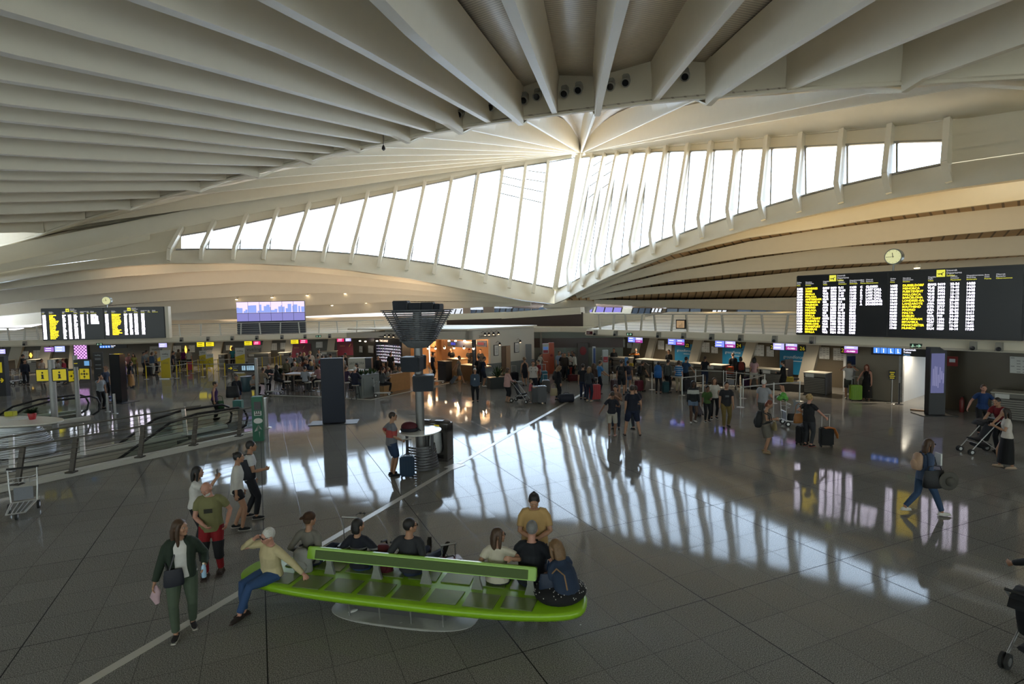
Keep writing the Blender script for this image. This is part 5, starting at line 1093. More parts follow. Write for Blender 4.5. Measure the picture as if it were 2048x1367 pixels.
mb = MB(); mb.prism([(ox-.72, -.2, .02), (ox+.72, -.2, .02), (ox+.95, -.2, .34), (ox-.95, -.2, .34)], (0, .4, 0)); mb.build('pedestal', mat('pedestal_dark', (.06, .06, .058), .5), bench)
for i in range(4):
 x = ox-.75+.5*i; mb = MB(); mb.bar((x, -.36, .02), (x, -.40, .34), .018); mb.build('rod', STEEL, bench)
# bits of litter by the bench foot
for x, y, lab in ((706, 1223, 'small crumpled white wrapper on the bench foot plate'), (802, 1247, 'little white scrap of paper on the floor before the bench'), (1161, 1249, 'tiny white speck of paper on the floor near the bench end')):
 p = fl(x, y, .026 if x < 720 else 0.002); mb = MB(); s_ = .05 if x < 720 else (.03 if x < 900 else .012)
 mb.ball((0, 0, s_*.35), (s_*1.6, s_*.7, s_*.4), 8, 5); o = tag(mb.build('paper_scrap', PAPER), lab, 'litter'); o.location = p; o.rotation_euler.z = .6
# ---------------------------------------------------------------- the cafe shop
CN = V((-2.6, 34.4, 0)); E1 = V((-.686, .731, 0)).normalized(); E2 = V((.731, .686, 0)).normalized(); ES = -E1     # ES runs to the right along the shop front
def sh(x, y, w=0): a = CN+E2*w; return atV(x, y, a, a+E1)
def shp(s, w, z): return CN+ES*s+E2*w+V((0, 0, z))
def ss(x, w=0): return (sh(x, 690, w)-CN-E2*w).dot(ES)
CREAM = mat('shop_cream', (.62, .58, .50), .5, var=.03)
sl = ss(694)
mb = MB(); mb.prism([shp(sl, 0, 2.35), shp(.0, 0, 2.62), shp(0, 0, 3.18), shp(sl, 0, 2.72)], E2*.3); mb.prism([shp(0, 0, 2.62), shp(0, 5.6, 2.55), shp(0, 5.6, 3.2), shp(0, 0, 3.18)], ES*-.3); trim(mb, CREAM)
mb = MB(); mb.prism([shp(sl, .1, 2.95), shp(0, -.1, 3.20), shp(0.1, 5.8, 3.22), shp(sl, 7, 3.0)], (0, 0, .10)); trim(mb, WHITE2)
WAIN = mat('wainscot_grey', (.17, .19, .19), .5)
mb = MB(); mb.prism([shp(0, 1.7, 1.0), shp(0, 5.6, 1.0), shp(0, 5.6, 2.6), shp(0, 1.7, 2.62)], ES*-.2); struct(mb.build('wall_shop', CREAM))
mb = MB(); mb.prism([shp(0, 1.7, 0), shp(0, 5.6, 0), shp(0, 5.6, 1.0), shp(0, 1.7, 1.0)], ES*-.22); mb.prism([shp(.03, 1.6, .98), shp(.03, 5.6, .98), shp(.03, 5.6, 1.05), shp(.03, 1.6, 1.05)], ES*-.28); struct(mb.build('wall_shop_wainscot', WAIN))
PEACH = mat('shop_peach', (.62, .34, .17), .6, var=.10, scale=1)
mb = MB(); mb.prism([shp(sl, 4.6, 0), shp(-.2, 4.6, 0), shp(-.2, 4.6, 2.6), shp(sl, 4.6, 2.6)], E2*.2); struct(mb.build('wall_shop_back', PEACH))
mb = MB(); mb.prism([shp(sl, .2, 2.5), shp(-.2, .2, 2.62), shp(-.2, 4.7, 2.62), shp(sl, 4.7, 2.5)], (0, 0, .08)); struct(mb.build('ceiling_shop', mat('shop_ceiling', (.25, .20, .15), .7)))
mb = MB(); mb.prism([fl(520, 788, .004), fl(640, 792, .004), fl(742, 798, .004), fl(960, 752, .004), shp(0, 4, .004), shp(sl, 4, .004), fl(520, 755, .004)], (0, 0, .004)); trim(mb, mat('cafe_floor', (.20, .16, .12), .25, var=.12, scale=1))
mb = MB()
for a, b in (((520, 789), (640, 793)), ((640, 793), (742, 799)), ((742, 799), (960, 752))): mb.bar(fl(*a, .012), fl(*b, .012), .08, .02)
trim(mb, STRIP)
# sign lettering on the fascia
q = frame(shp(0, 0, 0), E2)                                         # right-hand return reads along E2
p = atV(958, 674, CN+ES*.02, CN+ES*.02+E2); r_ = atV(993, 668, CN+ES*.02, CN+ES*.02+E2); Wd = (V((r_.x, r_.y, 0))-V((p.x, p.y, 0))).length
mb = MB(); text(mb, 'SANTAGLORIA', Wd*.16, frame(V((p.x, p.y, 2.72)), E2), maxw=Wd); tag(mb.build('shop_sign', DINK, fix=False), 'dark SANTAGLORIA letters on the cream fascia right of the cafe counter', 'shop sign')
p, r_ = sh(779, 676, -.02), sh(826, 676, -.02); Wd = (r_-p).length
mb = MB(); text(mb, 'SANTAGLORIA', Wd*.15, frame(V((p.x, p.y, 2.50)), ES), maxw=Wd); tag(mb.build('shop_sign', DINK, fix=False), 'dark SANTAGLORIA letters on the fascia, partly behind the funnel of slats', 'shop sign')
p = sh(757, 675, -.02); mb = MB(); text(mb, 'Coffee&Bakery', .16, frame(V((p.x, p.y, 2.50)), ES)); tag(mb.build('shop_sign', DINK, fix=False), 'small dark script lettering on the fascia left of the larger letters', 'shop sign')
def sign_lamp(p, out, lab, grp):
 t = thing('sign_lamp', lab, 'lamp', p, 0, grp); mb = MB(); mb.tube([(0, 0, 0), out*.2+V((0, 0, .12)), out*.38+V((0, 0, .02))], .012, 6); mb.build('arm', BLACK, t); mb = MB(); mb.lathe([(.09, -.10), (.07, 0), (.02, .05)], out*.38, 10); mb.build('shade', BLACK, t, smooth=50); mb = MB(); mb.ball(out*.38+V((0, 0, -.09)), .05, 8, 5); mb.build('bulb', emis('warm_bulb', (1.0, .62, .30), 5), t)
for x in (962, 970, 979, 989): p = atV(x, 664, CN+ES*.02, CN+ES*.02+E2); sign_lamp(V((p.x, p.y, 3.0)), ES, 'black lamp over the cafe letters on the right fascia', 'lamps over the right cafe letters')
for x in (779, 787, 796): p = sh(x, 668, -.02); sign_lamp(V((p.x, p.y, 2.72)), -E2, 'black lamp over the cafe letters on the left fascia', 'lamps over the left cafe letters')
for x, y0, y1, lab in ((992, 689, 711, 'framed poster on the cream shop wall, left of the doorway'), (1033, 684, 705, 'framed poster on the cream shop wall, right of the doorway')):
 a, b = atV(x-4.5, y1, CN+ES*.03, CN+ES*.03+E2), atV(x+4.5, y1, CN+ES*.03, CN+ES*.03+E2); zt = atV(x, y0, CN, CN+E2).z; q = frame(V((a.x, a.y, a.z)), E2); Wd = (b-a).length; Hh = zt-a.z
 t = thing('poster', lab, 'poster', a); q = frame((0, 0, 0), E2); mb = MB(); mb.prism([q @ V(c) for c in ((0, 0, 0), (Wd, 0, 0), (Wd, 0, Hh), (0, 0, Hh))], ES*.04); mb.build('frame', DINK, t); mb = MB(); mb.prism([q @ V(c) for c in ((Wd*.1, -.045, Hh*.06), (Wd*.9, -.045, Hh*.06), (Wd*.9, -.045, Hh*.94), (Wd*.1, -.045, Hh*.94))], ES*.01); pp = mb.build('sheet', PAPER, t); mb = MB()
 for k in range(4): mb.box(q @ V((Wd*.5, -.06, Hh*(.25+.15*k))), (Wd*.5, .004, .05), M=q.to_3x3())
 mb.build('printing', INK, pp); sign_lamp(V((a.x, a.y, zt+.12))+E2*(Wd*.5), ES, 'gooseneck lamp above the %s poster on the shop wall' % ('left' if x < 1000 else 'right'), None)
mb = MB(); a = atV(1003, 720, CN+ES*.02, CN+ES*.02+E2); b = atV(1020, 720, CN+ES*.02, CN+ES*.02+E2); mb.prism([V((a.x, a.y, 0)), V((b.x, b.y, 0)), V((b.x, b.y, 2.1)), V((a.x, a.y, 2.1))], ES*.03); struct(mb.build('door_1', mat('door_brown', (.14, .085, .055), .5)))
mb = MB(); mb.prism([V((a.x, a.y, 0))+(b-a)*.5, V((b.x, b.y, 0)), V((b.x, b.y, 2.1)), V((a.x, a.y, 2.1))+(b-a)*.5], ES*.05); struct(mb.build('door_2', mat('door_tan', (.36, .23, .14), .5)))
# take away fridge with rows of goods
s0, s1 = ss(749, 1.2), ss(804, 1.2); t = thing('display_fridge', 'open take-away fridge with rows of bottles under lit black sign', 'fridge', shp(s0, 1.2, 0)); q = frame((0, 0, 0), ES); W = s1-s0; Hh = 2.34
mb = MB();
for c, d_ in (((W/2, .7, Hh/2), (W, .06, Hh)), ((.09, .35, Hh/2), (.18, .7, Hh)), ((W-.09, .35, Hh/2), (.18, .7, Hh)), ((W/2, .35, Hh-.22), (W, .7, .44)), ((W/2, .35, .25), (W, .7, .5))): mb.box(q @ V(c), d_, M=q.to_3x3())
mb.build('cabinet', mat('fridge_black', (.012, .014, .018), .4), t)
mb = MB(); text(mb, 'TAKE AWAY', .22, q @ Matrix.Translation((W*.2, -.005, Hh-.30)), maxw=W*.66); mb.build('lettering', emis('sign_peach', (1.0, .70, .48), 1.6), t, fix=False)
for k in range(6): mb = MB(); mb.box(q @ V((W/2, .35, .55+.23*k)), (W-.38, .6, .02), M=q.to_3x3()); mb.build('shelf', emis('shelf_light', (.62, .58, .66), .7), t)
rr_ = random.Random(11); gm = [mat('bottle_%s' % n_, c, .35) for n_, c in (('red', (.20, .02, .02)), ('pale', (.45, .43, .42)), ('blue', (.05, .08, .22)), ('brown', (.10, .04, .02)), ('violet', (.14, .08, .22)), ('green', (.06, .14, .05)))]
for k in range(6):
 for i in range(12):
  if rr_.random() < .12: continue
  mb = MB(); h_ = rr_.uniform(.11, .17); c = q @ V((.25+(W-.5)*i/11, .2, .56+.23*k)); mb.lathe([(.035, 0), (.04, .02), (.04, h_*.65), (.015, h_*.85), (.015, h_)], (0, 0, 0), 8); o = tag(mb.build('bottle', gm[rr_.randrange(6) if k else 0], smooth=50), 'small bottle standing on a shelf of the take-away fridge', 'bottle', 'bottles in the take-away fridge'); o.location = shp(s0, 1.2, 0)+c
# counters, menu boards, pillar and bulbs
WOOD = mat('shop_wood', (.24, .125, .055), .45, var=.2, scale=3); WOODP = mat('pale_wood', (.40, .24, .11), .5, var=.12, scale=4)
def shop_box(nm, label, cat, x0, x1, w, z0, z1, dep, m, front=None):
 s0, s1 = ss(x0, w), ss(x1, w); o = shp(s0, w, z0); t = thing(nm, label, cat, o); q = frame((0, 0, 0), ES); W = s1-s0; Hh = z1-z0
 mb = MB(); mb.prism([q @ V(c) for c in ((0, 0, 0), (W, 0, 0), (W, 0, Hh-.04), (0, 0, Hh-.04))], E2*dep); mb.build('body', m, t, bevel=.01)
 mb = MB(); mb.prism([q @ V(c) for c in ((-.03, -.03, Hh-.04), (W+.03, -.03, Hh-.04), (W+.03, -.03, Hh), (-.03, -.03, Hh))], E2*(dep+.06)); mb.build('top', front or m, t); return t, W, q
shop_box('shop_counter', 'brown wooden service counter of the cafe, left part', 'counter', 893, 915, .6, 0, 1.3, .8, WOODP); shop_box('shop_counter', 'lower dark wood counter of the cafe in front of the till', 'counter', 920, 942, .6, 0, 1.0, .6, WOOD, WHITE2)
t, W, q = shop_box('waste_cabinet', 'dark waste cabinet beside the wooden cafe counter', 'bin', 874, 890, -.5, 0, 1.25, .5, mat('cabinet_black', (.018, .02, .024), .4)); mb = MB(); mb.box(q @ V((W/2, -.02, 1.05)), (W*.7, .03, .12), M=q.to_3x3()); mb.build('slot', BLACK, t)
shop_box('shop_counter', 'grey panelled cafe counter end below the dark pillar', 'counter', 948, 968, .4, 0, 1.05, .5, WAIN, WHITE2)
t, W, q = shop_box('display_cabinet', 'tall lit display cabinet behind the cafe counter', 'cabinet', 856, 872, 3.2, 0, 2.2, .5, WOOD); mb = MB(); mb.box(q @ V((W*.2, -.03, 1.3)), (.06, .03, 1.6), M=q.to_3x3()); mb.build('light_tube', emis('tube_warm', (1.0, .82, .6), 6), t)
for k in range(4): mb = MB(); mb.box(q @ V((W*.6, -.03, .7+.35*k)), (W*.6, .04, .16), M=q.to_3x3()); mb.build('pastry_tray', mat('pastry', (.38, .16, .06), .7, var=.4), t)
NAVYM = mat('menu_navy', (.012, .014, .028), .4)
for x0, x1, y0, y1, lab in ((895, 944, 680, 694, 'dark menu board with a blue screen over the cafe counter'), (952, 972, 680, 693, 'dark menu board with a red drawing at the right of the cafe')):
 a, b = sh(x0, y1, 3.0), sh(x1, y1, 3.0); zt = sh(x0, y0, 3.0).z; a.z = b.z = (a.z+b.z)/2; q = frame(a, ES); Wd = (b-a).length; mb = MB(); mb.prism([a, b, b+V((0, 0, zt-a.z)), a+V((0, 0, zt-a.z))], E2*.1); o = tag(mb.build('menu_board', NAVYM), lab, 'menu board')
 mb = MB(); mb.box(q @ V((Wd*(.25 if x0 < 900 else .5), -.02, (zt-a.z)*.5)), (Wd*(.18 if x0 < 900 else .6), .02, (zt-a.z)*.4), M=q.to_3x3()); mb.build('picture', emis('menu_blue', (.08, .08, .5), .8) if x0 < 900 else emis('menu_red', (.5, .12, .10), .5), o)
mb = MB(); p = shp(ss(948, .6), .6, 0); mb.tube([p, p+V((0, 0, 2.6))], .14, 16); struct(mb.build('trim_320', mat('pillar_dark', (.02, .022, .03), .4), smooth=40))
for i, (x, y, w) in enumerate(((856, 696, 1.8), (871, 696, 1.6), (889, 695, 1.5), (908, 695, 1.4), (928, 695, 1.2), (947, 696, .3))):
 p = sh(x, y, w); t = thing('pendant_lamp', 'bare glowing pendant bulb in a row over the cafe counter', 'lamp', p, 0, 'pendant bulbs over the cafe counter'); mb = MB(); mb.lathe([(.10, .0), (.06, .08), (.02, .14)], (0, 0, .02), 10); mb.build('shade', BLACK, t, smooth=50); mb = MB(); mb.ball((0, 0, -.02), .07, 8, 6); mb.build('bulb', emis('warm_bulb_big', (1.0, .72, .42), 14), t); mb = MB(); mb.tube([(0, 0, .15), (0, 0, 2.55-p.z)], .008, 5); mb.build('cord', BLACK, t)
for x, y, w in ((898, 682, 1.2), (911, 682, 1.1), (929, 682, .9), (720, 682, 1.0), (731, 683, 1.0), (754, 682, .8)):
 p = sh(x, y, w); mb = MB(); mb.lathe([(.07, .06), (.08, 0), (.05, -.02)], (0, 0, 0), 10); o = tag(mb.build('spot_lamp', emis('warm_spot', (1.0, .85, .62), 8)), 'tiny ceiling spot along the cafe roof edge', 'lamp', 'ceiling spots of the cafe'); o.location = p
# white notice and dark door left of the fridge
notice('white poster on the dark glazed wall left of the take-away fridge', sh, 737, 691, 747, 705, 1.4, ES, E2, None); notice('small white sheet on the dark glazed wall, left of the white poster', sh, 719, 692, 725, 704, 1.4, ES, E2, None, 3)
mb = MB(); mb.prism([shp(ss(706, 1.6), 1.6, 0), shp(ss(749, 1.6), 1.6, 0), shp(ss(749, 1.6), 1.6, 2.45), shp(ss(706, 1.6), 1.6, 2.4)], E2*.1); struct(mb.build('wall_shop_left', mat('shop_left', (.07, .065, .055), .3, var=.15, scale=1)))
# ---------------------------------------------------------------- cafe furniture
TOPW = mat('table_oak', (.36, .20, .10), .35, var=.12, scale=4); LEGB = mat('leg_black', (.02, .02, .022), .5)
def high_table(label, a, b, dep, z):
 d = (b-a).normalized(); L = (b-a).length; t = thing('high_table', label, 'table', V(((a.x+b.x)/2, (a.y+b.y)/2, 0)), math.atan2(d.y, d.x))
 mb = MB(); mb.box((0, dep/2, z-.03), (L, dep, .06)); mb.build('tabletop', TOPW, t, bevel=.01)
 mb = MB(); mb.box((0, dep/2, z+.004), (L-.04, dep-.04, .008)); mb.build('surface', mat('table_pale', (.50, .47, .44), .25), t)
 for x in (-L*.38, L*.05, L*.42):
  mb = MB(); mb.box((x, dep/2, z/2), (.14, .14, z-.06)); mb.lathe([(.34, 0), (.34, .02), (.08, .03)], (x, dep/2, 0), 16); mb.build('leg', LEGB, t)
a, b = fl(566, 748, 1.05), fl(640, 748, 1.05); high_table('long oak high table in front of the cafe, left of the navy totem', a, b, 1.1, 1.05)
a, b = fl(691, 740, 1.05), fl(722, 742, 1.05); high_table('short oak high table right of the navy totem', a, b, .9, 1.05)
def stool_make(loc, rz=0):
 t = thing('bar_stool', 'round-seated bar stool with black legs at the oak high tables', 'stool', loc, rz, 'bar stools of the cafe')
 mb = MB(); mb.lathe([(.17, .70), (.19, .71), (.19, .74), (.16, .755)], (0, 0, 0), 16); mb.build('seat', mat('stool_seat', (.30, .27, .22), .5), t, smooth=50)
 for k in range(4): a = PI/4+k*PI/2; mb = MB(); mb.bar((.12*math.cos(a), .12*math.sin(a), .70), (.21*math.cos(a), .21*math.sin(a), 0), .026); mb.build('leg', LEGB, t)
 mb = MB(); P = [V((.175*math.cos(k*PI/6), .175*math.sin(k*PI/6), .28)) for k in range(12)]
 for i in range(12): mb.bar(P[i], P[(i+1) % 12], .014)
 mb.build('foot_ring', LEGB, t); return t
st0 = None
STOOLS = [(556, 786), (576, 789), (598, 786), (617, 791), (585, 776), (607, 775), (627, 776), (694, 792), (712, 798), (700, 780), (637, 788)]
for x, y in STOOLS:
 p = fl(x, y)
 if st0 is None: st0 = stool_make(p)
 else: c_ = copytree(st0); c_.location = p; c_.rotation_euler.z = x*.37
def leafy(name, label, cat, c, pot, potm, n, ln, m, seed, spread=.5, w=.05, zb=None):
 rr_ = random.Random(seed); t = thing(name, label, cat, c);
 if pot: mb = MB(); mb.lathe(pot, (0, 0, 0), 14); mb.build('pot', potm, t, smooth=40)
 z0 = zb if zb is not None else pot[-1][1]-.02; mb = MB()
 for i in range(n):
  a = rr_.uniform(0, 2*PI); e = rr_.uniform(.35, 1.45); L = ln*rr_.uniform(.6, 1.1); d = V((math.cos(a)*math.cos(e)*spread*2, math.sin(a)*math.cos(e)*spread*2, math.sin(e))).normalized(); s = d.cross(V((0, 0, 1))).normalized()*w
  p0 = V((rr_.uniform(-.04, .04), rr_.uniform(-.04, .04), z0)); p1 = p0+d*L*.55; p2 = p0+d*L+V((0, 0, -L*.16))
  mb.add([p0-s*.3, p0+s*.3, p1+s, p1-s, p2, p1+V((0, 0, .015))], [(0, 1, 2, 5), (0, 5, 3), (3, 5, 4), (5, 2, 4)])
 mb.build('foliage', m, t, fix=False); return t
LEAF = mat('leaf_green', (.035, .075, .02), .5, var=.4, scale=9); LEAFD = mat('leaf_dark', (.015, .035, .012), .5, var=.4, scale=9)
# grey planter with shrubs, wooden booth, white kiosk
a, b = fl(724, 797), fl(760, 790); d = (b-a).normalized(); L = (b-a).length; t = thing('planter', 'tall grey panelled planter with green shrubs at the cafe corner', 'planter', a, math.atan2(d.y, d.x)); PLG = mat('planter_grey', (.17, .19, .19), .5)
mb = MB(); mb.box((L/2, .2, .6), (L, .4, 1.2)); mb.build('box', PLG, t, bevel=.01); mb = MB(); mb.box((L/2, -.01, .6), (L*.8, .02, .9)); mb.build('panel', PLG, t)
for i in range(4):
 rr_ = random.Random(20+i); mb = MB()
 for k in range(26):
  aa = rr_.uniform(0, 2*PI); e = rr_.uniform(.3, 1.4); d3 = V((math.cos(aa)*math.cos(e), math.sin(aa)*math.cos(e), math.sin(e))); s_ = d3.cross(V((0, 0, 1))).normalized()*.04; p0 = V((L*(.15+.23*i), .2, 1.18)); p1 = p0+d3*.18; p2 = p0+d3*.36
  mb.add([p0, p1+s_, p2, p1-s_], [(0, 1, 2, 3)])
 mb.build('shrub', LEAF, t, fix=False)
a, b = fl(782, 784), fl(821, 777); d = (b-a).normalized(); L = (b-a).length; t = thing('booth', 'pale wooden booth panel with dark bench end beside the planter', 'booth', a, math.atan2(d.y, d.x)); mb = MB(); mb.box((L/2, .04, .5), (L, .08, 1.0)); mb.build('panel', mat('booth_oak', (.36, .185, .07), .45, var=.16, scale=5), t, bevel=.01)
mb = MB(); mb.box((-.25, .5, .28), (.5, .9, .56)); mb.build('bench_end', mat('booth_dark', (.05, .04, .035), .5), t); mb = MB(); mb.box((-.25, .35, .2), (.52, .7, .4)); mb.build('seat_box', WOODP, t)
c = fl(718, 779); Y = c.y+3.2; a, b = atY(697, 745, Y), atY(730, 745, Y); t = thing('kiosk', 'white box kiosk lettered SANTAGLORIA behind the planter', 'kiosk', V((a.x, Y, 0)), R(4)); W = b.x-a.x; Hh = atY(718, 716, Y).z
mb = MB(); mb.box((W/2, .3, Hh/2), (W, .6, Hh)); mb.build('body', mat('kiosk_white', (.50, .48, .42), .5), t, bevel=.01); mb = MB(); mb.box((W+.2, .3, Hh-.45), (.38, .5, .8)); mb.box((W+.2, .28, Hh-.04), (.4, .62, .08)); mb.build('hatch', NAVYM, t); mb = MB(); text(mb, 'SANTAGLORIA', .24, Matrix.Translation((W/2, -.005, Hh*.74)), 'C', W*.9); mb.build('lettering', DINK, t, fix=False)
t = thing('rubbish_bin', 'blue-grey barrel bin left of the high cafe table', 'bin', fl(493, 782)); mb = MB(); mb.lathe([(.24, 0), (.29, .08), (.30, .75), (.28, .85), (.2, .87)], (0, 0, 0), 18); mb.build('body', mat('bin_blue', (.035, .075, .095), .4), t, smooth=50); mb = MB(); mb.lathe([(.31, .82), (.31, .87), (.22, .88)], (0, 0, 0), 18); mb.build('rim', DSTEEL, t, smooth=40)
leafy('potted_plant', 'bushy potted plant behind the woman in black at the cafe', 'plant', fl(559, 762), [(.2, 0), (.26, .4), (.24, .42)], LEGB, 50, .75, LEAFD, 4, .7, .08)
mb = MB(); c = fl(1000, 777); t = thing('planter', 'dark square planter with spiky palm in front of the shop side', 'planter', c, R(20)); mb.box((0, .3, .32), (1.15, .62, .64)); mb.build('box', mat('planter_dark', (.028, .034, .034), .5), t, bevel=.015)
leafy_ = leafy('palm', '', 'plant', V((0, .3, 0)), None, None, 70, .85, LEAF, 8, .5, .035, .62);
for ch in list(leafy_.children): ch.parent = t; ch.location = (-.05, .3, 0)
bpy.data.objects.remove(leafy_)
# information desk at the left edge
c = V((-17.2, 18.9, 0)); t = thing('information_desk', 'oval white information desk with slatted silver drum at the left edge', 'desk', c, R(-6)); zt = 1.1
mb = MB(); mb.lathe([(.05, zt-.09), (1.32, zt-.09), (1.42, zt-.04), (1.42, zt), (.05, zt)], (0, 0, 0), 48, 1.55, .62); mb.build('desktop', mat('desk_cream', (.66, .62, .54), .35, var=.03), t, smooth=40)
SLV = mat('silver_slat', (.55, .57, .60), .35, metal=.3)
mb = MB(); mb.lathe([(1.25, .02), (1.27, .30), (1.12, .35)], (0, 0, 0), 48, 1.45, .7); mb.build('plinth', SLV, t, smooth=40)
for k in range(9):
 z = .40+.052*k; r_ = 1.20-.03*k; mb = MB(); P = [V((r_*1.45*math.cos(a), r_*.7*math.sin(a), z)) for a in [2*PI*i/40 for i in range(40)]]
 for i in range(40): mb.bar(P[i], P[(i+1) % 40], .03, .034)
 mb.build('slat', SLV, t)
mb = MB(); mb.lathe([(.92, .84), (.86, 1.02)], (0, 0, 0), 48, 1.45, .7); mb.build('upper_panel', SLV, t, smooth=40)
pp = fl(65, 838, zt); leafy('potted_plant', 'plant in a red pot standing on the information desk', 'plant', pp, [(.09, 0), (.13, .2), (.12, .22)], mat('pot_red', (.36, .015, .02), .4), 60, .30, LEAFD, 9, .9, .05)
o = tag(MB().box((0, 0, .08), (.30, .2, .16)).build('leaflet_box', mat('box_yellow', (.42, .40, .01), .6), bevel=.01), 'yellow box on the information desk, left of the red pot', 'box'); o.location = fl(22, 831, zt);
for i, (x, y) in enumerate(((30, 838), (44, 834), (50, 837))): o = tag(MB().box((0, 0, .012), (.30, .2, .024)).build('paper_stack', PAPER), ('white papers lying nearest the yellow box', 'white papers lying midway on the information desk', 'white papers lying close to the red pot')[i], 'papers'); o.location = fl(x, y, zt); o.rotation_euler.z = .3*i
# ---------------------------------------------------------------- queue posts
YP = mat('post_yellow', (.62, .46, .01), .5); SP = mat('post_silver', (.60, .60, .58), .3, metal=.6, var=.03); BELT = mat('belt_grey', (.34, .34, .32), .6)
def posts(label, grp, m, bm_, lst, links, r_=.032, h=.95):
 T = []
 for i, (x, y) in enumerate(lst):
  p = fl(x, y); t = thing('queue_post', label, 'queue post', p, 0, grp); mb = MB(); mb.tube([(0, 0, 0), (0, 0, h)], r_, 10); mb.build('pole', m, t, smooth=40); mb = MB(); mb.lathe([(.17, 0), (.165, .012), (.05, .03)], (0, 0, 0), 18); mb.build('foot', m if m is not YP else STEEL, t, smooth=40); T.append((t, p))
 for i, j in links:
  a, b = T[i][1], T[j][1]; mb = MB(); mb.bar(V((0, 0, h-.06)), b-a+V((0, 0, h-.06)), .012, .05); mb.build('belt', bm_, T[i][0])
posts('yellow queue post with pale belt before the left desks', 'yellow queue posts', YP, BELT, [(276, 750), (293, 758), (354, 756), (360, 745), (375, 751), (386, 746), (397, 743), (406, 753), (437, 742), (450, 752), (525, 737), (550, 737), (557, 735), (562, 731)], [(1, 2), (2, 4), (0, 3), (3, 5), (5, 6), (6, 8), (4, 7), (7, 9), (8, 10), (10, 11), (11, 13)])
posts('silver queue post with grey belt before the right desks', 'silver queue posts', SP, BELT, [(1304, 779), (1341, 776), (1364, 790), (1391, 772), (1406, 785), (1447, 775), (1481, 814), (1486, 796), (1529, 785), (1547, 806), (1599, 802)], [(0, 2), (1, 3), (3, 5), (2, 4), (7, 8), (5, 8), (6, 9), (9, 10)])
posts('black queue post near the silver self-service totem', 'black queue posts', LEGB, LEGB, [(1219, 764), (1265, 764), (1300, 761), (1243, 752), (1288, 750)], [(0, 3), (1, 4), (2, 4)])
# notice on a thin pole by the toilets wall
p = fl(1783, 806); t = thing('pole_sign', 'yellow and black notice on a thin pole before the taupe wall', 'sign', p, R(-35)); mb = MB(); mb.tube([(0, 0, 0), (0, 0, 1.15)], .025, 8); mb.lathe([(.22, 0), (.2, .02)], (0, 0, 0), 16); mb.build('pole', STEEL, t); mb = MB(); mb.box((0, -.02, 1.28), (.26, .03, .40)); b_ = mb.build('plate', SIGNB, t); mb = MB()
for k, w_ in enumerate((.16, .2, .12, .18)): mb.box((0, -.04, 1.14+.085*k), (w_, .006, .04))
mb.build('lettering', YEL, b_)
p = fl(1798, 808); t = thing('barrier_post', 'dark thin post with base right of the pole notice', 'queue post', p); mb = MB(); mb.tube([(0, 0, 0), (0, 0, .95)], .03, 8); mb.build('pole', DSTEEL, t); mb = MB(); mb.lathe([(.17, 0), (.16, .02)], (0, 0, 0), 16); mb.build('foot', DSTEEL, t)
p = fl(1850, 822); o = tag(MB().box((0, 0, .02), (1.0, .16, .04)).build('floor_bar', WOOD), 'short wooden bar lying on the floor left of the lit totem', 'bar'); o.location = p; o.rotation_euler.z = R(-48)
a = kr(1905, 722, 1.55); o = tag(MB().box(a, (.36, .04, .40), M=frame(a, RD).to_3x3()).build('wall_sign', mat('sign_red', (.20, .02, .02), .5)), 'small dark red sign on the bronze end wall', 'sign'); mb = MB(); mb.box(frame(a, RD) @ V((0, -.03, .03)), (.2, .01, .14), M=frame(a, RD).to_3x3()); mb.build('symbol', WTXT, o)
p = rp(rs(1928, 1.3), 1.3, 0); t = thing('fire_extinguisher', 'dark red fire extinguisher by the bronze end wall', 'fire extinguisher', p); mb = MB(); mb.tube([(0, 0, 0), (0, 0, .08), (0, 0, .5), (0, 0, .58), (0, 0, .62)], [.07, .085, .085, .05, .03], 12); mb.build('body', mat('ext_red', (.16, .012, .012), .35), t, smooth=50); mb = MB(); mb.bar((0, 0, .62), (.1, 0, .66), .03); mb.build('valve', BLACK, t)
# ---------------------------------------------------------------- self-service totems at the centre back
def box_totem(label, x0, x1, yt, yb, m, dep=.25, rz=0):
 t, W, Hh = slab(label, x0, x1, yt, yb, m, nm='self_service_kiosk', cat='kiosk', dep=dep, rz=rz); return t, W, Hh
GT = mat('totem_grey', (.13, .135, .14), .45); ORG = mat('kiosk_orange', (.42, .07, .02), .4);
box_totem('plain tall grey totem right of the shop wall', 1052, 1064, 688, 752, GT)
t, W, Hh = box_totem('orange self-service kiosk with pale top and blue screen', 1086, 1098, 687, 751, ORG); mb = MB(); mb.box((0, -.01, Hh*.85), (W*1.02, .06, Hh*.30)); h_ = mb.build('pale_top', mat('totem_pale', (.42, .42, .40), .5), t); mb = MB(); mb.box((0, -.05, Hh*.86), (W*.8, .02, Hh*.09)); mb.build('screen', emis('kiosk_blue', (.05, .09, .20), .9), h_); mb = MB(); mb.box((0, -.05, Hh*.76), (W*.8, .02, Hh*.08)); mb.build('red_label', mat('label_red', (.30, .02, .03), .5), h_)
t, W, Hh = box_totem('second orange self-service kiosk, plain, right of the one with a screen', 1098, 1109, 685, 747, ORG); mb = MB(); mb.ball((0, -.02, Hh*.6), (W*.25, .03, W*.25), 12, 6); mb.build('emblem', mat('emblem_red', (.24, .01, .01), .5), t)
t, W, Hh = box_totem('dark panel with a red crest behind the white-shirted group', 1156, 1177, 686, 740, mat('crest_panel', (.07, .06, .06), .5)); mb = MB(); mb.ball((0, -.01, Hh*.72), (W*.32, .03, Hh*.16), 14, 8); mb.build('crest', mat('crest_red', (.20, .012, .02), .5), t)
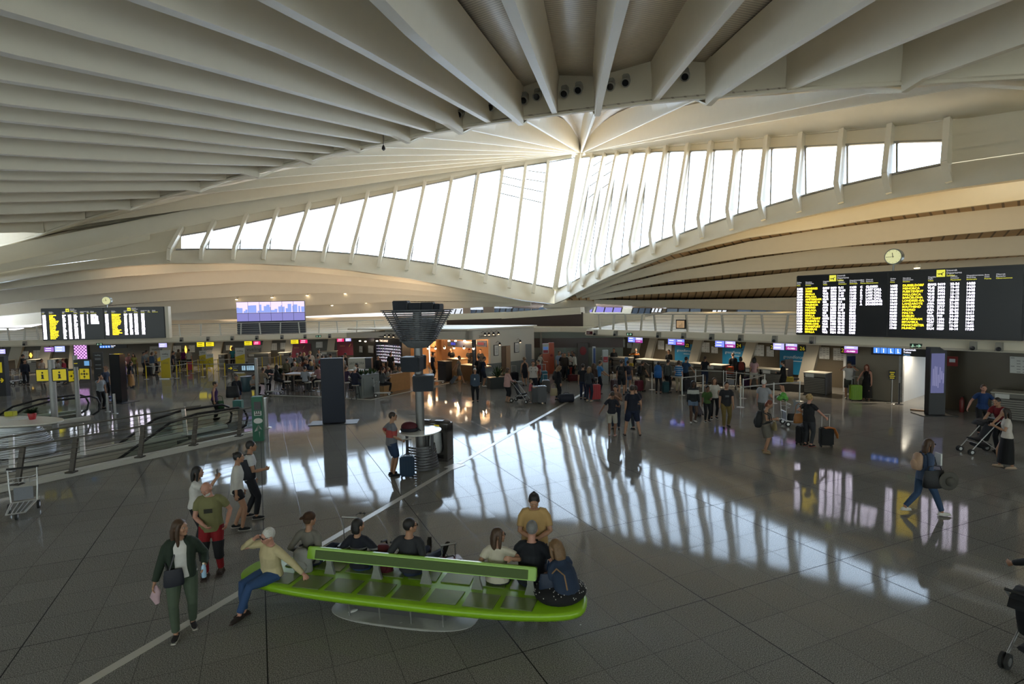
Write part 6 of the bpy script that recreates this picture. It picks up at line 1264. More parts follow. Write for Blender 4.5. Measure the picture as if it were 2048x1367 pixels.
t, W, Hh = box_totem('slim totem with a blue front near the far right desks', 1186, 1192, 693, 752, mat('totem_light', (.45, .47, .50), .4)); mb = MB(); mb.box((0, -.01, Hh*.55), (W*.72, .03, Hh*.8)); mb.build('blue_front', mat('totem_blue', (.02, .06, .22), .4), t)
t, W, Hh = box_totem('silver-grey totem with a red square beside the man in light blue', 1206, 1217, 700, 768, mat('totem_silver', (.26, .27, .265), .35, metal=.3)); mb = MB(); mb.box((0, -.01, Hh*.73), (W*.8, .03, Hh*.16)); r_ = mb.build('red_square', mat('label_red', (.3, .02, .03)), t); mb = MB(); text(mb, 'Iberia', W*.22, Matrix.Translation((0, -.03, Hh*.69)), 'C', W*.6); mb.build('lettering', WTXT, r_, fix=False)
t, W, Hh = box_totem('white-framed weighing stand behind the man in white shirt, by the toilets wall', 1691, 1713, 708, 785, mat('stand_white', (.34, .36, .38), .4)); mb = MB(); mb.box((0, -.01, Hh*.84), (W*.8, .03, Hh*.22)); mb.build('screen', mat('stand_blue', (.03, .05, .16), .3), t); mb = MB(); mb.box((0, -.01, Hh*.62), (W*.8, .03, Hh*.12)); mb.build('red_label', mat('label_red', (.3, .02, .03)), t)
mb = MB(); p = fl(1143, 760); q = atY(1143, 760, 41.2); a, b = atY(1128, 700, 41.4), atY(1148, 700, 41.4); mb.prism([V((a.x, 41.4, 0)), V((b.x, 41.4, 0)), V((b.x, 41.4, 2.0)), V((a.x, 41.4, 2.0))], (0, -.08, 0)); struct(mb.build('door_3', mat('door_green', (.16, .22, .19), .3)))
# orange and yellow boxes between right desks, conveyor ends
for x, y, z, m, lab in ((1352, 712, 1.0, ORG, 'orange and green carton on the belt between the fourth and third right desks'), (1457, 728, .95, ORG, 'orange and green carton on the belt before the middle blue backdrop')):
 p = kr(x, y, 2.4); p.z = 0; t = thing('carton', lab, 'box', p, math.atan2(RD.y, RD.x)); mb = MB(); mb.box((0, 0, .78), (.5, .3, .4)); mb.build('body', m, t); mb = MB(); mb.box((.15, -.16, .84), (.14, .02, .14)); mb.build('green_label', mat('label_green', (.08, .24, .03), .5), t); mb = MB(); mb.box((0, 0, .29), (.8, .5, .58)); mb.build('stand', DESKD, t)
for x, lab in ((1258, 'weighing belt between the first and second right desks'), (1572, 'weighing belt with yellow plate beside the woman in black')):
 s = rs(x, 2.2); t = thing('weighing_belt', lab, 'conveyor', rp(s, 2.0, 0), math.atan2(RD.y, RD.x)); mb = MB(); mb.box((.5, .5, .2), (1.0, 1.0, .4)); mb.build('belt', DESKD, t); mb = MB(); mb.box((.3, -.02, .62), (.42, .06, .26)); mb.build('yellow_plate', mat('plate_yellow', (.30, .24, .03), .5), t); mb = MB(); mb.bar((.3, 0, .4), (.3, 0, .6), .06); mb.build('stem', DSTEEL, t)
c = rp(rs(1585, 3.2), 3.2, 0); t = thing('desk_chair', 'black high-backed desk chair in front of the nearest blue backdrop', 'chair', c, R(20)); mb = MB(); mb.box((0, 0, .50), (.55, .5, .1)); mb.build('seat', BLACK, t, bevel=.03); mb = MB(); mb.box((0, .24, 1.05), (.62, .1, .95)); mb.build('backrest', BLACK, t, bevel=.04); mb = MB(); mb.tube([(0, 0, .05), (0, 0, .46)], .04, 8); mb.build('column', DSTEEL, t)
for k in range(5): a = 2*PI*k/5; mb = MB(); mb.bar((0, 0, .06), (.3*math.cos(a), .3*math.sin(a), .03), .05); mb.build('foot', DSTEEL, t)
# a blue tablet stand near the far queue
t, W, Hh = slab('small bright blue upright stand at the far end of the right queue', 1250, 1257, 714, 760, mat('stand_sky', (.05, .20, .46), .4), nm='advert_stand', cat='stand', dep=.1)
# ---------------------------------------------------------------- luggage trolleys
ALU = mat('trolley_alu', (.50, .50, .49), .3, metal=.8)
def trolley(label, loc, rz, grp=None):
 t = thing('luggage_trolley', label, 'luggage trolley', loc, rz, grp)
 mb = MB()
 for sx in (-1, 1): mb.tube([(sx*.27, -.02, .98), (sx*.26, .0, .55), (sx*.24, .02, .20), (sx*.17, .85, .16)], .016, 8)
 mb.tube([(-.24, .02, .20), (.24, .02, .20)], .016, 8); mb.tube([(-.26, 0, .55), (.26, 0, .55)], .014, 8); mb.tube([(-.17, .85, .16), (.17, .85, .16)], .016, 8); mb.build('frame', ALU, t, smooth=40)
 mb = MB()
 for k in range(5): mb.bar((-.20+.1*k, .05, .20), (-.15+.075*k, .84, .175), .018, .01)
 mb.build('platform', ALU, t)
 mb = MB(); mb.tube([(-.30, -.06, 1.0), (.30, -.06, 1.0)], .022, 8); mb.build('handle', BLACK, t, smooth=40)
 mb = MB()
 for z, y in ((.82, .18), (.70, .14)): mb.tube([(-.26, 0, z), (-.22, y, z), (.22, y, z), (.26, 0, z)], .008, 6)
 for x in (-.15, -.05, .05, .15): mb.tube([(x, 0, .66), (x, .15, .68), (x, .18, .82)], .006, 5)
 mb.build('basket', ALU, t)
 mb = MB(); mb.box((0, .03, .40), (.36, .012, .30)); mb.build('back_plate', mat('trolley_plate', (.20, .21, .24), .4), t)
 for x, y, r_ in ((-.27, .06, .10), (.27, .06, .10), (0, .78, .08)):
  mb = MB(); mb.tube([(x-.022, y, r_), (x+.022, y, r_)], r_, 16); w_ = mb.build('wheel', RUBBER, t, smooth=40); mb = MB(); mb.tube([(x-.026, y, r_), (x+.026, y, r_)], r_*.5, 12); mb.build('hub', ALU, w_, smooth=40)
 return t
TR = [(fl(50, 1018), R(-150), 'empty luggage trolley by the near end of the escalator railing'), (fl(20, 768), R(100), 'parked luggage trolley at far left, front one of three'), (fl(35, 767), R(95), 'parked luggage trolley at far left, middle one of three'), (fl(50, 765), R(95), 'parked luggage trolley at far left, rear one beside the man in black'),
      (fl(748, 793), R(-70), 'empty luggage trolley leaning at the grey planter'), (fl(860, 768), R(-75), 'luggage trolley standing by the cafe waste cabinet'), (fl(1462, 778), R(140), 'luggage trolley near the red backpack, before the sixth right desk'), (fl(1567, 850), R(-95), 'luggage trolley with green wrapped toy, pushed near the red-haired woman'), (fl(1228, 782), R(-100), 'loaded luggage trolley of the man in light blue'), (fl(532, 790), R(-60), 'luggage trolley beside the long toilets direction board')]
tr0 = None
for p, rz, lab in TR:
 if tr0 is None: tr0 = trolley(lab, p, rz)
 else: c_ = copytree(tr0); c_.location = p; c_.rotation_euler.z = rz; c_['label'] = lab
# ---------------------------------------------------------------- people
SKIN = {k: mat('skin_'+k, c, .55, var=.05) for k, c in (('pale', (.50, .29, .20)), ('tan', (.36, .19, .115)), ('brown', (.17, .08, .045)), ('dark', (.075, .036, .022)), ('rosy', (.46, .23, .165)))}
HAIRC = {k: mat('hair_'+k, c, .55, var=.35, scale=40) for k, c in (('black', (.010, .008, .008)), ('dark', (.022, .014, .010)), ('brown', (.055, .028, .014)), ('light', (.16, .09, .04)), ('blond', (.36, .24, .10)), ('grey', (.16, .155, .15)), ('white', (.52, .50, .46)), ('red', (.14, .03, .012)))}
EYEW = mat('eye_white', (.38, .35, .32), .4); EYEI = mat('eye_iris', (.02, .012, .008), .2); LIP = mat('lips', (.26, .09, .075), .5)
def cloth(h): return mat('cloth_'+h, h, .85, var=.10, scale=14, bump=.25)
def banded(base, bands, S):
 nm = 'band_'+base+str(bands)+'%.2f' % S
 if nm in MATS: return MATS[nm]
 m = mat(nm, base, .85, var=.10, scale=14); nt = m.node_tree; b = nt.nodes['Principled BSDF']; tc = N(nt, 'ShaderNodeTexCoord'); sx = N(nt, 'ShaderNodeSeparateXYZ'); nt.links.new(tc.outputs['Object'], sx.inputs[0])
 for z0, z1, c in bands:
  cm = N(nt, 'ShaderNodeMath', operation='COMPARE'); cm.inputs[1].default_value = (z0+z1)/2*S; cm.inputs[2].default_value = (z1-z0)/2*S; nt.links.new(sx.outputs[2], cm.inputs[0])
  mx = N(nt, 'ShaderNodeMix', data_type='RGBA'); mx.inputs[7].default_value = (*lin(c), 1); nt.links.new(cm.outputs[0], mx.inputs[0]); nt.links.new(b.inputs['Base Color'].links[0].from_socket, mx.inputs[6]); nt.links.new(mx.outputs[2], b.inputs['Base Color'])
 return m
def loft(mb, C, X, RX, RY=None, n=12):
 k = len(C); vs = []; RY = RY or RX
 for i in range(k):
  t = (C[min(i+1, k-1)]-C[max(i-1, 0)]).normalized(); x = X - t*X.dot(t)
  if x.length < 1e-3: x = V((0, 1, 0)) - t*t.y
  x.normalize(); y = t.cross(x)
  vs += [C[i] + x*(RX[i]*math.cos(2*PI*j/n)) + y*(RY[i]*math.sin(2*PI*j/n)) for j in range(n)]
 fs = [(i*n+j, i*n+(j+1) % n, (i+1)*n+(j+1) % n, (i+1)*n+j) for i in range(k-1) for j in range(n)] + [tuple(range(n-1, -1, -1)), tuple(range((k-1)*n, k*n))]
 mb.add(vs, fs)
def ik(a, b, l1, l2, pole):
 d = b-a; L = d.length
 if L > (l1+l2)*.999: d = d*((l1+l2)*.999/L); L = d.length; b = a+d
 if L < abs(l1-l2)*1.05+.02: L = abs(l1-l2)*1.05+.02
 u = d.normalized(); p = pole - u*pole.dot(u)
 if p.length < 1e-3: p = V((0, 0, 1)) - u*u.z
 p.normalize(); c = max(-1, min(1, (l1*l1+L*L-l2*l2)/(2*l1*L))); s_ = math.sqrt(1-c*c)
 return a + u*(l1*c) + p*(l1*s_), b
def soft(o, vox, it=2):
 r_ = o.modifiers.new('r', 'REMESH'); r_.mode = 'VOXEL'; r_.voxel_size = vox; r_.use_smooth_shade = True
 s_ = o.modifiers.new('s', 'SMOOTH'); s_.iterations = it; s_.factor = .5; return o
def person(label, at, face, h=1.70, skin='tan', hair=('short', 'dark'), top=('888888', .5), bot=('trousers', '222230'), shoes='1a1a1a', pose='stand', q=1, fat=1.0, fem=False, grp=None, **k):
 """at: floor point under the body; face: azimuth faced; q: 0 far, 1 middle, 2 near"""
 S = h/1.72; root = thing('person', label, 'person', at, -R(face), grp); vox = (.021, .0125, .0080)[q]
 lean, hy, hp, tw = k.get('lean', 3), k.get('hy', 0), k.get('hp', 0), k.get('tw', 0); sit = k.get('sit')
 cut = k.get('child', False); sw = (.158 if fem else .180)*(1.0 if not cut else .9); hw = .100 if fem else .092
 W = k.get('walk', 0); bob = -.03*abs(W)
 pz = sit if sit else .925+bob; pel = V((0, 0, pz)) + V(k.get('shift', (0, 0, 0)))
 rl = Matrix.Rotation(-R(lean)*.55, 3, 'X'); ru = Matrix.Rotation(R(tw), 3, 'Z') @ Matrix.Rotation(-R(lean), 3, 'X') @ Matrix.Rotation(R(k.get('side', 0)), 3, 'Y')
 wst = pel + rl @ V((0, 0, .14)); che = wst + ru @ V((0, .012, .20)); nk = che + ru @ V((0, -.012, .185)); X = ru @ V((1, 0, 0))
 def SL(s_): return nk + ru @ V((s_*sw, 0, -.078))
 hr = ru @ Matrix.Rotation(-R(hy), 3, 'Z') @ Matrix.Rotation(R(lean*.7)+R(hp), 3, 'X')
 Hc = nk + (ru @ V((0, .012, .075))) + hr @ V((0, .018, .085)); f, u, r_ = hr @ V((0, 1, 0)), hr @ V((0, 0, 1)), hr @ V((1, 0, 0))
 hs = k.get('hs', 1.28 if cut else 1.07)
 A = {};
 for s_, nm in ((-1, 'l'), (1, 'r')):
  sh_ = SL(s_); dflt = V((s_*(sw+.055), .03, pz-.13 if not sit else pz+.1)) + V((0, W*.22*(1 if s_ < 0 else -1), abs(W)*.03))
  tgt = V(k[nm+'h']) if nm+'h' in k else dflt + (V((0, (che-pel).y*.7, 0)))
  el, wr = ik(sh_, tgt, .285, .25, V(k.get(nm+'p', (s_*.5, -1, -.3)))); A[nm] = (sh_, el, wr)
 G = {}
 for s_, nm in ((-1, 'l'), (1, 'r')):
  hip = pel + V((s_*hw, 0, -.02)); dflt = V((s_*.105, W*.30*s_, .085 + (.05 if W*s_ < 0 else 0)*abs(W)))
  ft = V(k[nm+'f']) if nm+'f' in k else (V((s_*.12, .45, .085)) if sit else dflt)
  kn, an = ik(hip, ft, .43, .415, V(k.get(nm+'k', (s_*.12, 1, .1 if not sit else .6)))); toe = V(k.get(nm+'t', (s_*.18, 1, -.10 if W*s_ < 0 else 0))).normalized(); G[nm] = (hip, kn, an, toe)
 F = fat; sc = lambda mb: mb.__setattr__('v', [tuple(c*S for c in p) for p in mb.v])
 # body: one continuous skin
 mb = MB(); tor = [pel-V((0, 0, .10)), pel, wst, lerp(wst, che, .5), che, lerp(che, nk, .55), nk+ru @ V((0, 0, -.01))]
 TX = [.115, .158*F, .128*F, .135*F, .155*F, .150, .060]; TY = [.085, .108*F, .094*F, .100*F, .112*F, .085, .055]
 if fem: TX = [.12, .165*F, .118*F, .122*F, .138*F, .125, .052]; TY = [.09, .112*F, .088*F, .100*F, .112*F, .080, .050]
 loft(mb, tor, X, TX, TY)
 for s_, nm in ((-1, 'l'), (1, 'r')):
  sh_, el, wr = A[nm]; a_ = .90 if fem else 1.0
  ud = ru @ V((0, 0, 1)); loft(mb, [sh_-X*(s_*.10)+ud*.026, sh_-X*(s_*.035)+ud*.006, lerp(sh_, el, .16), lerp(sh_, el, .45), el, lerp(el, wr, .35), wr], V((0, 1, .2)), [.050*a_, .056*a_, .054*a_, .048*a_, .040*a_, .041*a_, .027])
  hip, kn, an, toe = G[nm]
  loft(mb, [hip+V((0, 0, .03)), hip, lerp(hip, kn, .4), kn, lerp(kn, an, .35), lerp(kn, an, .75), an], V((1, .01, 0)), [.085, .086*F, .076, .055, .056, .042, .036])
  hd = (wr-el).normalized(); side = V(k.get(nm+'n', (-s_, .1, 0))); pn = (side-hd*side.dot(hd)).normalized(); ac = hd.cross(pn)*s_; cu = k.get(nm+'c', .45)
  if q == 0:
   loft(mb, [wr, wr+hd*.06, wr+hd*.15+pn*.03], pn, [.022, .026, .018], [.026, .042, .03], 8); mb.tube([wr+hd*.02+ac*.03, wr+hd*.08+ac*.055+pn*.02], .014, 6)
  else:
   loft(mb, [wr, wr+hd*.035, wr+hd*.085], pn, [.021, .019, .014], [.027, .040, .041], 8)
   for i in range(4):
    o_ = wr+hd*.078+ac*(.030-.020*i); L = (.070, .080, .074, .058)[i]; d1 = (hd*math.cos(cu)+pn*math.sin(cu)); d2 = (hd*math.cos(cu*2.1)+pn*math.sin(cu*2.1)); d3 = (hd*math.cos(cu*2.9)+pn*math.sin(cu*2.9))
    mb.tube([o_, o_+d1*L*.45, o_+d1*L*.45+d2*L*.33, o_+d1*L*.45+d2*L*.33+d3*L*.25], [.0098, .0095, .009, .0075], 6)
   o_ = wr+hd*.022+ac*.024; mb.tube([o_, o_+hd*.030+ac*.026+pn*.008, o_+hd*.062+ac*.034+pn*.020], [.012, .0105, .0085], 6)
  mb.ball(an+V((0, .01, -.03)), (.034, .05, .03), 8, 5)
 bl = lambda c, rad, n=14, m=10: mb.ball(c, tuple(x*hs for x in rad), n, m, hr)
 P = lambda a, b, c: Hc + (r_*a + f*b + u*c)*hs
 mb.tube([nk-ru @ V((0, .005, .05)), lerp(nk, Hc, .5), P(0, -.012, -.02)], [.060, .052*(.92 if fem else 1.05), .055], 12)
 bl(Hc, (.073, .092, .104)); bl(P(0, .030, -.055), (.054, .056, .060)); bl(P(0, .066, -.090), (.026, .024, .022)); bl(P(0, .096, -.020), (.012, .014, .024), 8, 6); bl(P(0, .097, -.030), (.017, .014, .011), 8, 6); bl(P(0, .074, .028), (.052, .020, .013), 10, 6); bl(P(0, .082, -.060), (.026, .014, .012), 8, 6)
 for s_ in (-1, 1): bl(P(s_*.075, -.008, -.012), (.012, .022, .032), 8, 6); bl(P(s_*.042, .062, -.028), (.024, .022, .024), 8, 6)
 sc(mb); soft(mb.build('body', SKIN[skin], root, fix=False), vox*S, 2)
 if q:
  m1, m2 = MB(), MB()
  for s_ in (-1, 1): m1.ball(P(s_*.030, .0750, .006), .0115*hs, 8, 6); m2.ball(P(s_*.030, .0812, .005), .0072*hs, 6, 5)
  sc(m1); sc(m2); e_ = m1.build('eyes', EYEW, root, smooth=60); m2.build('iris', EYEI, e_, smooth=60)
  m1 = MB(); m1.ball(P(0, .094, -.062), (.021*hs, .007*hs, .007*hs), 8, 5, hr); sc(m1); m1.build('lips', LIP, root, smooth=60)
 # hair
 st, hc = hair
 if st not in ('bald',):
  mb = MB()
  if st == 'balding': mb.ball(P(0, -.022, -.020), tuple(x*hs for x in (.080, .082, .065)), 14, 9, hr)
  else: mb.ball(P(0, -.014, .020), tuple(x*hs for x in (.081, .095, .100)), 16, 11, hr)
  if q and st != 'balding':
   for s_ in (-1, 1): mb.ball(P(s_*.032, .089, .026), tuple(x*hs for x in (.018, .006, .004)), 6, 4, hr)
  if st in ('curly',):
   rn = random.Random(len(label))
   for i in range(46):
    a, b = rn.uniform(0, 2*PI), rn.uniform(-.35, 1.4); c = (math.cos(a)*math.cos(b)*.082, math.sin(a)*math.cos(b)*.088-.03, math.sin(b)*.09+.03)
    if c[1] < .055: mb.ball(P(*c), rn.uniform(.022, .034)*hs, 6, 5)
  if st in ('long', 'curlylong'):
   L = k.get('hl', .26)
   loft(mb, [P(0, -.05, .05), P(0, -.075, -.04), P(0, -.078, -.13), P(0, -.07, -L)], r_, [.075*hs, .088*hs, .09*hs, .055*hs], [.05*hs, .05*hs, .045*hs, .025*hs])
   for s_ in (-1, 1): mb.tube([P(s_*.05, .03, .07), P(s_*.078, .012, .0), P(s_*.082, .004, -.09), P(s_*.07, .0, -L*.9)], [.028*hs, .030*hs, .030*hs, .016*hs], 8)
  if st == 'bob':
   loft(mb, [P(0, -.04, .05), P(0, -.05, -.05), P(0, -.045, -.11)], r_, [.078*hs, .092*hs, .082*hs], [.06*hs, .062*hs, .05*hs])
  if st in ('bun', 'topbun'): mb.ball(P(0, -.085, .075) if st == 'bun' else P(0, -.035, .118), .028*hs, 10, 7)
  if st == 'tail': mb.tube([P(0, -.09, .04), P(0, -.125, -.01), P(0, -.12, -.09), P(0, -.105, -.2)], [.026*hs, .034*hs, .03*hs, .012*hs], 8)
  sc(mb); soft(mb.build('hair', HAIRC[hc], root, fix=False), max(vox, .009)*S, 2)
 if k.get('beard'):
  mb = MB(); mb.ball(P(0, .045, -.078), tuple(x*hs for x in (.056, .052, .045)), 12, 8, hr); sc(mb); mb.build('beard', HAIRC[k['beard']], root, smooth=60)
 if k.get('cap'):
  mb = MB(); mb.ball(P(0, -.008, .045), tuple(x*hs for x in (.087, .102, .085)), 16, 9, hr); cb = 1 if k.get('capf', 1) else -1; loft(mb, [P(0, .06*cb, .065), P(0, .13*cb, .055), P(0, .165*cb, .045)], r_, [.07*hs, .062*hs, .03*hs], [.012, .010, .006]); sc(mb); soft(mb.build('cap', cloth(k['cap']), root, fix=False), .008*S)
 if k.get('glasses'):
  mb = MB()
  for s_ in (-1, 1): mb.ball(P(s_*.032, .100, .008), tuple(x*hs for x in (.024, .005, .018)), 10, 6, hr); mb.tube([P(s_*.055, .095, .012), P(s_*.078, -.005, .012)], .003, 5)
  mb.tube([P(-.012, .105, .012), P(.012, .105, .012)], .003, 5); sc(mb); mb.build('glasses', BLACKG, root, smooth=50)
 # top
 if top:
  c, sl = top[0], top[1]; loose = k.get('loose', 1.0); mb = MB(); low = k.get('hem', .04)
  C = [pel+V((0, 0, -low)), pel, wst, lerp(wst, che, .5), che, lerp(che, nk, .5), lerp(che, nk, .86)]; e = .014
  LX = [x+e for x in (TX[1]*1.0+.012, TX[1]*1.0+.010, TX[2]*1.05*loose, TX[3]*1.04*loose, TX[4], TX[5]*1.06, .085)]; LY = [x+e for x in (TY[1]+.014, TY[1]+.012, TY[2]*1.05*loose, TY[3]*1.04*loose, TY[4], TY[5]*1.05, .066)]
  if k.get('tank'): LX[-1] = .05; LX[-2] = .105
  loft(mb, C, X, LX, LY, 16)
  for s_, nm in ((-1, 'l'), (1, 'r')):
   sh_, el, wr = A[nm]
   if sl > 0:
    if sl <= 1: ud = ru @ V((0, 0, 1)); pts = [sh_-X*(s_*.105)+ud*.024, sh_-X*(s_*.035)+ud*.006, lerp(sh_, el, .16*sl/.5), lerp(sh_, el, sl)]; rr = [.060, .068, .067, .062]
    else: ud = ru @ V((0, 0, 1)); pts = [sh_-X*(s_*.105)+ud*.024, sh_-X*(s_*.035)+ud*.006, lerp(sh_, el, .16), lerp(sh_, el, .5), el, lerp(el, wr, (sl-1)*.5), lerp(el, wr, sl-1)]; rr = [.060, .068, .066, .060, .053, .048, .040]
    loft(mb, pts, V((0, 1, .2)), rr)
  sc(mb); t_ = soft(mb.build(k.get('topname', 'shirt'), banded(c, k['band'], S) if 'band' in k else cloth(c), root, fix=False), max(vox, .010)*S, 3)
  if k.get('print'):
   mb = MB(); c_ = lerp(wst, che, .75); y_ = max(TY)+.024; ya = ru @ V((0, 1, 0)); mb.box(c_+ya*y_, (.13, .012, .07), M=ru); sc(mb); mb.build('print', cloth(k['print']), t_)
 if k.get('jacket'):
  c = k['jacket']; mb = MB(); C = [pel+V((0, 0, -.06)), pel, wst, che, lerp(che, nk, .5), lerp(che, nk, .92)]
  for s_ in (-1, 1):
   CC = [p + X*(s_*.105*F) - ru @ V((0, .012, 0)) for p in C[:-1]] + [C[-1]+X*s_*.05]; loft(mb, CC, X, [.075*F, .078*F, .066*F, .076*F, .075, .05], [.135*F, .135*F, .125*F, .135*F, .11, .075])
   sh_, el, wr = A['l' if s_ < 0 else 'r']; ud = ru @ V((0, 0, 1)); loft(mb, [sh_-X*(s_*.105)+ud*.026, sh_-X*(s_*.035)+ud*.008, lerp(sh_, el, .16), lerp(sh_, el, .5), el, lerp(el, wr, .5), lerp(el, wr, .92)], V((0, 1, .2)), [.066, .076, .074, .068, .060, .055, .047])
  CC = [p - ru @ V((0, .075, 0)) for p in C]; loft(mb, CC, X, [.15*F]*5+[.08], [.055]*6); sc(mb); soft(mb.build('jacket', cloth(c), root, fix=False), max(vox, .010)*S, 3)
 # below
 if bot:
  kd, c = bot; mb = MB()
  if kd in ('skirt', 'long_skirt', 'dress'):
   kn = (G['l'][1]+G['r'][1])/2; an = (G['l'][2]+G['r'][2])/2
   if sit: C = [wst, pel+V((0, 0, -.02)), lerp(pel, kn, .5)+V((0, 0, .0)), kn+V((0, .03, -.02)), lerp(kn, an, .6)]; loft(mb, C, V((1, 0, 0)), [TX[2]+.02, .20, .22, .22, .20], [TY[2]+.03, .15, .11, .12, .10], 16)
   else:
    e_ = lerp(kn, an, .85) if kd == 'long_skirt' else lerp(pel, kn, .92); C = [wst, pel+V((0, 0, .0)), lerp(pel, e_, .5), e_]; w_ = .24 if kd == 'long_skirt' else .185; loft(mb, C, X, [TX[2]+.018, TX[1]+.022, (TX[1]+w_)/2+.02, w_], [TY[2]+.018, TY[1]+.02, (TY[1]+w_)/2, w_*.8], 16)
  else:
   loft(mb, [pel-V((0, 0, .11)), pel-V((0, 0, .03)), pel+V((0, 0, .05)), wst-V((0, 0, .02))], X, [.12*F, .164*F, .154*F, TX[2]+.012], [.10*F, .116*F, .106*F, TY[2]+.010], 14)
   for s_, nm in ((-1, 'l'), (1, 'r')):
    hip, kn, an, toe = G[nm]; fl_ = k.get('flare', 1.0)
    if kd == 'trousers': C = [hip+V((0, 0, .04)), hip, lerp(hip, kn, .45), kn, lerp(kn, an, .35), lerp(kn, an, .93)]; rr = [.088, .100*F, .089*F, .068*fl_, .066*fl_, .054*fl_]
    elif kd == 'leggings': C = [hip+V((0, 0, .04)), hip, lerp(hip, kn, .45), kn, lerp(kn, an, .35), lerp(kn, an, .90)]; rr = [.086, .094*F, .083*F, .062, .062, .044]
    elif kd == 'capri': C = [hip+V((0, 0, .04)), hip, lerp(hip, kn, .45), kn, lerp(kn, an, .5)]; rr = [.088, .098*F, .088*F, .068, .062]
    elif kd == 'shorts': C = [hip+V((0, 0, .04)), hip, lerp(hip, kn, .5), lerp(hip, kn, .93)]; rr = [.088, .106*F, .098*F, .088]
    else: C = [hip+V((0, 0, .04)), hip, lerp(hip, kn, .48)]; rr = [.09, .108*F, .102*F]
    loft(mb, C, V((1, .01, 0)), rr)
  sc(mb); soft(mb.build('skirt' if 'skirt' in kd or kd == 'dress' else kd if kd in ('leggings', 'shorts') else ('shorts' if kd == 'hotpants' else 'trousers'), cloth(c), root, fix=False), max(vox, .010)*S, 3)
 if k.get('knee'):
  for nm in 'lr':
   hip, kn, an, toe = G[nm]; mb = MB(); loft(mb, [lerp(hip, kn, .62), kn, lerp(kn, an, .34)], V((1, .01, 0)), [.093*F, .082, .078]); sc(mb); mb.build('knee_panel', cloth(k['knee']), root, smooth=60)
 if shoes:
  for nm in 'lr':
   an, toe = G[nm][2], G[nm][3]; mb = MB(); up = V((0, 0, 1)); up = (up-toe*up.dot(toe)).normalized(); rt = toe.cross(up); b_ = an-up*.045
   loft(mb, [b_-toe*.075, b_-toe*.05, b_+toe*.03, b_+toe*.11, b_+toe*.165], rt, [.026, .038, .040, .044, .026], [.024, .036, .040, .028, .016], 10); sc(mb)
   sh_ = soft(mb.build('shoe', cloth(shoes), root, fix=False), .010*S, 2)
   mb = MB(); loft(mb, [b_-toe*.085-up*.028, b_+toe*.03-up*.030, b_+toe*.175-up*.026], rt, [.036, .043, .034], [.010, .010, .009], 10); sc(mb); mb.build('sole', cloth(k.get('sole', '55534f')), sh_, smooth=60)
 return root, dict(A={n_: tuple(p*S for p in v) for n_, v in A.items()}, che=che*S, pel=pel*S, nk=nk*S, S=S, M=Matrix.Translation(at) @ Matrix.Rotation(-R(face), 4, 'Z'), ru=ru)
def gp(x, y, z=0.0): return fl(x, y, z)
# ---- things people carry
def suitcase(label, loc, rz, c, w=.40, d=.25, h=.60, handle=.95, soft_=False, grp=None, tilt=0):
 t = thing('suitcase', label, 'suitcase', loc, rz, grp);
 if tilt: t.rotation_euler.x = tilt
 mb = MB(); mb.box((0, 0, .06+h/2), (w, d, h)); mb.build('shell', mat('case_'+c, c, .35 if not soft_ else .8, var=.08, scale=6), t, bevel=.035, smooth=40)
 if not soft_:
  mb = MB()
  for i in range(5): mb.box((w*(-.36+.18*i), -d/2-.004, .06+h*.5), (w*.05, .012, h*.86))
  mb.build('ridge', mat('case_'+c, c), t)
 else: mb = MB(); mb.box((0, -d/2-.015, .06+h*.38), (w*.8, .04, h*.55)); mb.build('pocket', mat('case_'+c, c), t, bevel=.012)
 for sx in (-1, 1):
  for sy in (-1, 1): mb = MB(); mb.tube([(sx*(w/2-.05)-.015, sy*(d/2-.04), .03), (sx*(w/2-.05)+.015, sy*(d/2-.04), .03)], .03, 10); mb.box((sx*(w/2-.05), sy*(d/2-.04), .055), (.04, .04, .03)); mb.build('wheel', RUBBER, t)
 if handle:
  mb = MB(); hw_ = w*.28; mb.tube([(-hw_, d*.35, h), (-hw_, d*.35, handle)], .010, 6); mb.tube([(hw_, d*.35, h), (hw_, d*.35, handle)], .010, 6); mb.tube([(-hw_-.02, d*.35, handle), (hw_+.02, d*.35, handle)], .018, 8); mb.build('handle', STEEL if handle > h+.2 else BLACK, t)
 mb = MB(); mb.tube([(-.08, 0, h+.06), (-.06, 0, h+.09), (.06, 0, h+.09), (.08, 0, h+.06)], .012, 6); mb.build('grip', BLACK, t); return t
def backpack(label, info, c, w=.30, d=.17, h=.44, front=False, off=(0, 0, 0), big=False):
 M_ = info['M']; S = info['S']; y = (.20 if front else -.21)*S; p = (info['che']+info['ru'] @ V((0, y, -.05))+V(off)); t = thing('backpack', label, 'backpack', M_ @ (p-V((0, 0, h/2)))); t.rotation_euler = (M_.to_3x3() @ info['ru']).to_euler()
 mb = MB(); loft(mb, [V((0, 0, 0)), V((0, 0, .04)), V((0, 0, h*.5)), V((0, 0, h*.85)), V((0, 0, h))], V((1, 0, 0)), [w*.40, w*.5, w*.5, w*.44, w*.24], [d*.38, d*.5, d*.5, d*.44, d*.24], 14); mb.build('bag', mat('pack_'+c, c, .75, bump=.3), t, smooth=60)
 s_ = -1 if not front else 1; mb = MB(); mb.ball((0, s_*d*.42, h*.34), (w*.36, d*.28, h*.26), 12, 8); mb.build('pocket', mat('pack_'+c, c), t, smooth=60)
 mb = MB()
 for sx in (-1, 1): mb.tube([(sx*w*.28, -s_*d*.45, h*.2), (sx*w*.34, -s_*(d*.5+.26), h*.45), (sx*w*.32, -s_*(d*.5+.20), h*.86), (sx*w*.25, -s_*d*.45, h*1.0)], .018, 6)
 mb.build('strap', mat('pack_strap', (.015, .015, .017), .7), t, smooth=50); return t
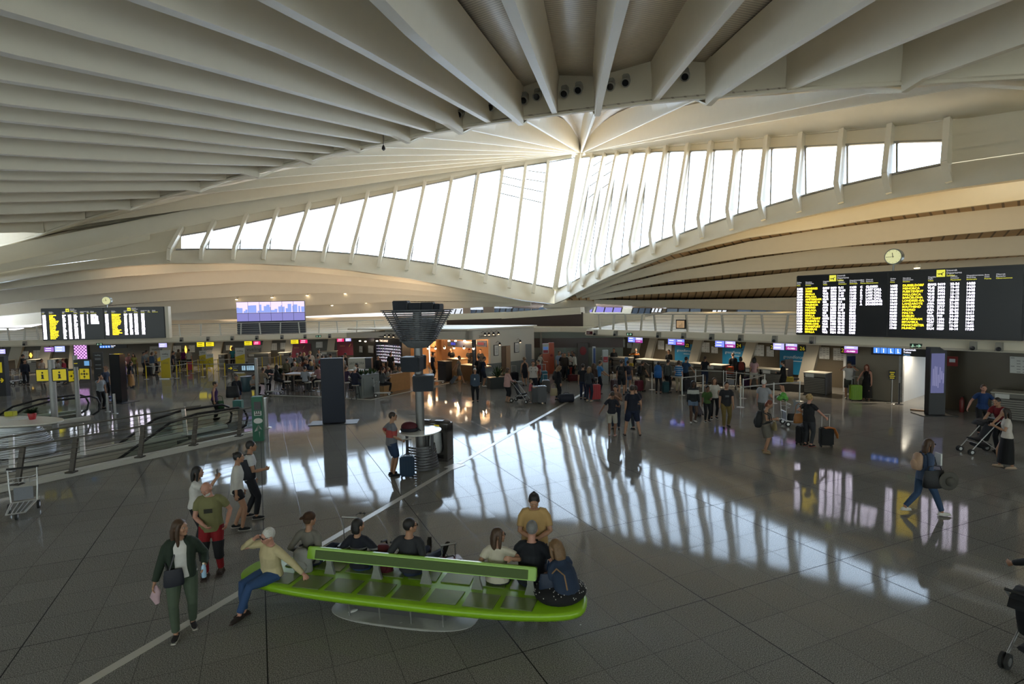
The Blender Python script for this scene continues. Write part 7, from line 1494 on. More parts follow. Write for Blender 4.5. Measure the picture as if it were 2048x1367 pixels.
def handbag(label, p, rz, c, w=.34, d=.12, h=.26, strap=.2, cat='handbag', tall=None):
 t = thing('handbag', label, cat, p, rz); mb = MB(); loft(mb, [V((0, 0, 0)), V((0, 0, .03)), V((0, 0, h*.6)), V((0, 0, h))], V((1, 0, 0)), [w*.46, w*.5, w*.48, w*.42], [d*.45, d*.5, d*.42, d*.15], 14); mb.build('bag', mat('bag_'+c, c, .6, bump=.3), t, smooth=50)
 if strap:
  mb = MB(); mb.tube([(-w*.36, 0, h*.9), (-w*.26, 0, h+strap*.8), (0, 0, h+strap), (w*.26, 0, h+strap*.8), (w*.36, 0, h*.9)], .011, 6); mb.build('strap', mat('bag_'+c, c), t, smooth=50)
 return t
def held(name, label, cat, p, build, m, rz=0):
 mb = MB(); build(mb); o = tag(mb.build(name, m, smooth=50), label, cat); o.location = p; o.rotation_euler.z = rz; return o
def stroller(label, loc, rz, c, canopy='101216'):
 t = thing('stroller', label, 'stroller', loc, rz); FR = mat('stroller_alu', (.42, .42, .42), .3, metal=.8); CL = cloth(c)
 mb = MB()
 for s in (-1, 1): mb.tube([(s*.24, -.42, 1.02), (s*.24, -.30, .92), (s*.23, .38, .14)], .014, 8); mb.tube([(s*.23, .12, .46), (s*.24, -.36, .12)], .014, 8)
 mb.tube([(-.23, .20, .33), (.23, .20, .33)], .011, 6); mb.tube([(-.23, -.2, .25), (.23, -.2, .25)], .011, 6); mb.build('frame', FR, t, smooth=40)
 mb = MB(); mb.tube([(-.25, -.42, 1.03), (.25, -.42, 1.03)], .02, 8); mb.build('handle', BLACK, t, smooth=40)
 mb = MB(); loft(mb, [V((0, -.30, .86)), V((0, -.17, .60)), V((0, -.10, .42)), V((0, .08, .40)), V((0, .26, .44))], V((1, 0, 0)), [.19, .21, .21, .20, .18], [.03, .05, .06, .05, .03], 12); mb.build('seat', CL, t, smooth=50)
 mb = MB(); rows = []
 for i in range(7):
  a = R(20+22*i); rows.append([V((x, -.16+.32*math.cos(a)*-1*.9+.0, .72+.30*math.sin(a))) for x in (-.22, -.12, 0, .12, .22)])
 for a, b in zip(rows, rows[1:]): mb.strip(a, b)
 o = mb.build('canopy', cloth(canopy), t, smooth=60); s_ = o.modifiers.new('s', 'SOLIDIFY'); s_.thickness = .015
 mb = MB(); loft(mb, [V((0, -.24, .26)), V((0, 0, .22)), V((0, .18, .27))], V((1, 0, 0)), [.17, .19, .16], [.05, .07, .05], 12); mb.build('basket', CL, t, smooth=50)
 for s in (-1, 1):
  for y, r_ in ((-.38, .10), (.40, .085)):
   for k in (-1, 1):
    mb = MB(); x = s*.23+k*.03; mb.tube([(x-.016, y, r_), (x+.016, y, r_)], r_, 14); w_ = mb.build('wheel', RUBBER, t, smooth=40); mb = MB(); mb.tube([(x-.019, y, r_), (x+.019, y, r_)], r_*.55, 10); mb.build('hub', FR, w_, smooth=40)
 return t
# ---------------------------------------------------------------- who stands where
def H(at, face, h, x, y, z):
 p = fl(x, y, z)-V(at); a = R(face); S = h/1.72; return (( p.x*math.cos(a)-p.y*math.sin(a))/S, (p.x*math.sin(a)+p.y*math.cos(a))/S, z/S)
def G0(x, y, z=.44): p = fl(x, y, z); return V((p.x, p.y, 0))
def wl(info, p): return info['M'] @ V(p)
# -- foreground, left
a = fl(370, 1264)
_, I = person('woman in open dark green jacket and white top, walking with a navy crossbody bag', a, 152, 1.70, 'tan', ('long', 'brown'), ('c9c7c2', .6), ('trousers', '434f3f'), '1c1618', q=2, fem=True, fat=1.1, walk=.42, jacket='1d2a1e', hy=-58, hp=0, hl=.30, sole='b0aca2', rh=(.34, .05, .84), lh=(-.30, .18, 1.02), lp=(-.6, -1, -.6))
p = wl(I, (.09, .19, .93)); t = handbag('navy crossbody bag at the hip of the woman in the green jacket', p-V((0, 0, .13)), -R(152), '10121f', .26, .08, .24, 0, 'bag')
mb = MB(); mb.tube([(.06, -.0, .2), (-.02, -.05, .42), (-.14, -.14, .60)], .014, 6); mb.tube([(.06, 0, .2), (.10, -.12, .3)], .014, 6); mb.build('strap', BLACK, t)
w_ = I['A']['r'][2]; held('scarf', 'white and pink patterned cloth in the hand of the woman in green', 'cloth', wl(I, w_)-V((0, 0, .12)), lambda m: loft(m, [V((0, 0, .08)), V((.02, 0, .0)), V((-.02, .02, -.09)), V((.02, .01, -.19))], V((1, 0, 0)), [.03, .06, .07, .03], [.02, .035, .04, .02]), cloth('b79aa0'))
w_ = I['A']['l'][2]; p = wl(I, w_)
t = thing('water_bottle', 'clear blue water bottle held by the woman in the green jacket', 'bottle', p+V((.03, -.08, -.14))); mb = MB(); mb.lathe([(.030, 0), (.033, .01), (.033, .13), (.028, .16), (.012, .19)], (0, 0, 0), 12); mb.build('bottle', mat('bottle_clear', (.30, .45, .60), .15), t, smooth=50); mb = MB(); mb.lathe([(.014, .19), (.014, .21)], (0, 0, 0), 10); mb.build('cap', WHITE2, t)
a = fl(428, 1150)
_, I = person('bald bearded man in olive tee and red and black trousers, looking down', a, 165, 1.74, 'rosy', ('bald', 'grey'), ('6f6d47', .62), ('trousers', '7c0712'), None, q=2, fat=1.1, walk=.22, hp=-30, hy=25, loose=1.12, hem=.10, beard='white', knee='0d0d10', rh=(.06, .22, .98), rp=(1, -.6, -.2), lh=(-.27, .10, .95), topname='tee_shirt', **{'print': '2c2b22'})
for s_ in (-1, 1):
 mb = MB(); an = V((s_*.108, .066*s_+.02, .022)); mb.box(an+V((0, .03, -.004)), (.10, .27, .03))
 for y in (-.02, .05, .11): mb.tube([an+V((-.05, y, .01)), an+V((-.04, y, .075)), an+V((.04, y, .075)), an+V((.05, y, .01))], .014, 6)
 mb.build('sandal', mat('sandal_brown', (.035, .022, .015), .7), _, bevel=.006)
person('woman with dark curly hair in white tee, holding up a phone, behind bald man', fl(397, 1096), 75, 1.63, 'tan', ('curlylong', 'black'), ('c6c4c0', .5), ('trousers', '15161c'), '1a1a1a', q=2, fem=True, fat=1.12, rh=(.10, .42, 1.46), rp=(.4, -.2, -1), lh=(-.20, .05, 1.02), lp=(-1, -.6, .2), hl=.22)
p = fl(397, 1096)+V((.42, .05, 1.44)); held('phone', 'black phone held up by the woman in white tee', 'phone', p, lambda m: m.box((0, 0, .05), (.012, .075, .15)), BLACK, R(10))
person('woman with bun in white blouse and black shorts, walking right', fl(478, 1058), 68, 1.67, 'tan', ('bun', 'black'), ('c8c6c0', 1.55), ('hotpants', '0c0d12'), '101012', q=2, fem=True, walk=.25, loose=1.12, sole='b8b6b0', hem=.10)
_, I = person('young man in white tee and dark trousers beside the woman with the bun', fl(503, 1036), 62, 1.76, 'tan', ('short', 'black'), ('bfc0c2', .55), ('trousers', '14161d'), '15151a', q=2, walk=.3, rh=(.12, .30, 1.08), sole='b0aeaa')
handbag('dark navy drawstring bag on the back of the young man in white tee', fl(503, 1036)+V((.02, -.13, .93)), R(30), '0f1320', .34, .16, .44, .12, 'bag')
# -- the bench
BA = 104; far = BA-90
def bl_(x, y, z=0): q = cB + bx*x + V((-bx.y, bx.x, 0))*y; return V((q.x, q.y, z))
def bpix(px):
 # position along the bench whose back edge is seen at this column
 return (fl(px, 1139+(px-485)*.1077, .44)-cB).dot(bx)
a = bl_(bpix(556), -.30); fc = 208
person('white-haired elderly man in cream sweater and jeans sitting on the bench end, hand to face', a, fc, 1.70, 'rosy', ('short', 'white'), ('b9ab84', 1.9), ('trousers', '27436b'), '241a17', q=2, fat=1.12, sit=.545, lean=8, side=-12, hy=14, hp=-12, glasses=1, loose=1.08, rh=(.10, .20, 1.15), rp=(1, .2, -1), lh=H(a, fc, 1.7, 612, 1152, .50), lp=(-1, -.5, .3), lf=(.06, .56, .11), rf=(.13, .42, .085), lk=(.1, 1, .9), rk=(.2, 1, .8), sole='3a2c26')
a = bl_(bpix(592), .27); _, I = person('person with brown hair sitting on the far side behind the elderly man', a, far, 1.68, 'tan', ('short', 'brown'), ('6d6a62', 1.9), ('trousers', '1c2438'), '6a6b66', q=2, fem=True, sit=.545, lean=-4, hy=25, rf=(.25, .78, .42), rk=(.1, 1, .4), lf=(-.12, .45, .085), cap='3b2413', capf=0)
backpack('grey backpack standing on the bench beside the elderly man', I, '8b8a86', .34, .17, .40, off=(.02, -.04, -.18))
suitcase('dark olive cabin case with raised handle behind the bench, left end', bl_(bpix(640), .72), -R(far)+.1, '2c2a20', .40, .24, .55, 1.06)
a = bl_(bpix(694), .27); person('woman with curly dark hair and striped sleeves on the far bench side, feet up', a, far, 1.66, 'tan', ('bob', 'black'), ('0e111d', 1.0), ('trousers', '1f3454'), 'b3a68c', q=2, fem=True, sit=.545, lean=-8, hy=30, rf=(.16, .86, .46), lf=(-.02, .88, .40), rk=(.1, .8, 1), lk=(-.1, .8, 1), rt=(.1, .55, .8), lt=(0, .6, .8), rh=(.34, .22, .72), band=tuple((.60+.06*i, .63+.06*i, '8f9096') for i in range(5)))
o_ = held('hair_band', 'sunglasses pushed up in the curly dark hair of the woman on the bench', 'sunglasses', bl_(bpix(694), .30)+V((.01, .02, 1.30)), lambda m: (m.ball((-.035, .06, .02), (.026, .008, .018), 8, 5), m.ball((.035, .06, .02), (.026, .008, .018), 8, 5), m.tube([(-.07, -.02, .01), (-.06, .05, .02), (.06, .05, .02), (.07, -.02, .01)], .005, 5)), BLACKG, -R(far))
a = bl_(bpix(800), .27); person('man with black hair and glasses in dark camouflage jacket on the far bench side', a, far, 1.74, 'tan', ('short', 'black'), ('25262a', 1.95), ('trousers', '182339'), '23221f', q=2, sit=.545, lean=-6, hy=48, glasses=1, loose=1.12, fat=1.08, lf=(-.05, .86, .50), rf=(.20, .90, .46), lk=(-.1, .8, 1), rk=(.1, .8, 1), lt=(-.1, .4, .9), rt=(.25, .45, .85))
t = suitcase('dark red suitcase under the raised feet of the man in camouflage', bl_(bpix(848), .98), R(20), '570a14', .42, .26, .36, .62)
suitcase('blue and grey case under the raised feet of the woman on the bench', bl_(bpix(740), .98), R(10), '232a36', .40, .26, .30, 0)
_, I2 = None, dict(che=V((0, 0, .75)), ru=Matrix.Identity(3), S=1.0, M=Matrix.Translation(bl_(bpix(742), .50)) @ Matrix.Rotation(-R(far), 4, 'Z'))
backpack('red and black backpack standing on the bench between the two seated travellers', I2, '4a0814', .32, .22, .46, off=(0, 0, -.06))
a = bl_(bpix(980), .27); person('woman with long brown hair in white top resting her arm on the green backrest', a, far, 1.64, 'tan', ('long', 'brown'), ('b9b2a0', .55), ('trousers', '15161f'), '22201e', q=2, fem=True, fat=1.05, sit=.545, lean=2, hy=60, hl=.24, rh=(.30, -.22, .98), rp=(.8, .4, -.4), glasses=1, loose=1.1)
a = bl_(bpix(1050), .30); person('grey-haired man in navy tee sitting with his back to the green backrest', a, far, 1.78, 'rosy', ('short', 'grey'), ('0d1119', .62), ('trousers', '141b2b'), '1a1a1c', q=2, fat=1.28, sit=.55, lean=8, hy=-4, loose=1.05, rh=(.30, .30, .68), lh=(-.22, .35, .70))
a = bl_(bpix(1118)+.10, -.02); _, I = person('woman with long fair hair in denim jacket and dotted black skirt on the bench end', a, 325, 1.66, 'tan', ('long', 'light'), ('1c2b42', 1.95), ('skirt', '0b0b0d'), '1c1a1a', q=2, fem=True, fat=1.34, sit=.545, lean=22, hy=10, hp=-8, hl=.24, lh=(-.10, .40, .66), rh=(.06, .42, .66), loose=1.15)
mb = MB(); mb.ball((0, .16, .52), (.40, .36, .15), 22, 12); mb.build('skirt_spread', cloth('0b0b0d'), _, smooth=60)
rn = random.Random(4); mb = MB()
for i in range(130):
 ang, t_ = rn.uniform(0, 2*PI), rn.uniform(.15, 1.5); mb.ball(V((.40*math.cos(ang)*math.sin(t_), .16+.36*math.sin(ang)*math.sin(t_), .52+.15*math.cos(t_))), .0085, 6, 4)
o = mb.build('dots', cloth('b8b6b0'), _, smooth=60)
t = handbag('tan strapped shoulder bag of the woman in the denim jacket', wl(I, (-.20, .16, .56)), 0, '17243a', .30, .12, .26, 0, 'bag'); mb = MB(); mb.tube([(.0, 0, .22), (.10, -.10, .38), (.20, -.22, .34), (.24, -.20, .12)], .011, 6); mb.build('strap', mat('strap_tan', (.26, .15, .07), .6), t)
handbag('bright blue bag standing between the seated man and the woman in denim', bl_(bpix(1092), .42, .44), R(30), '0b2e55', .22, .16, .34, .12, 'bag')
a = fl(1071, 1192); _, I = person('man in beige tee standing behind the bench, looking down at his phone', a, 182, 1.74, 'tan', ('topbun', 'black'), ('a88958', .75), ('trousers', '1b2940'), '1c1c1e', q=2, fat=1.2, hp=-30, loose=1.12, hem=.12, rh=(.04, .27, 1.06), lh=(-.06, .27, 1.06), rp=(1, -.6, -.3), lp=(-1, -.6, -.3), beard=None)
held('phone', 'dark phone in the hands of the man in beige tee', 'phone', wl(I, (-.01, .33, 1.08)), lambda m: m.box((0, 0, 0), (.08, .13, .012)), BLACK)
# -- man at the standing table
a = fl(785, 950); person('man in grey and coral striped tee and blue shorts at the standing table', a, 62, 1.77, 'tan', ('short', 'dark'), ('6a6b72', .9), ('shorts', '1f3352'), '11131d', q=2, fat=1.16, hy=18, glasses=1, loose=1.1, hem=.08, lh=(-.20, -.02, 1.02), lp=(-1, -.6, 0), rh=(.22, .22, .98), band=((1.06, 1.26, '9b3f3c'),), sole='11131d')
suitcase('dark blue ribbed cabin suitcase with raised handle beside the man in stripes', fl(815, 955), R(8), '16314a', .40, .24, .56, 1.05)
# -- right: walking woman
a = fl(1846, 1028); _, I = person('woman in denim shirt and jeans striding right, with sunglasses and long brown hair', a, 92, 1.68, 'tan', ('long', 'brown'), ('3a4a66', 1.9), ('trousers', '2c4360'), 'c9c6c0', q=2, fem=True, walk=1.12, lean=6, glasses=1, hl=.26, loose=1.15, hem=.1, lh=(-.16, .30, 1.15), rh=(.18, .18, .98), sole='c9c6c0')
backpack('beige and pink backpack on the striding woman in denim', I, 'a98a72', .28, .16, .36)
handbag('black bag with straps carried at the hip of the striding woman', a+V((.02, -.26, .68)), R(5), '0d0d11', .50, .22, .36, .10, 'bag')
held('sun_hat', 'grey felt hat hung on the black bag of the striding woman', 'hat', a+V((.26, -.36, .84)), lambda m: (m.ball((0, 0, 0), (.21, .035, .20), 20, 8), m.ball((0, -.045, 0), (.10, .07, .10), 14, 8)), mat('felt_grey', (.075, .07, .06), .9))
held('tablet', 'pale book held at the chest of the striding woman', 'book', a+V((.28, -.02, 1.22)), lambda m: m.box((0, 0, 0), (.03, .18, .25)), PAPER)
# -- right: luggage scene
a = fl(1530, 905); _, I = person('red-haired woman in patterned grey dress reading papers, black backpack on one arm', a, 128, 1.66, 'tan', ('bob', 'red'), ('6b6258', 0), ('skirt', '5f5a52'), '9a8466', q=2, fem=True, fat=1.08, hp=-26, tank=1, lean=5, rh=(.04, .30, 1.12), lh=(-.06, .30, 1.10), walk=.12, sole='9a8466')
backpack('black backpack hanging at the side of the red-haired woman', I, '101115', .32, .2, .50, off=(.24, .02, -.10)); handbag('beige handbag on the arm of the red-haired woman', wl(I, (-.06, .24, .74)), -R(128)+.5, '8f7f5a', .40, .14, .26, .10)
held('papers', 'white slip of paper in the hands of the red-haired woman', 'paper', wl(I, (-.02, .36, 1.10)), lambda m: m.box((0, 0, 0), (.12, .16, .006)), PAPER)
person('white-haired man in pale grey polo behind the red-haired woman', fl(1526, 852), 45, 1.75, 'rosy', ('short', 'white'), ('8f9096', .6), ('trousers', '4a4a48'), '222222', q=1, fat=1.15, rh=(.22, .3, 1.0))
a = fl(1616, 892); _, I = person('woman with curly blond hair in black tee and charcoal trousers pulling a case', a, 62, 1.66, 'rosy', ('curly', 'blond'), ('15161b', .6), ('trousers', '2a2c31'), '16161a', q=2, fem=True, fat=1.22, loose=1.1, hem=.08, rh=(.38, .34, .98), lh=(-.25, .1, 1.1), sole='9a5048')
handbag('tan leather shoulder bag of the curly blond woman', a+V((-.36, -.06, .78)), R(20), '7a4a14', .36, .16, .30, .32)
suitcase('black suitcase with an orange cloth draped on it, pulled by the blond woman', fl(1652, 893), R(-15), '0e0e10', .40, .24, .56, 1.02, True); held('draped_cloth', 'orange cloth draped over the black suitcase', 'cloth', fl(1652, 893)+V((.05, -.06, .53)), lambda m: loft(m, [V((-.14, 0, .09)), V((0, -.02, .11)), V((.12, -.06, .08)), V((.19, -.10, -.08)), V((.22, -.10, -.22))], V((0, 1, 0)), [.10, .12, .12, .09, .05], [.02, .025, .03, .03, .02]), cloth('b87038'))
suitcase('black suitcase standing just left of the curly blond woman', fl(1604, 888), R(20), '141417', .38, .24, .55, 0, True)
p = fl(1567, 850); c_ = handbag('black bag lying on the low platform of the middle trolley', p+V((.35, -.05, .2)), 0, '0f0f12', .50, .30, .26, 0, 'bag')
held('wrapped_toy', 'bright green and blue wrapped toy on the trolley by the red-haired woman', 'toy', p+V((-.02, 0, 1.08)), lambda m: (m.ball((0, 0, .05), (.12, .10, .13), 12, 8), m.ball((-.12, 0, -.05), (.13, .10, .10), 10, 7), m.ball((.09, 0, -.07), (.10, .08, .11), 10, 7)), mat('toy_green', (.10, .36, .05), .3, var=.7, scale=9))
# -- family of four
person('girl in black and white hoodie and denim shorts, leftmost of the walking family', fl(1386, 845), 185, 1.66, 'dark', ('long', 'black'), ('16181c', 1.95), ('hotpants', '5b6c84'), 'c4c2be', q=1, fem=True, walk=.35, band=((1.18, 1.34, 'a9a9a4'),), hl=.24)
person('boy in green shirt and black trousers in the walking family', fl(1414, 843), 178, 1.42, 'brown', ('short', 'black'), ('3b5428', .7), ('trousers', '0f1014'), '17171a', q=1, hs=1.2, walk=.2, lh=(-.05, .3, 1.1), sole='c4c2be')
person('woman with long auburn hair in white tee and black leggings in the walking family', fl(1428, 837), 190, 1.66, 'tan', ('long', 'brown'), ('c3beb4', .6), ('leggings', '0d0d11'), '131316', q=1, fem=True, walk=.25, hl=.24, sole='c4c2be')
person('man in charcoal tee and khaki trousers, rightmost of the walking family', fl(1452, 855), 188, 1.73, 'tan', ('short', 'dark'), ('1b1b20', .62), ('trousers', '6a5a30'), '141414', q=1, fat=1.05, walk=.38, loose=1.1, hem=.1, **{'print': '55575c'})
suitcase('tilted dark case with a red and white round badge pulled between the family', fl(1400, 832), R(30), '1a2233', .36, .22, .5, .85, tilt=-.6)
# -- couple with back to us
person('man in navy tee and navy shorts seen from behind, feet apart', fl(1265, 872), 5, 1.80, 'tan', ('short', 'dark'), ('0b1020', .6), ('shorts', '0e1830'), '2b1c1c', q=2, fat=1.14, loose=1.05, lf=(-.25, .02, .085), rf=(.25, -.02, .085), rh=(.20, .22, 1.05), sole='8a8680')
person('person half hidden behind the man in navy, dark shoes', fl(1272, 858), 350, 1.62, 'tan', ('short', 'dark'), ('15182a', .6), ('trousers', '20242e'), '191a1c', q=1)
_, I = person('girl with dark hair in navy tee and white shorts hugging, arm stretched back', fl(1224, 872), 22, 1.58, 'brown', ('bun', 'dark'), ('10131f', .7), ('shorts', 'a39d92'), 'b08a86', q=2, fem=True, lean=10, lh=(-.44, -.10, .92), lp=(-1, -.3, .2), rh=(.12, .36, 1.25), hp=-12)
person('woman with sunglasses on her hair embracing the girl in white shorts', fl(1232, 858), 200, 1.68, 'tan', ('bun', 'dark'), ('7d5f50', .5), ('trousers', '20293a'), '1d1d20', q=1, fem=True, lh=(-.10, .32, 1.30), rh=(.14, .32, 1.28), hp=-20)
# -- right edge
person('woman in royal blue polo with badge walking by the right desk', fl(1963, 868), 205, 1.72, 'rosy', ('bun', 'brown'), ('10305f', .6), ('trousers', '0b0c10'), '101010', q=2, fem=True, walk=.35, lh=(-.28, .22, 1.1), rh=(.40, .02, .90), sole='101010')
held('folder', 'dark folder under the arm of the woman in royal blue', 'folder', fl(1963, 868)+V((.30, -.20, 1.12)), lambda m: m.box((0, 0, 0), (.30, .05, .24)), mat('folder_dark', (.03, .03, .035), .5), .5)
person('man in dark red tee bending over the stroller at right', fl(2002, 905), 255, 1.72, 'tan', ('short', 'black'), ('6b0a16', .65), ('trousers', '14151a'), '141414', q=2, fat=1.12, lean=22, lh=(-.10, .52, .95), rh=(.20, .50, .95))
_, I = person('woman in white tee and long black skirt at the right edge, shoulder bag', fl(2012, 936), 300, 1.66, 'tan', ('long', 'dark'), ('bdb6ae', .6), ('long_skirt', '08080a'), 'b09a84', q=2, fem=True, walk=.4, hl=.22, lh=(-.12, .30, 1.2), sole='b09a84')
handbag('black shoulder bag of the woman in the long black skirt', wl(I, (.24, -.10, .80)), R(60), '0c0c0f', .34, .16, .34, .34)
stroller('black stroller pushed toward the left at the right edge of the hall', fl(1958, 905), R(88), '0d0e12')
stroller('dark stroller cut off by the right edge of the photo in the foreground', fl(2082, 1335), R(-60), '0b0c14')
_, I = person('person in black at the right edge of the photo pushing the foreground stroller', fl(2105, 1300), 350, 1.72, 'tan', ('short', 'dark'), ('0b0c10', 1.9), ('trousers', '0b0c10'), '101010', q=1, lh=(-.18, .4, 1.02), rh=(.18, .4, 1.02))
# -- by the toilets
person('man in white tee and cap taking a photo beside the lime suitcase', fl(1697, 797), 210, 1.76, 'tan', ('short', 'dark'), ('b7b5b2', .6), ('shorts', '3a3c36'), 'c6c3bc', q=1, cap='3b3d42', lh=(-.14, .26, 1.50), rh=(.16, .26, 1.50), lp=(-1, .2, -.6), rp=(1, .2, -.6), sole='c6c3bc')
_, I = person('woman with long red hair and long black dress by the taupe wall', fl(1733, 801), 230, 1.68, 'rosy', ('long', 'red'), ('0d0d10', 0), ('long_skirt', '0a0a0c'), '8a6a58', q=1, fem=True, tank=1, hl=.25, rh=(.3, .26, 1.0)); backpack('black backpack on the red-haired woman by the taupe wall', I, '0f1016')
suitcase('lime green suitcase with raised handle by the toilets wall', fl(1711, 801), R(-12), '6f9a0c', .48, .28, .68, 1.12); suitcase('black suitcase half hidden behind the lime green suitcase', fl(1722, 797), R(-12), '101014', .40, .25, .6, 1.0, True)
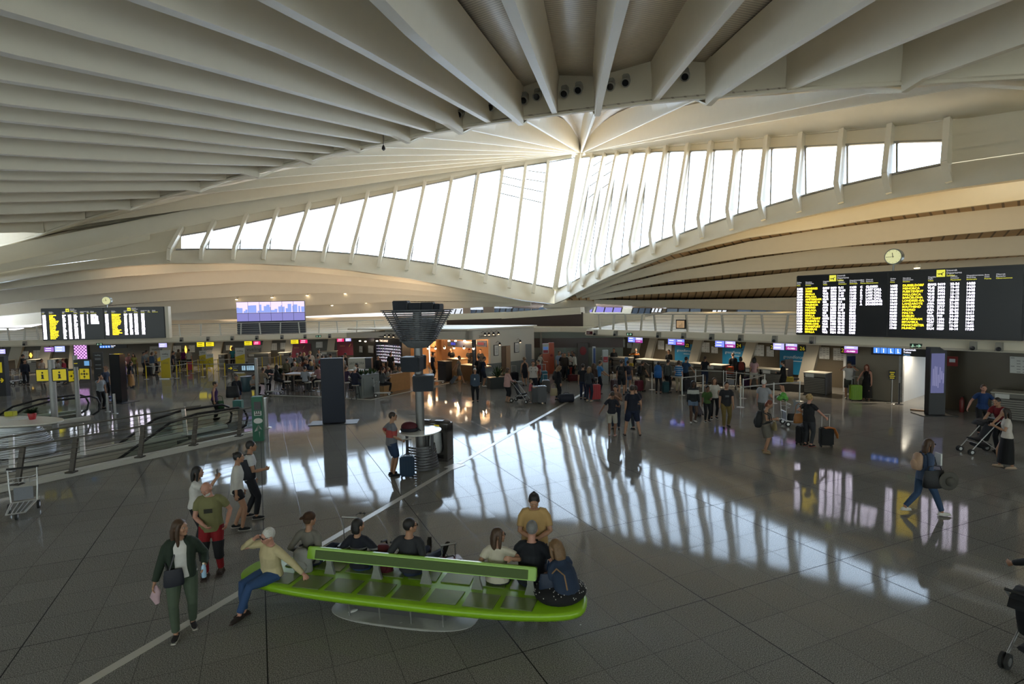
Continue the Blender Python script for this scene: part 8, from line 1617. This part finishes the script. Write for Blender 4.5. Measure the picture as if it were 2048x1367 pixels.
# -- compact rows: label, x, y, face, height, skin, hair style, hair colour, top, sleeve, bottoms, colour, shoes, extras
ROWS = [
 ('slim woman in black uniform and skirt holding papers before the nearest desks', 1567, 790, 315, 1.72, 'pale', 'bun', 'black', '0a0a0d', 1.95, 'skirt', '0a0a0d', '0c0c0e', dict(fem=1, lh=(-.1, .3, 1.1))),
 ('woman with dark hair in pink top and white shorts at the sixth right desk', 1508, 776, 20, 1.66, 'tan', 'long', 'black', '9c7f86', .6, 'shorts', 'b3afa8', '8a8078', dict(fem=1, lf=(-.2, 0, .085), rf=(.18, 0, .085))),
 ('person with red backpack in dark clothes at the middle right desks', 1481, 774, 10, 1.66, 'tan', 'bob', 'black', '14141a', 1.9, 'trousers', '0e0f14', '111111', dict(bp='6a2017')),
 ('man in dark jacket at the desk left of the red backpack', 1466, 764, 0, 1.70, 'tan', 'short', 'brown', '1b2126', 1.9, 'trousers', '14161c', '111111', {}),
 ('woman in navy top and jeans at the fifth right desk', 1409, 772, 40, 1.66, 'tan', 'tail', 'dark', '0f121c', .5, 'trousers', '1c2b45', '141414', dict(fem=1, fat=1.15, rh=(.2, .3, 1.2))),
 ('man in blue tee with white bag near the silver posts', 1371, 778, 60, 1.74, 'tan', 'short', 'dark', '22405f', .6, 'trousers', '151922', '141414', dict(rh=(.25, .35, .95))),
 ('woman in bright blue striped tee and cream trousers in the right queue', 1357, 784, 40, 1.66, 'rosy', 'bob', 'brown', '1f5f95', .8, 'trousers', 'a39478', '222222', dict(fem=1, fat=1.12, band=tuple((.96+.11*i, .99+.11*i, '9fb4c4') for i in range(5)))),
 ('person in grey cardigan with teal bag in the right queue', 1335, 785, 55, 1.74, 'tan', 'short', 'black', '3f4342', 1.9, 'trousers', '0f1116', '141414', {}),
 ('woman with big blue backpack in the right queue', 1317, 787, 25, 1.66, 'tan', 'short', 'dark', '54524a', .5, 'leggings', '0f1016', '1a1a1a', dict(fem=1, bp='124f8c', bpb=1)),
 ('woman in olive brown top with a pink case in the queue', 1284, 782, 60, 1.62, 'tan', 'bun', 'dark', '2f2a22', .5, 'trousers', '544c3c', '1a1a1a', dict(fem=1, bp='121317', rh=(.2, .3, .9))),
 ('young person with navy backpack and shorts, right one of two backpackers', 1256, 785, 15, 1.70, 'tan', 'short', 'dark', '5e5250', .6, 'hotpants', '47506a', '1a1a1a', dict(bp='13162a')),
 ('tall man in black with black backpack, left one of two backpackers', 1243, 790, 20, 1.80, 'tan', 'short', 'dark', '0f1116', .6, 'shorts', '0d111b', '15151a', dict(bp='0e0f13')),
 ('man in navy tee and jeans, left one of the couple by the red suitcase', 1166, 799, 25, 1.76, 'tan', 'short', 'dark', '0c111c', .6, 'trousers', '16233d', '1a1c22', dict(lf=(-.13, .1, .085))),
 ('woman with long fair hair in grey cardigan holding the red suitcase', 1178, 803, 35, 1.68, 'tan', 'long', 'light', '2c2f35', 1.95, 'trousers', '1b2233', 'a39c8a', dict(fem=1, rh=(.2, .32, .98))),
 ('woman with brown hair half hidden behind the fair-haired woman', 1187, 792, 30, 1.68, 'tan', 'long', 'brown', '3a2c28', 1.9, 'trousers', '17191f', '1a1a1a', dict(fem=1)),
 ('man in light blue polo leaning on a loaded trolley', 1197, 788, 70, 1.76, 'tan', 'short', 'dark', '3b74ab', .65, 'trousers', '101725', '141414', dict(lean=10, rh=(.2, .42, .98), lh=(-.2, .42, .98))),
 ('woman in black with cream tote and backpack looking down, by a navy duffel', 1115, 800, 60, 1.70, 'tan', 'long', 'light', '0d0e14', 1.9, 'trousers', '0d0f16', '1a1a1a', dict(fem=1, hp=-28, lean=7, bp='0b0c10', lh=(-.15, .2, .78))),
 ('broad man in white polo with backpack straps and dark jeans', 1067, 790, 178, 1.80, 'tan', 'short', 'dark', 'b1aca6', .6, 'trousers', '0f1422', '141414', dict(fat=1.3, bp='17171b', strap=1)),
 ('small child in pink top beside the tall grey suitcases', 1061, 806, 80, 1.12, 'pale', 'short', 'light', 'a3525c', .6, 'trousers', '6b625e', '8a8684', dict(child=1, rh=(.3, .4, 1.2))),
 ('woman with fair curly hair in dark sleeveless dress walking behind the white polo', 1050, 772, 350, 1.68, 'tan', 'curly', 'light', '10121c', 0, 'skirt', '10121c', '1a1a1a', dict(fem=1, walk=.6, tank=1)),
 ('woman in red top beside the broad man in white', 1079, 780, 250, 1.68, 'tan', 'short', 'dark', '6d0c16', .6, 'trousers', '101420', '151515', dict(fem=1)),
 ('older woman in pink and white spotted shirt pushing a stroller', 1015, 804, 60, 1.66, 'tan', 'bob', 'brown', 'b08c88', 1.7, 'capri', '0e1119', '8a7460', dict(fem=1, fat=1.2, loose=1.15, hem=.14, rh=(.15, .36, 1.02), lh=(-.15, .36, 1.02))),
 ('woman with white hair and lanyard in grey-blue shirt walking forward', 951, 804, 180, 1.67, 'tan', 'short', 'white', '3b4a5c', 1.95, 'trousers', '0c0e15', '141416', dict(fem=1, fat=1.22, loose=1.2, hem=.1, walk=.2, badge=1)),
 ('man in navy tee and shorts with white shoes reading his phone', 967, 773, 75, 1.76, 'tan', 'short', 'dark', '101a33', .65, 'shorts', '0f1626', 'bdb9b2', dict(rh=(.1, .34, 1.12), lh=(-.1, .34, 1.12), hp=-15, bp='0d0f15')),
 ('traveller in beige top and shorts striding and pulling a tilted case', 918, 767, 85, 1.72, 'tan', 'short', 'brown', '6e655a', .4, 'shorts', '54504c', '9a9088', dict(walk=1.0, lh=(-.25, -.35, .85))),
 ('boy in black at the shop doorway, left of the man in maroon', 992, 752, 180, 1.52, 'tan', 'short', 'black', '0c0d12', .7, 'trousers', '0c0d12', '141414', {}),
 ('man in maroon check shirt and white cap at the shop doorway', 1004, 748, 190, 1.76, 'tan', 'short', 'grey', '3b1722', 1.6, 'trousers', '1c2c38', '141414', dict(cap='a39a8c', lh=(-.1, .3, 1.05))),
 ('man in navy on the right of the shop doorway group', 1018, 752, 240, 1.76, 'tan', 'short', 'brown', '10152a', .8, 'trousers', '11141d', '141414', {}),
 ('woman in white top at the orange kiosk, turned aside', 1079, 757, 60, 1.68, 'tan', 'short', 'dark', '9b9a94', .4, 'trousers', '16243c', '151515', dict(fem=1, lean=10, rh=(.25, .4, 1.1))),
 ('tall man in pale grey-blue shirt and beige trousers in the centre back group', 1118, 758, 150, 1.80, 'tan', 'short', 'dark', '73829a', .7, 'trousers', '5f5448', '1a1a1a', {}),
 ('person in dark top, second from left in the centre back group', 1125, 758, 160, 1.68, 'tan', 'short', 'dark', '23202c', .7, 'trousers', '14161e', '141414', {}),
 ('man in brown top in the middle of the centre back group', 1130, 760, 190, 1.72, 'tan', 'short', 'black', '2b211c', 1.9, 'trousers', '14161e', '141414', {}),
 ('woman with bun in white blouse in the centre back group', 1138, 757, 185, 1.70, 'tan', 'bun', 'brown', 'b3afa5', 1.2, 'trousers', '0e1016', '141414', dict(fem=1, fat=1.1, rh=(.1, .25, 1.15), lh=(-.1, .25, 1.15))),
 ('man in white shirt with hand on hip in the centre back group', 1150, 760, 260, 1.76, 'brown', 'short', 'black', 'b5b2a8', 1.5, 'trousers', '0c0e15', '141414', dict(rh=(.24, .02, 1.05), rp=(1, -.4, .1))),
 ('dark-haired person just behind the man in white shirt with hand on hip', 1146, 753, 220, 1.72, 'brown', 'short', 'black', '22252c', 1.9, 'trousers', '10131a', '141414', {}),
 ('clerk in dark uniform and orange scarf behind the far right desk', 1272, 748, 200, 1.72, 'tan', 'bun', 'dark', '11131a', 1.9, 'trousers', '0e1016', '111111', dict(fem=1, band=((1.28, 1.38, 'a35a12'),), rh=(.4, .2, 1.3))),
 ('clerk in black behind the third right desk', 1338, 752, 215, 1.70, 'tan', 'bun', 'dark', '0e0f14', 1.9, 'trousers', '0e1016', '111111', dict(fem=1)),
 ('clerk whose head shows over the farthest right desk', 1228, 745, 190, 1.66, 'tan', 'short', 'brown', '15171f', 1.9, 'trousers', '0e1016', '111111', {}),
 # left
 ('woman in purple sleeveless top carrying a green bag behind the escalator', 431, 838, 78, 1.62, 'tan', 'bun', 'dark', '33154a', 0, 'trousers', '0e0f16', '141414', dict(fem=1, fat=1.1, tank=1)),
 ('girl in dark jacket and denim shorts with a big round bag, near the green box', 476, 818, 160, 1.64, 'brown', 'bun', 'dark', '12141f', 1.9, 'hotpants', '1d2b4a', 'b9b5ae', dict(fem=1, fat=1.1, lean=6)),
 ('man in grey tee talking on the phone, bag on his arm', 203, 818, 110, 1.70, 'tan', 'short', 'black', '83878c', .6, 'trousers', '0e1016', '1c1a1a', dict(rh=(.12, .16, 1.5), rp=(1, .3, -1))),
 ('man in cap with blue bag behind the man on the phone', 213, 797, 95, 1.76, 'tan', 'short', 'dark', '2a3447', .7, 'trousers', '10131a', '141414', dict(cap='8a6a58')),
 ('woman in lilac shirt and navy trousers by the black left totem', 250, 777, 60, 1.70, 'rosy', 'short', 'white', '6a4d92', 1.6, 'trousers', '131c33', '141414', dict(fem=1)),
 ('woman in navy top and long peach skirt by the black left totem', 263, 775, 60, 1.62, 'tan', 'bob', 'dark', '151822', .8, 'long_skirt', 'a67c4e', '1a1a1a', dict(fem=1, fat=1.05)),
 ('woman in white top in the left queue behind the black totem', 247, 751, 120, 1.64, 'tan', 'bun', 'dark', 'a9a49c', .6, 'trousers', '111318', '141414', dict(fem=1)),
 ('person in pink check shirt in the left queue', 258, 751, 100, 1.68, 'tan', 'short', 'brown', '9c6a6c', .8, 'trousers', '2a2420', '141414', {}),
 ('woman in yellow-green top in the left queue', 270, 751, 170, 1.64, 'tan', 'long', 'dark', '7c7638', .5, 'trousers', '4a4640', '141414', dict(fem=1)),
 ('man in grey tee in the left queue beside the denim woman', 288, 750, 40, 1.74, 'tan', 'short', 'dark', '5e656c', .7, 'trousers', '151922', '141414', {}),
 ('man in white tee behind the man in grey in the left queue', 294, 745, 30, 1.74, 'tan', 'short', 'dark', '9ba0a2', .7, 'trousers', '1a1f2b', '141414', {}),
 ('woman in denim jacket and white trousers in the left queue', 305, 750, 20, 1.72, 'tan', 'bob', 'brown', '34465c', 1.9, 'trousers', 'b3b0a9', '1a1a1a', dict(fem=1, fat=1.1)),
 ('woman with fair hair right of the denim woman in the left queue', 312, 745, 30, 1.66, 'tan', 'short', 'blond', '8a8a86', .8, 'trousers', '1a1f2b', '141414', dict(fem=1)),
 ('person in dark top with white bag right of the leftmost roll-up', 347, 747, 60, 1.70, 'tan', 'short', 'dark', '1b2030', .8, 'trousers', '12151c', 'a9a49c', {}),
 ('woman in beige top at the left desks', 358, 739, 20, 1.64, 'tan', 'bob', 'brown', '6f6250', .8, 'trousers', '15161c', '141414', dict(fem=1)),
 ('woman in magenta top at the left desks', 368, 739, 10, 1.68, 'tan', 'bob', 'dark', '5a0d4c', .8, 'trousers', '15161c', '141414', dict(fem=1, fat=1.15)),
 ('woman in white top with pink case at the left desks', 379, 740, 350, 1.68, 'tan', 'short', 'dark', 'a3a09a', .8, 'trousers', '1a1c24', '141414', dict(fem=1)),
 ('staff member in turquoise at the desk behind the rightmost roll-up', 467, 737, 190, 1.75, 'tan', 'short', 'dark', '22707c', .7, 'trousers', '15161c', '141414', {}),
 ('man in dark clothes standing by the parked luggage trolleys', 52, 770, 120, 1.70, 'tan', 'short', 'dark', '0f1322', 1.9, 'trousers', '0e1018', '141414', {}),
 ('person in black at the desk behind the trolleys', 47, 755, 30, 1.72, 'tan', 'short', 'black', '131318', 1.9, 'trousers', '0e1018', '141414', {}),
 ('person in pale top left of the i sign', 85, 764, 100, 1.60, 'tan', 'short', 'dark', '9c8e80', .6, 'trousers', '232323', 'b0aca6', {}),
 ('person in white over the yellow i sign', 117, 768, 80, 1.66, 'brown', 'bun', 'black', 'a9a49c', .6, 'trousers', '15161c', 'b0aca6', dict(fem=1)),
 ('person in red top right of the i signs', 131, 768, 250, 1.70, 'tan', 'short', 'red', '7a0f24', .8, 'trousers', '15161c', '141414', {}),
 # people at the left desks and the cafe
 ('traveller in white shirt at the front of the maroon desk crowd', 582, 756, 20, 1.70, 'tan', 'short', 'dark', '9a9aa0', .8, 'trousers', '15161c', '141414', {}),
 ('traveller with olive camouflage backpack at the left of the crowd', 575, 772, 10, 1.70, 'tan', 'short', 'dark', '6e6a58', .8, 'trousers', '2a2a26', '141414', dict(bp='55523c')),
 ('traveller in yellow with black backpack in the crowd', 590, 770, 15, 1.68, 'tan', 'short', 'dark', '8f7d2c', .8, 'trousers', '191a1e', '141414', dict(bp='101116')),
 ('traveller with grey cap in the maroon desk crowd', 596, 757, 350, 1.72, 'tan', 'short', 'grey', '595e60', .8, 'trousers', '15161c', '141414', dict(cap='8d8c88')),
 ('traveller in dark grey behind the grey cap', 602, 752, 10, 1.70, 'tan', 'short', 'dark', '2c3136', .8, 'trousers', '15161c', '141414', {}),
 ('traveller with blond hair in the maroon desk crowd', 609, 754, 20, 1.70, 'tan', 'bob', 'blond', '42474a', .8, 'trousers', '15161c', '141414', dict(fem=1)),
 ('traveller in rust checked shirt in the crowd', 611, 768, 15, 1.66, 'tan', 'short', 'brown', '6a3a2a', .8, 'trousers', '15161c', '141414', {}),
 ('traveller in dark navy right of the rust shirt', 619, 764, 30, 1.76, 'tan', 'short', 'black', '131722', .8, 'trousers', '15161c', '141414', {}),
 ('tall fair man in white shirt gesturing over the crowd', 622, 756, 340, 1.84, 'rosy', 'short', 'blond', 'aaa79f', .8, 'trousers', '15161c', '141414', dict(lh=(-.2, .3, 1.4))),
 ('clerk in white blouse behind the maroon desks', 640, 747, 190, 1.76, 'tan', 'bun', 'dark', 'b0ada6', .8, 'trousers', '15161c', '141414', dict(fem=1)),
 ('traveller with white hair and pale jacket left of the red one', 637, 758, 10, 1.66, 'tan', 'short', 'black', '8a8d90', .8, 'trousers', '15161c', '141414', {}),
 ('traveller in bright red with rucksack in the crowd', 646, 764, 20, 1.72, 'tan', 'short', 'dark', '7e0d1c', .8, 'trousers', '15161c', '141414', dict(bp='8a0f1e')),
 ('traveller in cream cardigan right of the red one', 654, 760, 350, 1.66, 'tan', 'bob', 'dark', '8f866e', .8, 'trousers', '15161c', '141414', dict(fem=1)),
 ('traveller in black jacket at the right of the crowd', 663, 758, 330, 1.72, 'tan', 'short', 'black', '101218', 1.9, 'trousers', '15161c', '141414', {}),
 ('person with black hair in white top behind the navy totem', 686, 765, 20, 1.72, 'tan', 'short', 'black', '9b9b9e', .8, 'trousers', '15161c', '141414', {}),
 ('dark figure carrying a bag behind the white kiosk', 694, 758, 250, 1.74, 'tan', 'short', 'black', '14161c', 1.9, 'trousers', '15161c', '141414', {}),
 ('person in dark top right of the white kiosk', 757, 765, 150, 1.72, 'tan', 'bob', 'black', '0f1017', 1.9, 'trousers', '15161c', '141414', {}),
 ('staff in black before the take-away fridge, left', 782, 757, 10, 1.74, 'tan', 'short', 'dark', '0c0d12', .8, 'trousers', '0d0e14', '141414', {}),
 ('customer in dark blue by the wooden cafe counter', 866, 758, 60, 1.72, 'tan', 'short', 'dark', '131a2c', .8, 'trousers', '12151f', '141414', {}),
 ('barista in black leaning behind the cafe counter', 905, 745, 200, 1.80, 'tan', 'short', 'black', '0a0b0e', .8, 'trousers', '0d0e14', '141414', dict(lean=18)),
 ('barista in black with red cap at the till', 940, 745, 190, 1.70, 'tan', 'short', 'dark', '0d0e12', .8, 'trousers', '0d0e14', '141414', dict(cap='6a1a1a')),
 ('barista in dark tee right of the dark pillar', 962, 748, 200, 1.74, 'tan', 'short', 'black', '0e1016', .8, 'trousers', '0d0e14', '141414', {}),
 ('customer in black close behind the man with the phone', 958, 768, 20, 1.70, 'tan', 'short', 'dark', '0d0f16', .8, 'trousers', '0d0e14', '141414', {}),
]
SITROWS = [
 ('man in beige sweater seated with his back to us left of the high table', 527, 788, 20, 1.74, 'tan', 'short', 'brown', '8c7c68', 1.9, '15161c', .62, dict(fat=1.15)),
 ('man in dark grey tee seated facing us left of the high table', 539, 778, 170, 1.74, 'rosy', 'short', 'grey', '2f3238', .8, '15161c', .62, dict(fat=1.15)),
 ('woman with long black hair in black sitting on a stool', 554, 787, 60, 1.68, 'tan', 'long', 'black', '0c0d13', 1.9, '12141c', .80, dict(fem=1, fat=1.15)),
 ('white-haired woman seated behind the high table', 592, 775, 180, 1.62, 'rosy', 'bob', 'white', '8f8a88', .8, '15161c', .80, dict(fem=1)),
 ('woman in floral top seated behind the high table', 602, 776, 190, 1.62, 'tan', 'short', 'dark', '8a7470', .8, '15161c', .80, dict(fem=1)),
 ('person in pale grey sweater seated at the near side of the high table', 611, 791, 10, 1.66, 'tan', 'short', 'dark', '8d919a', 1.8, '12141c', .80, {}),
 ('man in navy sweater seated behind, right of the floral top', 617, 774, 200, 1.78, 'tan', 'short', 'brown', '171e33', 1.9, '15161c', .80, dict(fat=1.15)),
 ('fair-haired person seated at the right end of the high table', 625, 775, 220, 1.66, 'tan', 'long', 'blond', '3c424e', .8, '15161c', .80, dict(fem=1)),
 ('person in pink check seated beside the navy totem', 640, 785, 300, 1.68, 'tan', 'short', 'dark', '8a6468', .8, '15161c', .80, {}),
 ('person in plum sweater on a stool right of the navy totem', 693, 790, 30, 1.66, 'tan', 'short', 'brown', '3a2a44', 1.9, '12141c', .80, {}),
 ('white-haired man in navy sweater on a stool right of the navy totem', 711, 798, 20, 1.74, 'rosy', 'short', 'white', '151a2e', 1.9, '1a2438', .80, dict(fat=1.15)),
 ('dark-haired person facing the white-haired man at the short table', 717, 782, 250, 1.66, 'tan', 'bob', 'black', '14151c', 1.9, '12141c', .80, {}),
 ('person in grey hoodie seated at the wooden booth', 766, 786, 60, 1.74, 'tan', 'short', 'dark', '4a4d50', 1.9, '15161c', .55, dict(fat=1.2)),
 ('person in pale top seated in the booth, left', 776, 776, 80, 1.58, 'tan', 'short', 'light', '8f8d88', .8, '15161c', .50, {}),
 ('person with dark hair seated in the middle of the booth', 793, 775, 190, 1.66, 'tan', 'short', 'dark', '6b665e', .8, '15161c', .50, {}),
 ('person in white seated at the right of the booth', 801, 776, 200, 1.60, 'tan', 'bob', 'light', 'a39f98', .8, '15161c', .50, dict(fem=1)),
 ('person in dark jumper seated before the take-away fridge', 806, 768, 160, 1.68, 'tan', 'short', 'brown', '332c2a', 1.9, '15161c', .55, {}),
 ('customer seated in red-brown before the fridge, left', 769, 766, 200, 1.64, 'tan', 'short', 'dark', '4a2522', 1.9, '15161c', .55, {}),
 ('person in white seated low beside the post of the long toilets board', 508, 790, 120, 1.60, 'tan', 'short', 'dark', '8f8a86', .8, '15161c', .40, {}),
]
for lab, x, y, fc, h, sk, hs_, hc, tc, sl, bk_, bc, sc_, ex in ROWS:
 ex = dict(ex); bp = ex.pop('bp', None); bpb = ex.pop('bpb', 0); badge = ex.pop('badge', 0); st = ex.pop('strap', 0); a = fl(x, y)
 q = 2 if y > 815 and x > 400 else (1 if y > 775 else 0)
 _, I = person(lab, a, fc, h, sk, (hs_, hc), (tc, sl), (bk_, bc), sc_, q=min(q, 1), **ex)
 if bp: backpack(('%s backpack worn by the %s' % ({'6a2017': 'red', '124f8c': 'large blue', '13162a': 'navy', '55523c': 'olive', '8a0f1e': 'bright red'}.get(bp, 'black'), lab))[:84].rsplit(' ', 1)[0], I, bp, *((.40, .26, .66) if bpb else (.30, .17, .44)))
 if badge: mb = MB(); mb.box((0, .21, 1.16), (.06, .012, .09)); mb.build('badge', PAPER, _); mb = MB(); mb.tube([(-.06, .14, 1.42), (0, .20, 1.20), (.06, .14, 1.42)], .006, 5); mb.build('lanyard', BLACK, _)
for lab, x, y, fc, h, sk, hs_, hc, tc, sl, bc, sz, ex in SITROWS:
 person(lab, fl(x, y), fc, h, sk, (hs_, hc), (tc, sl), ('trousers', bc), '17171a', q=0, sit=sz+.05, lf=(-.1, .34, .25 if sz > .7 else .085), rf=(.1, .34, .25 if sz > .7 else .085), lh=(-.16, .34, sz+.30), rh=(.16, .34, sz+.30), **ex)
# -- luggage of the middle distance
for lab, x, y, rz, c, w, d, h, hd, sf in (('bright red suitcase with raised handle beside the fair-haired woman', 1190, 800, .1, 'a00414', .52, .30, .72, 1.08, 0), ('grey striped tall suitcase beside the child in pink, right one', 1084, 806, .1, '3d3d40', .42, .30, .78, 0, 0), ('dark tall suitcase beside the child in pink, left one', 1073, 806, .1, '1a1a1e', .44, .30, .76, 0, 0), ('brown cabin case held by the broad man in white', 1092, 785, .2, '3f3833', .40, .26, .62, .98, 0),
  ('turquoise suitcase beside the woman in red', 1088, 767, .1, '0f5a72', .42, .26, .70, 1.15, 0), ('dark navy suitcase behind the palm planter', 1029, 768, .2, '12141f', .46, .28, .66, 1.1, 1), ('maroon suitcase on the floor of the centre back group', 1146, 763, .1, '4a0d14', .60, .30, .38, 0, 1), ('orange-red suitcase beside the man in white shirt', 1143, 758, .2, '8c2410', .30, .25, .70, 0, 0), ('teal suitcase in the centre back group', 1139, 758, .2, '0f4a58', .34, .25, .66, 0, 0),
  ('white and maroon suitcase on the floor before the olive brown woman', 1278, 783, .4, '5a1424', .40, .28, .55, .98, 0), ('teal bag at the feet of the person in grey cardigan', 1331, 786, 0, '123a40', .34, .26, .55, 0, 1), ('purple suitcase before the woman in pink', 1496, 774, .3, '2f1236', .42, .28, .5, 0, 1), ('black case behind the blue tee man near the silver posts', 1372, 784, .2, '131318', .45, .3, .6, 0, 1), ('maroon case loaded on the light blue man trolley', 1231, 784, .3, '3a0f18', .45, .3, .62, 0, 0), ('pink-red case in the left queue', 380, 741, .1, 'b01238', .42, .28, .62, 0, 0), ('black case in the left queue beside the white trousers', 297, 751, .1, '101014', .44, .28, .7, 0, 1)):
 suitcase(lab, fl(x, y), rz, c, w, d, h, hd, bool(sf))
suitcase('dark slim case tilted behind the beige traveller', fl(901, 767), R(-80), '1a2230', .34, .2, .5, .8, tilt=-.65)
p = fl(1133, 804); t = thing('duffel_bag', 'navy duffel bag on the floor beside the woman in black', 'bag', p, .1); mb = MB(); loft(mb, [V((-.36, 0, .2)), V((-.33, 0, .2)), V((0, 0, .21)), V((.33, 0, .2)), V((.36, 0, .2))], V((0, 1, 0)), [.12, .17, .19, .17, .12], [.15, .2, .205, .2, .15], 16); mb.build('bag', mat('bag_duffel', (.010, .013, .026), .7, bump=.3), t, smooth=50); mb = MB(); mb.tube([(-.15, 0, .38), (-.1, 0, .46), (.1, 0, .46), (.15, 0, .38)], .014, 6); mb.build('grip', BLACK, t)
handbag('cream tote bag hanging from the hand of the woman in black', fl(1110, 801)+V((-.05, -.05, .26)), .2, '9a8c6e', .38, .14, .36, .24)
handbag('green bag in the hand of the woman in purple', fl(438, 836)+V((.12, -.08, .40)), .2, '1c4a26', .34, .14, .38, .22); handbag('big round dark bag on the shoulder of the girl in denim shorts', fl(466, 820)+V((.05, -.05, .62)), .3, '0e1018', .60, .40, .52, .2, 'bag'); handbag('small blue bag on the arm of the man in cap', fl(207, 800)+V((0, -.2, .8)), .1, '21304c', .34, .2, .3, .2, 'bag')
stroller('dark pushchair with folded grey hood pushed by the woman in the spotted shirt', fl(1042, 804), R(-118), '10131c', '55534a')
c_ = fl(484, 838); t = thing('paper_bin', 'teal box on a thin stand near the escalator landing', 'bin', fl(478, 842)); mb = MB(); mb.box((0, 0, .72), (.36, .26, .36)); mb.build('box', mat('box_teal', (.02, .13, .11), .5), t, bevel=.02); mb = MB(); mb.tube([(0, 0, 0), (0, 0, .56)], .03, 8); mb.build('stand', DSTEEL, t)
# ---------------------------------------------------------------- light
w = bpy.data.worlds.new('sky'); SC.world = w; w.use_nodes = True; nt = w.node_tree; bg = nt.nodes['Background']
bg.inputs[0].default_value = (.68, .83, 1.0, 1); bg.inputs[1].default_value = SKY
SC.view_settings.exposure = EXPO
def lamp(nm, kind, loc, power, col, size=.3, rot=None, aim=None, spot=None, size_y=None):
 d = bpy.data.lights.new(nm, kind); d.energy = power; d.color = col
 if kind == 'AREA':
  d.size = size
  if size_y: d.shape = 'RECTANGLE'; d.size_y = size_y
 else: d.shadow_soft_size = size
 if spot: d.spot_size = R(spot); d.spot_blend = .6
 o = bpy.data.objects.new(nm, d); COL.objects.link(o); o.location = loc
 if aim is not None: o.rotation_euler = (V(aim)-V(loc)).to_track_quat('-Z', 'Y').to_euler()
 return o
WARM = (1.0, .72, .40)
# uplights standing on the gallery decks wash the low outer ceilings
for s in (4, 9, 14, 19, 24):
 p = rp(sRa+s, 7.5, 4.4); lamp('gallery_uplight', 'SPOT', p, 400, (1.0, .72, .32), .3, aim=p+V((7, 7, 5)), spot=110)
for s in (8, 16, 24, 32):
 p = lp(sLa+s, 8.5, 4.3); lamp('gallery_uplight', 'SPOT', p, 360, (1.0, .74, .52), .3, aim=p+V((-1, 8, 4)), spot=120)
# downlights in the deck soffits over the check-in desks
for s in (3, 8, 13, 18, 24): lamp('desk_fill_spot', 'SPOT', rp(sRa+s, 2.6, 2.55), 260, (1.0, .84, .62), .06, aim=rp(sRa+s, 2.8, 0), spot=140)
for s in (4, 10, 16, 22, 28, 34): lamp('desk_fill_spot', 'SPOT', lp(sLa+s, 2.6, 2.2), 200, (1.0, .84, .62), .06, aim=lp(sLa+s, 2.8, 0), spot=140)
# warm lamps inside the cafe shop
for s, w_, e_ in ((-1.5, 2.4, 220), (-4.5, 2.6, 200), (-8, 2.6, 150), (-11.5, 2.6, 90)): lamp('cafe_lamp', 'POINT', shp(s, w_, 2.3), e_, (1.0, .66, .36), .12)
# daylight of the passage beside the toilets
lamp('passage_light', 'AREA', rp((s7+s8)/2+2.5, 5.5, 2.5), 70, (.88, .95, 1.0), 3.5, aim=rp((s7+s8)/2+2.5, 5.4, 0))
try:
 SC.cycles.use_denoising = True; SC.cycles.use_adaptive_sampling = True; SC.cycles.adaptive_threshold = .025; SC.cycles.max_bounces = 7; SC.cycles.diffuse_bounces = 4; SC.cycles.glossy_bounces = 3; SC.cycles.transparent_max_bounces = 8
 SC.cycles.sample_clamp_indirect = 6; SC.cycles.caustics_reflective = False; SC.cycles.caustics_refractive = False
except Exception: pass
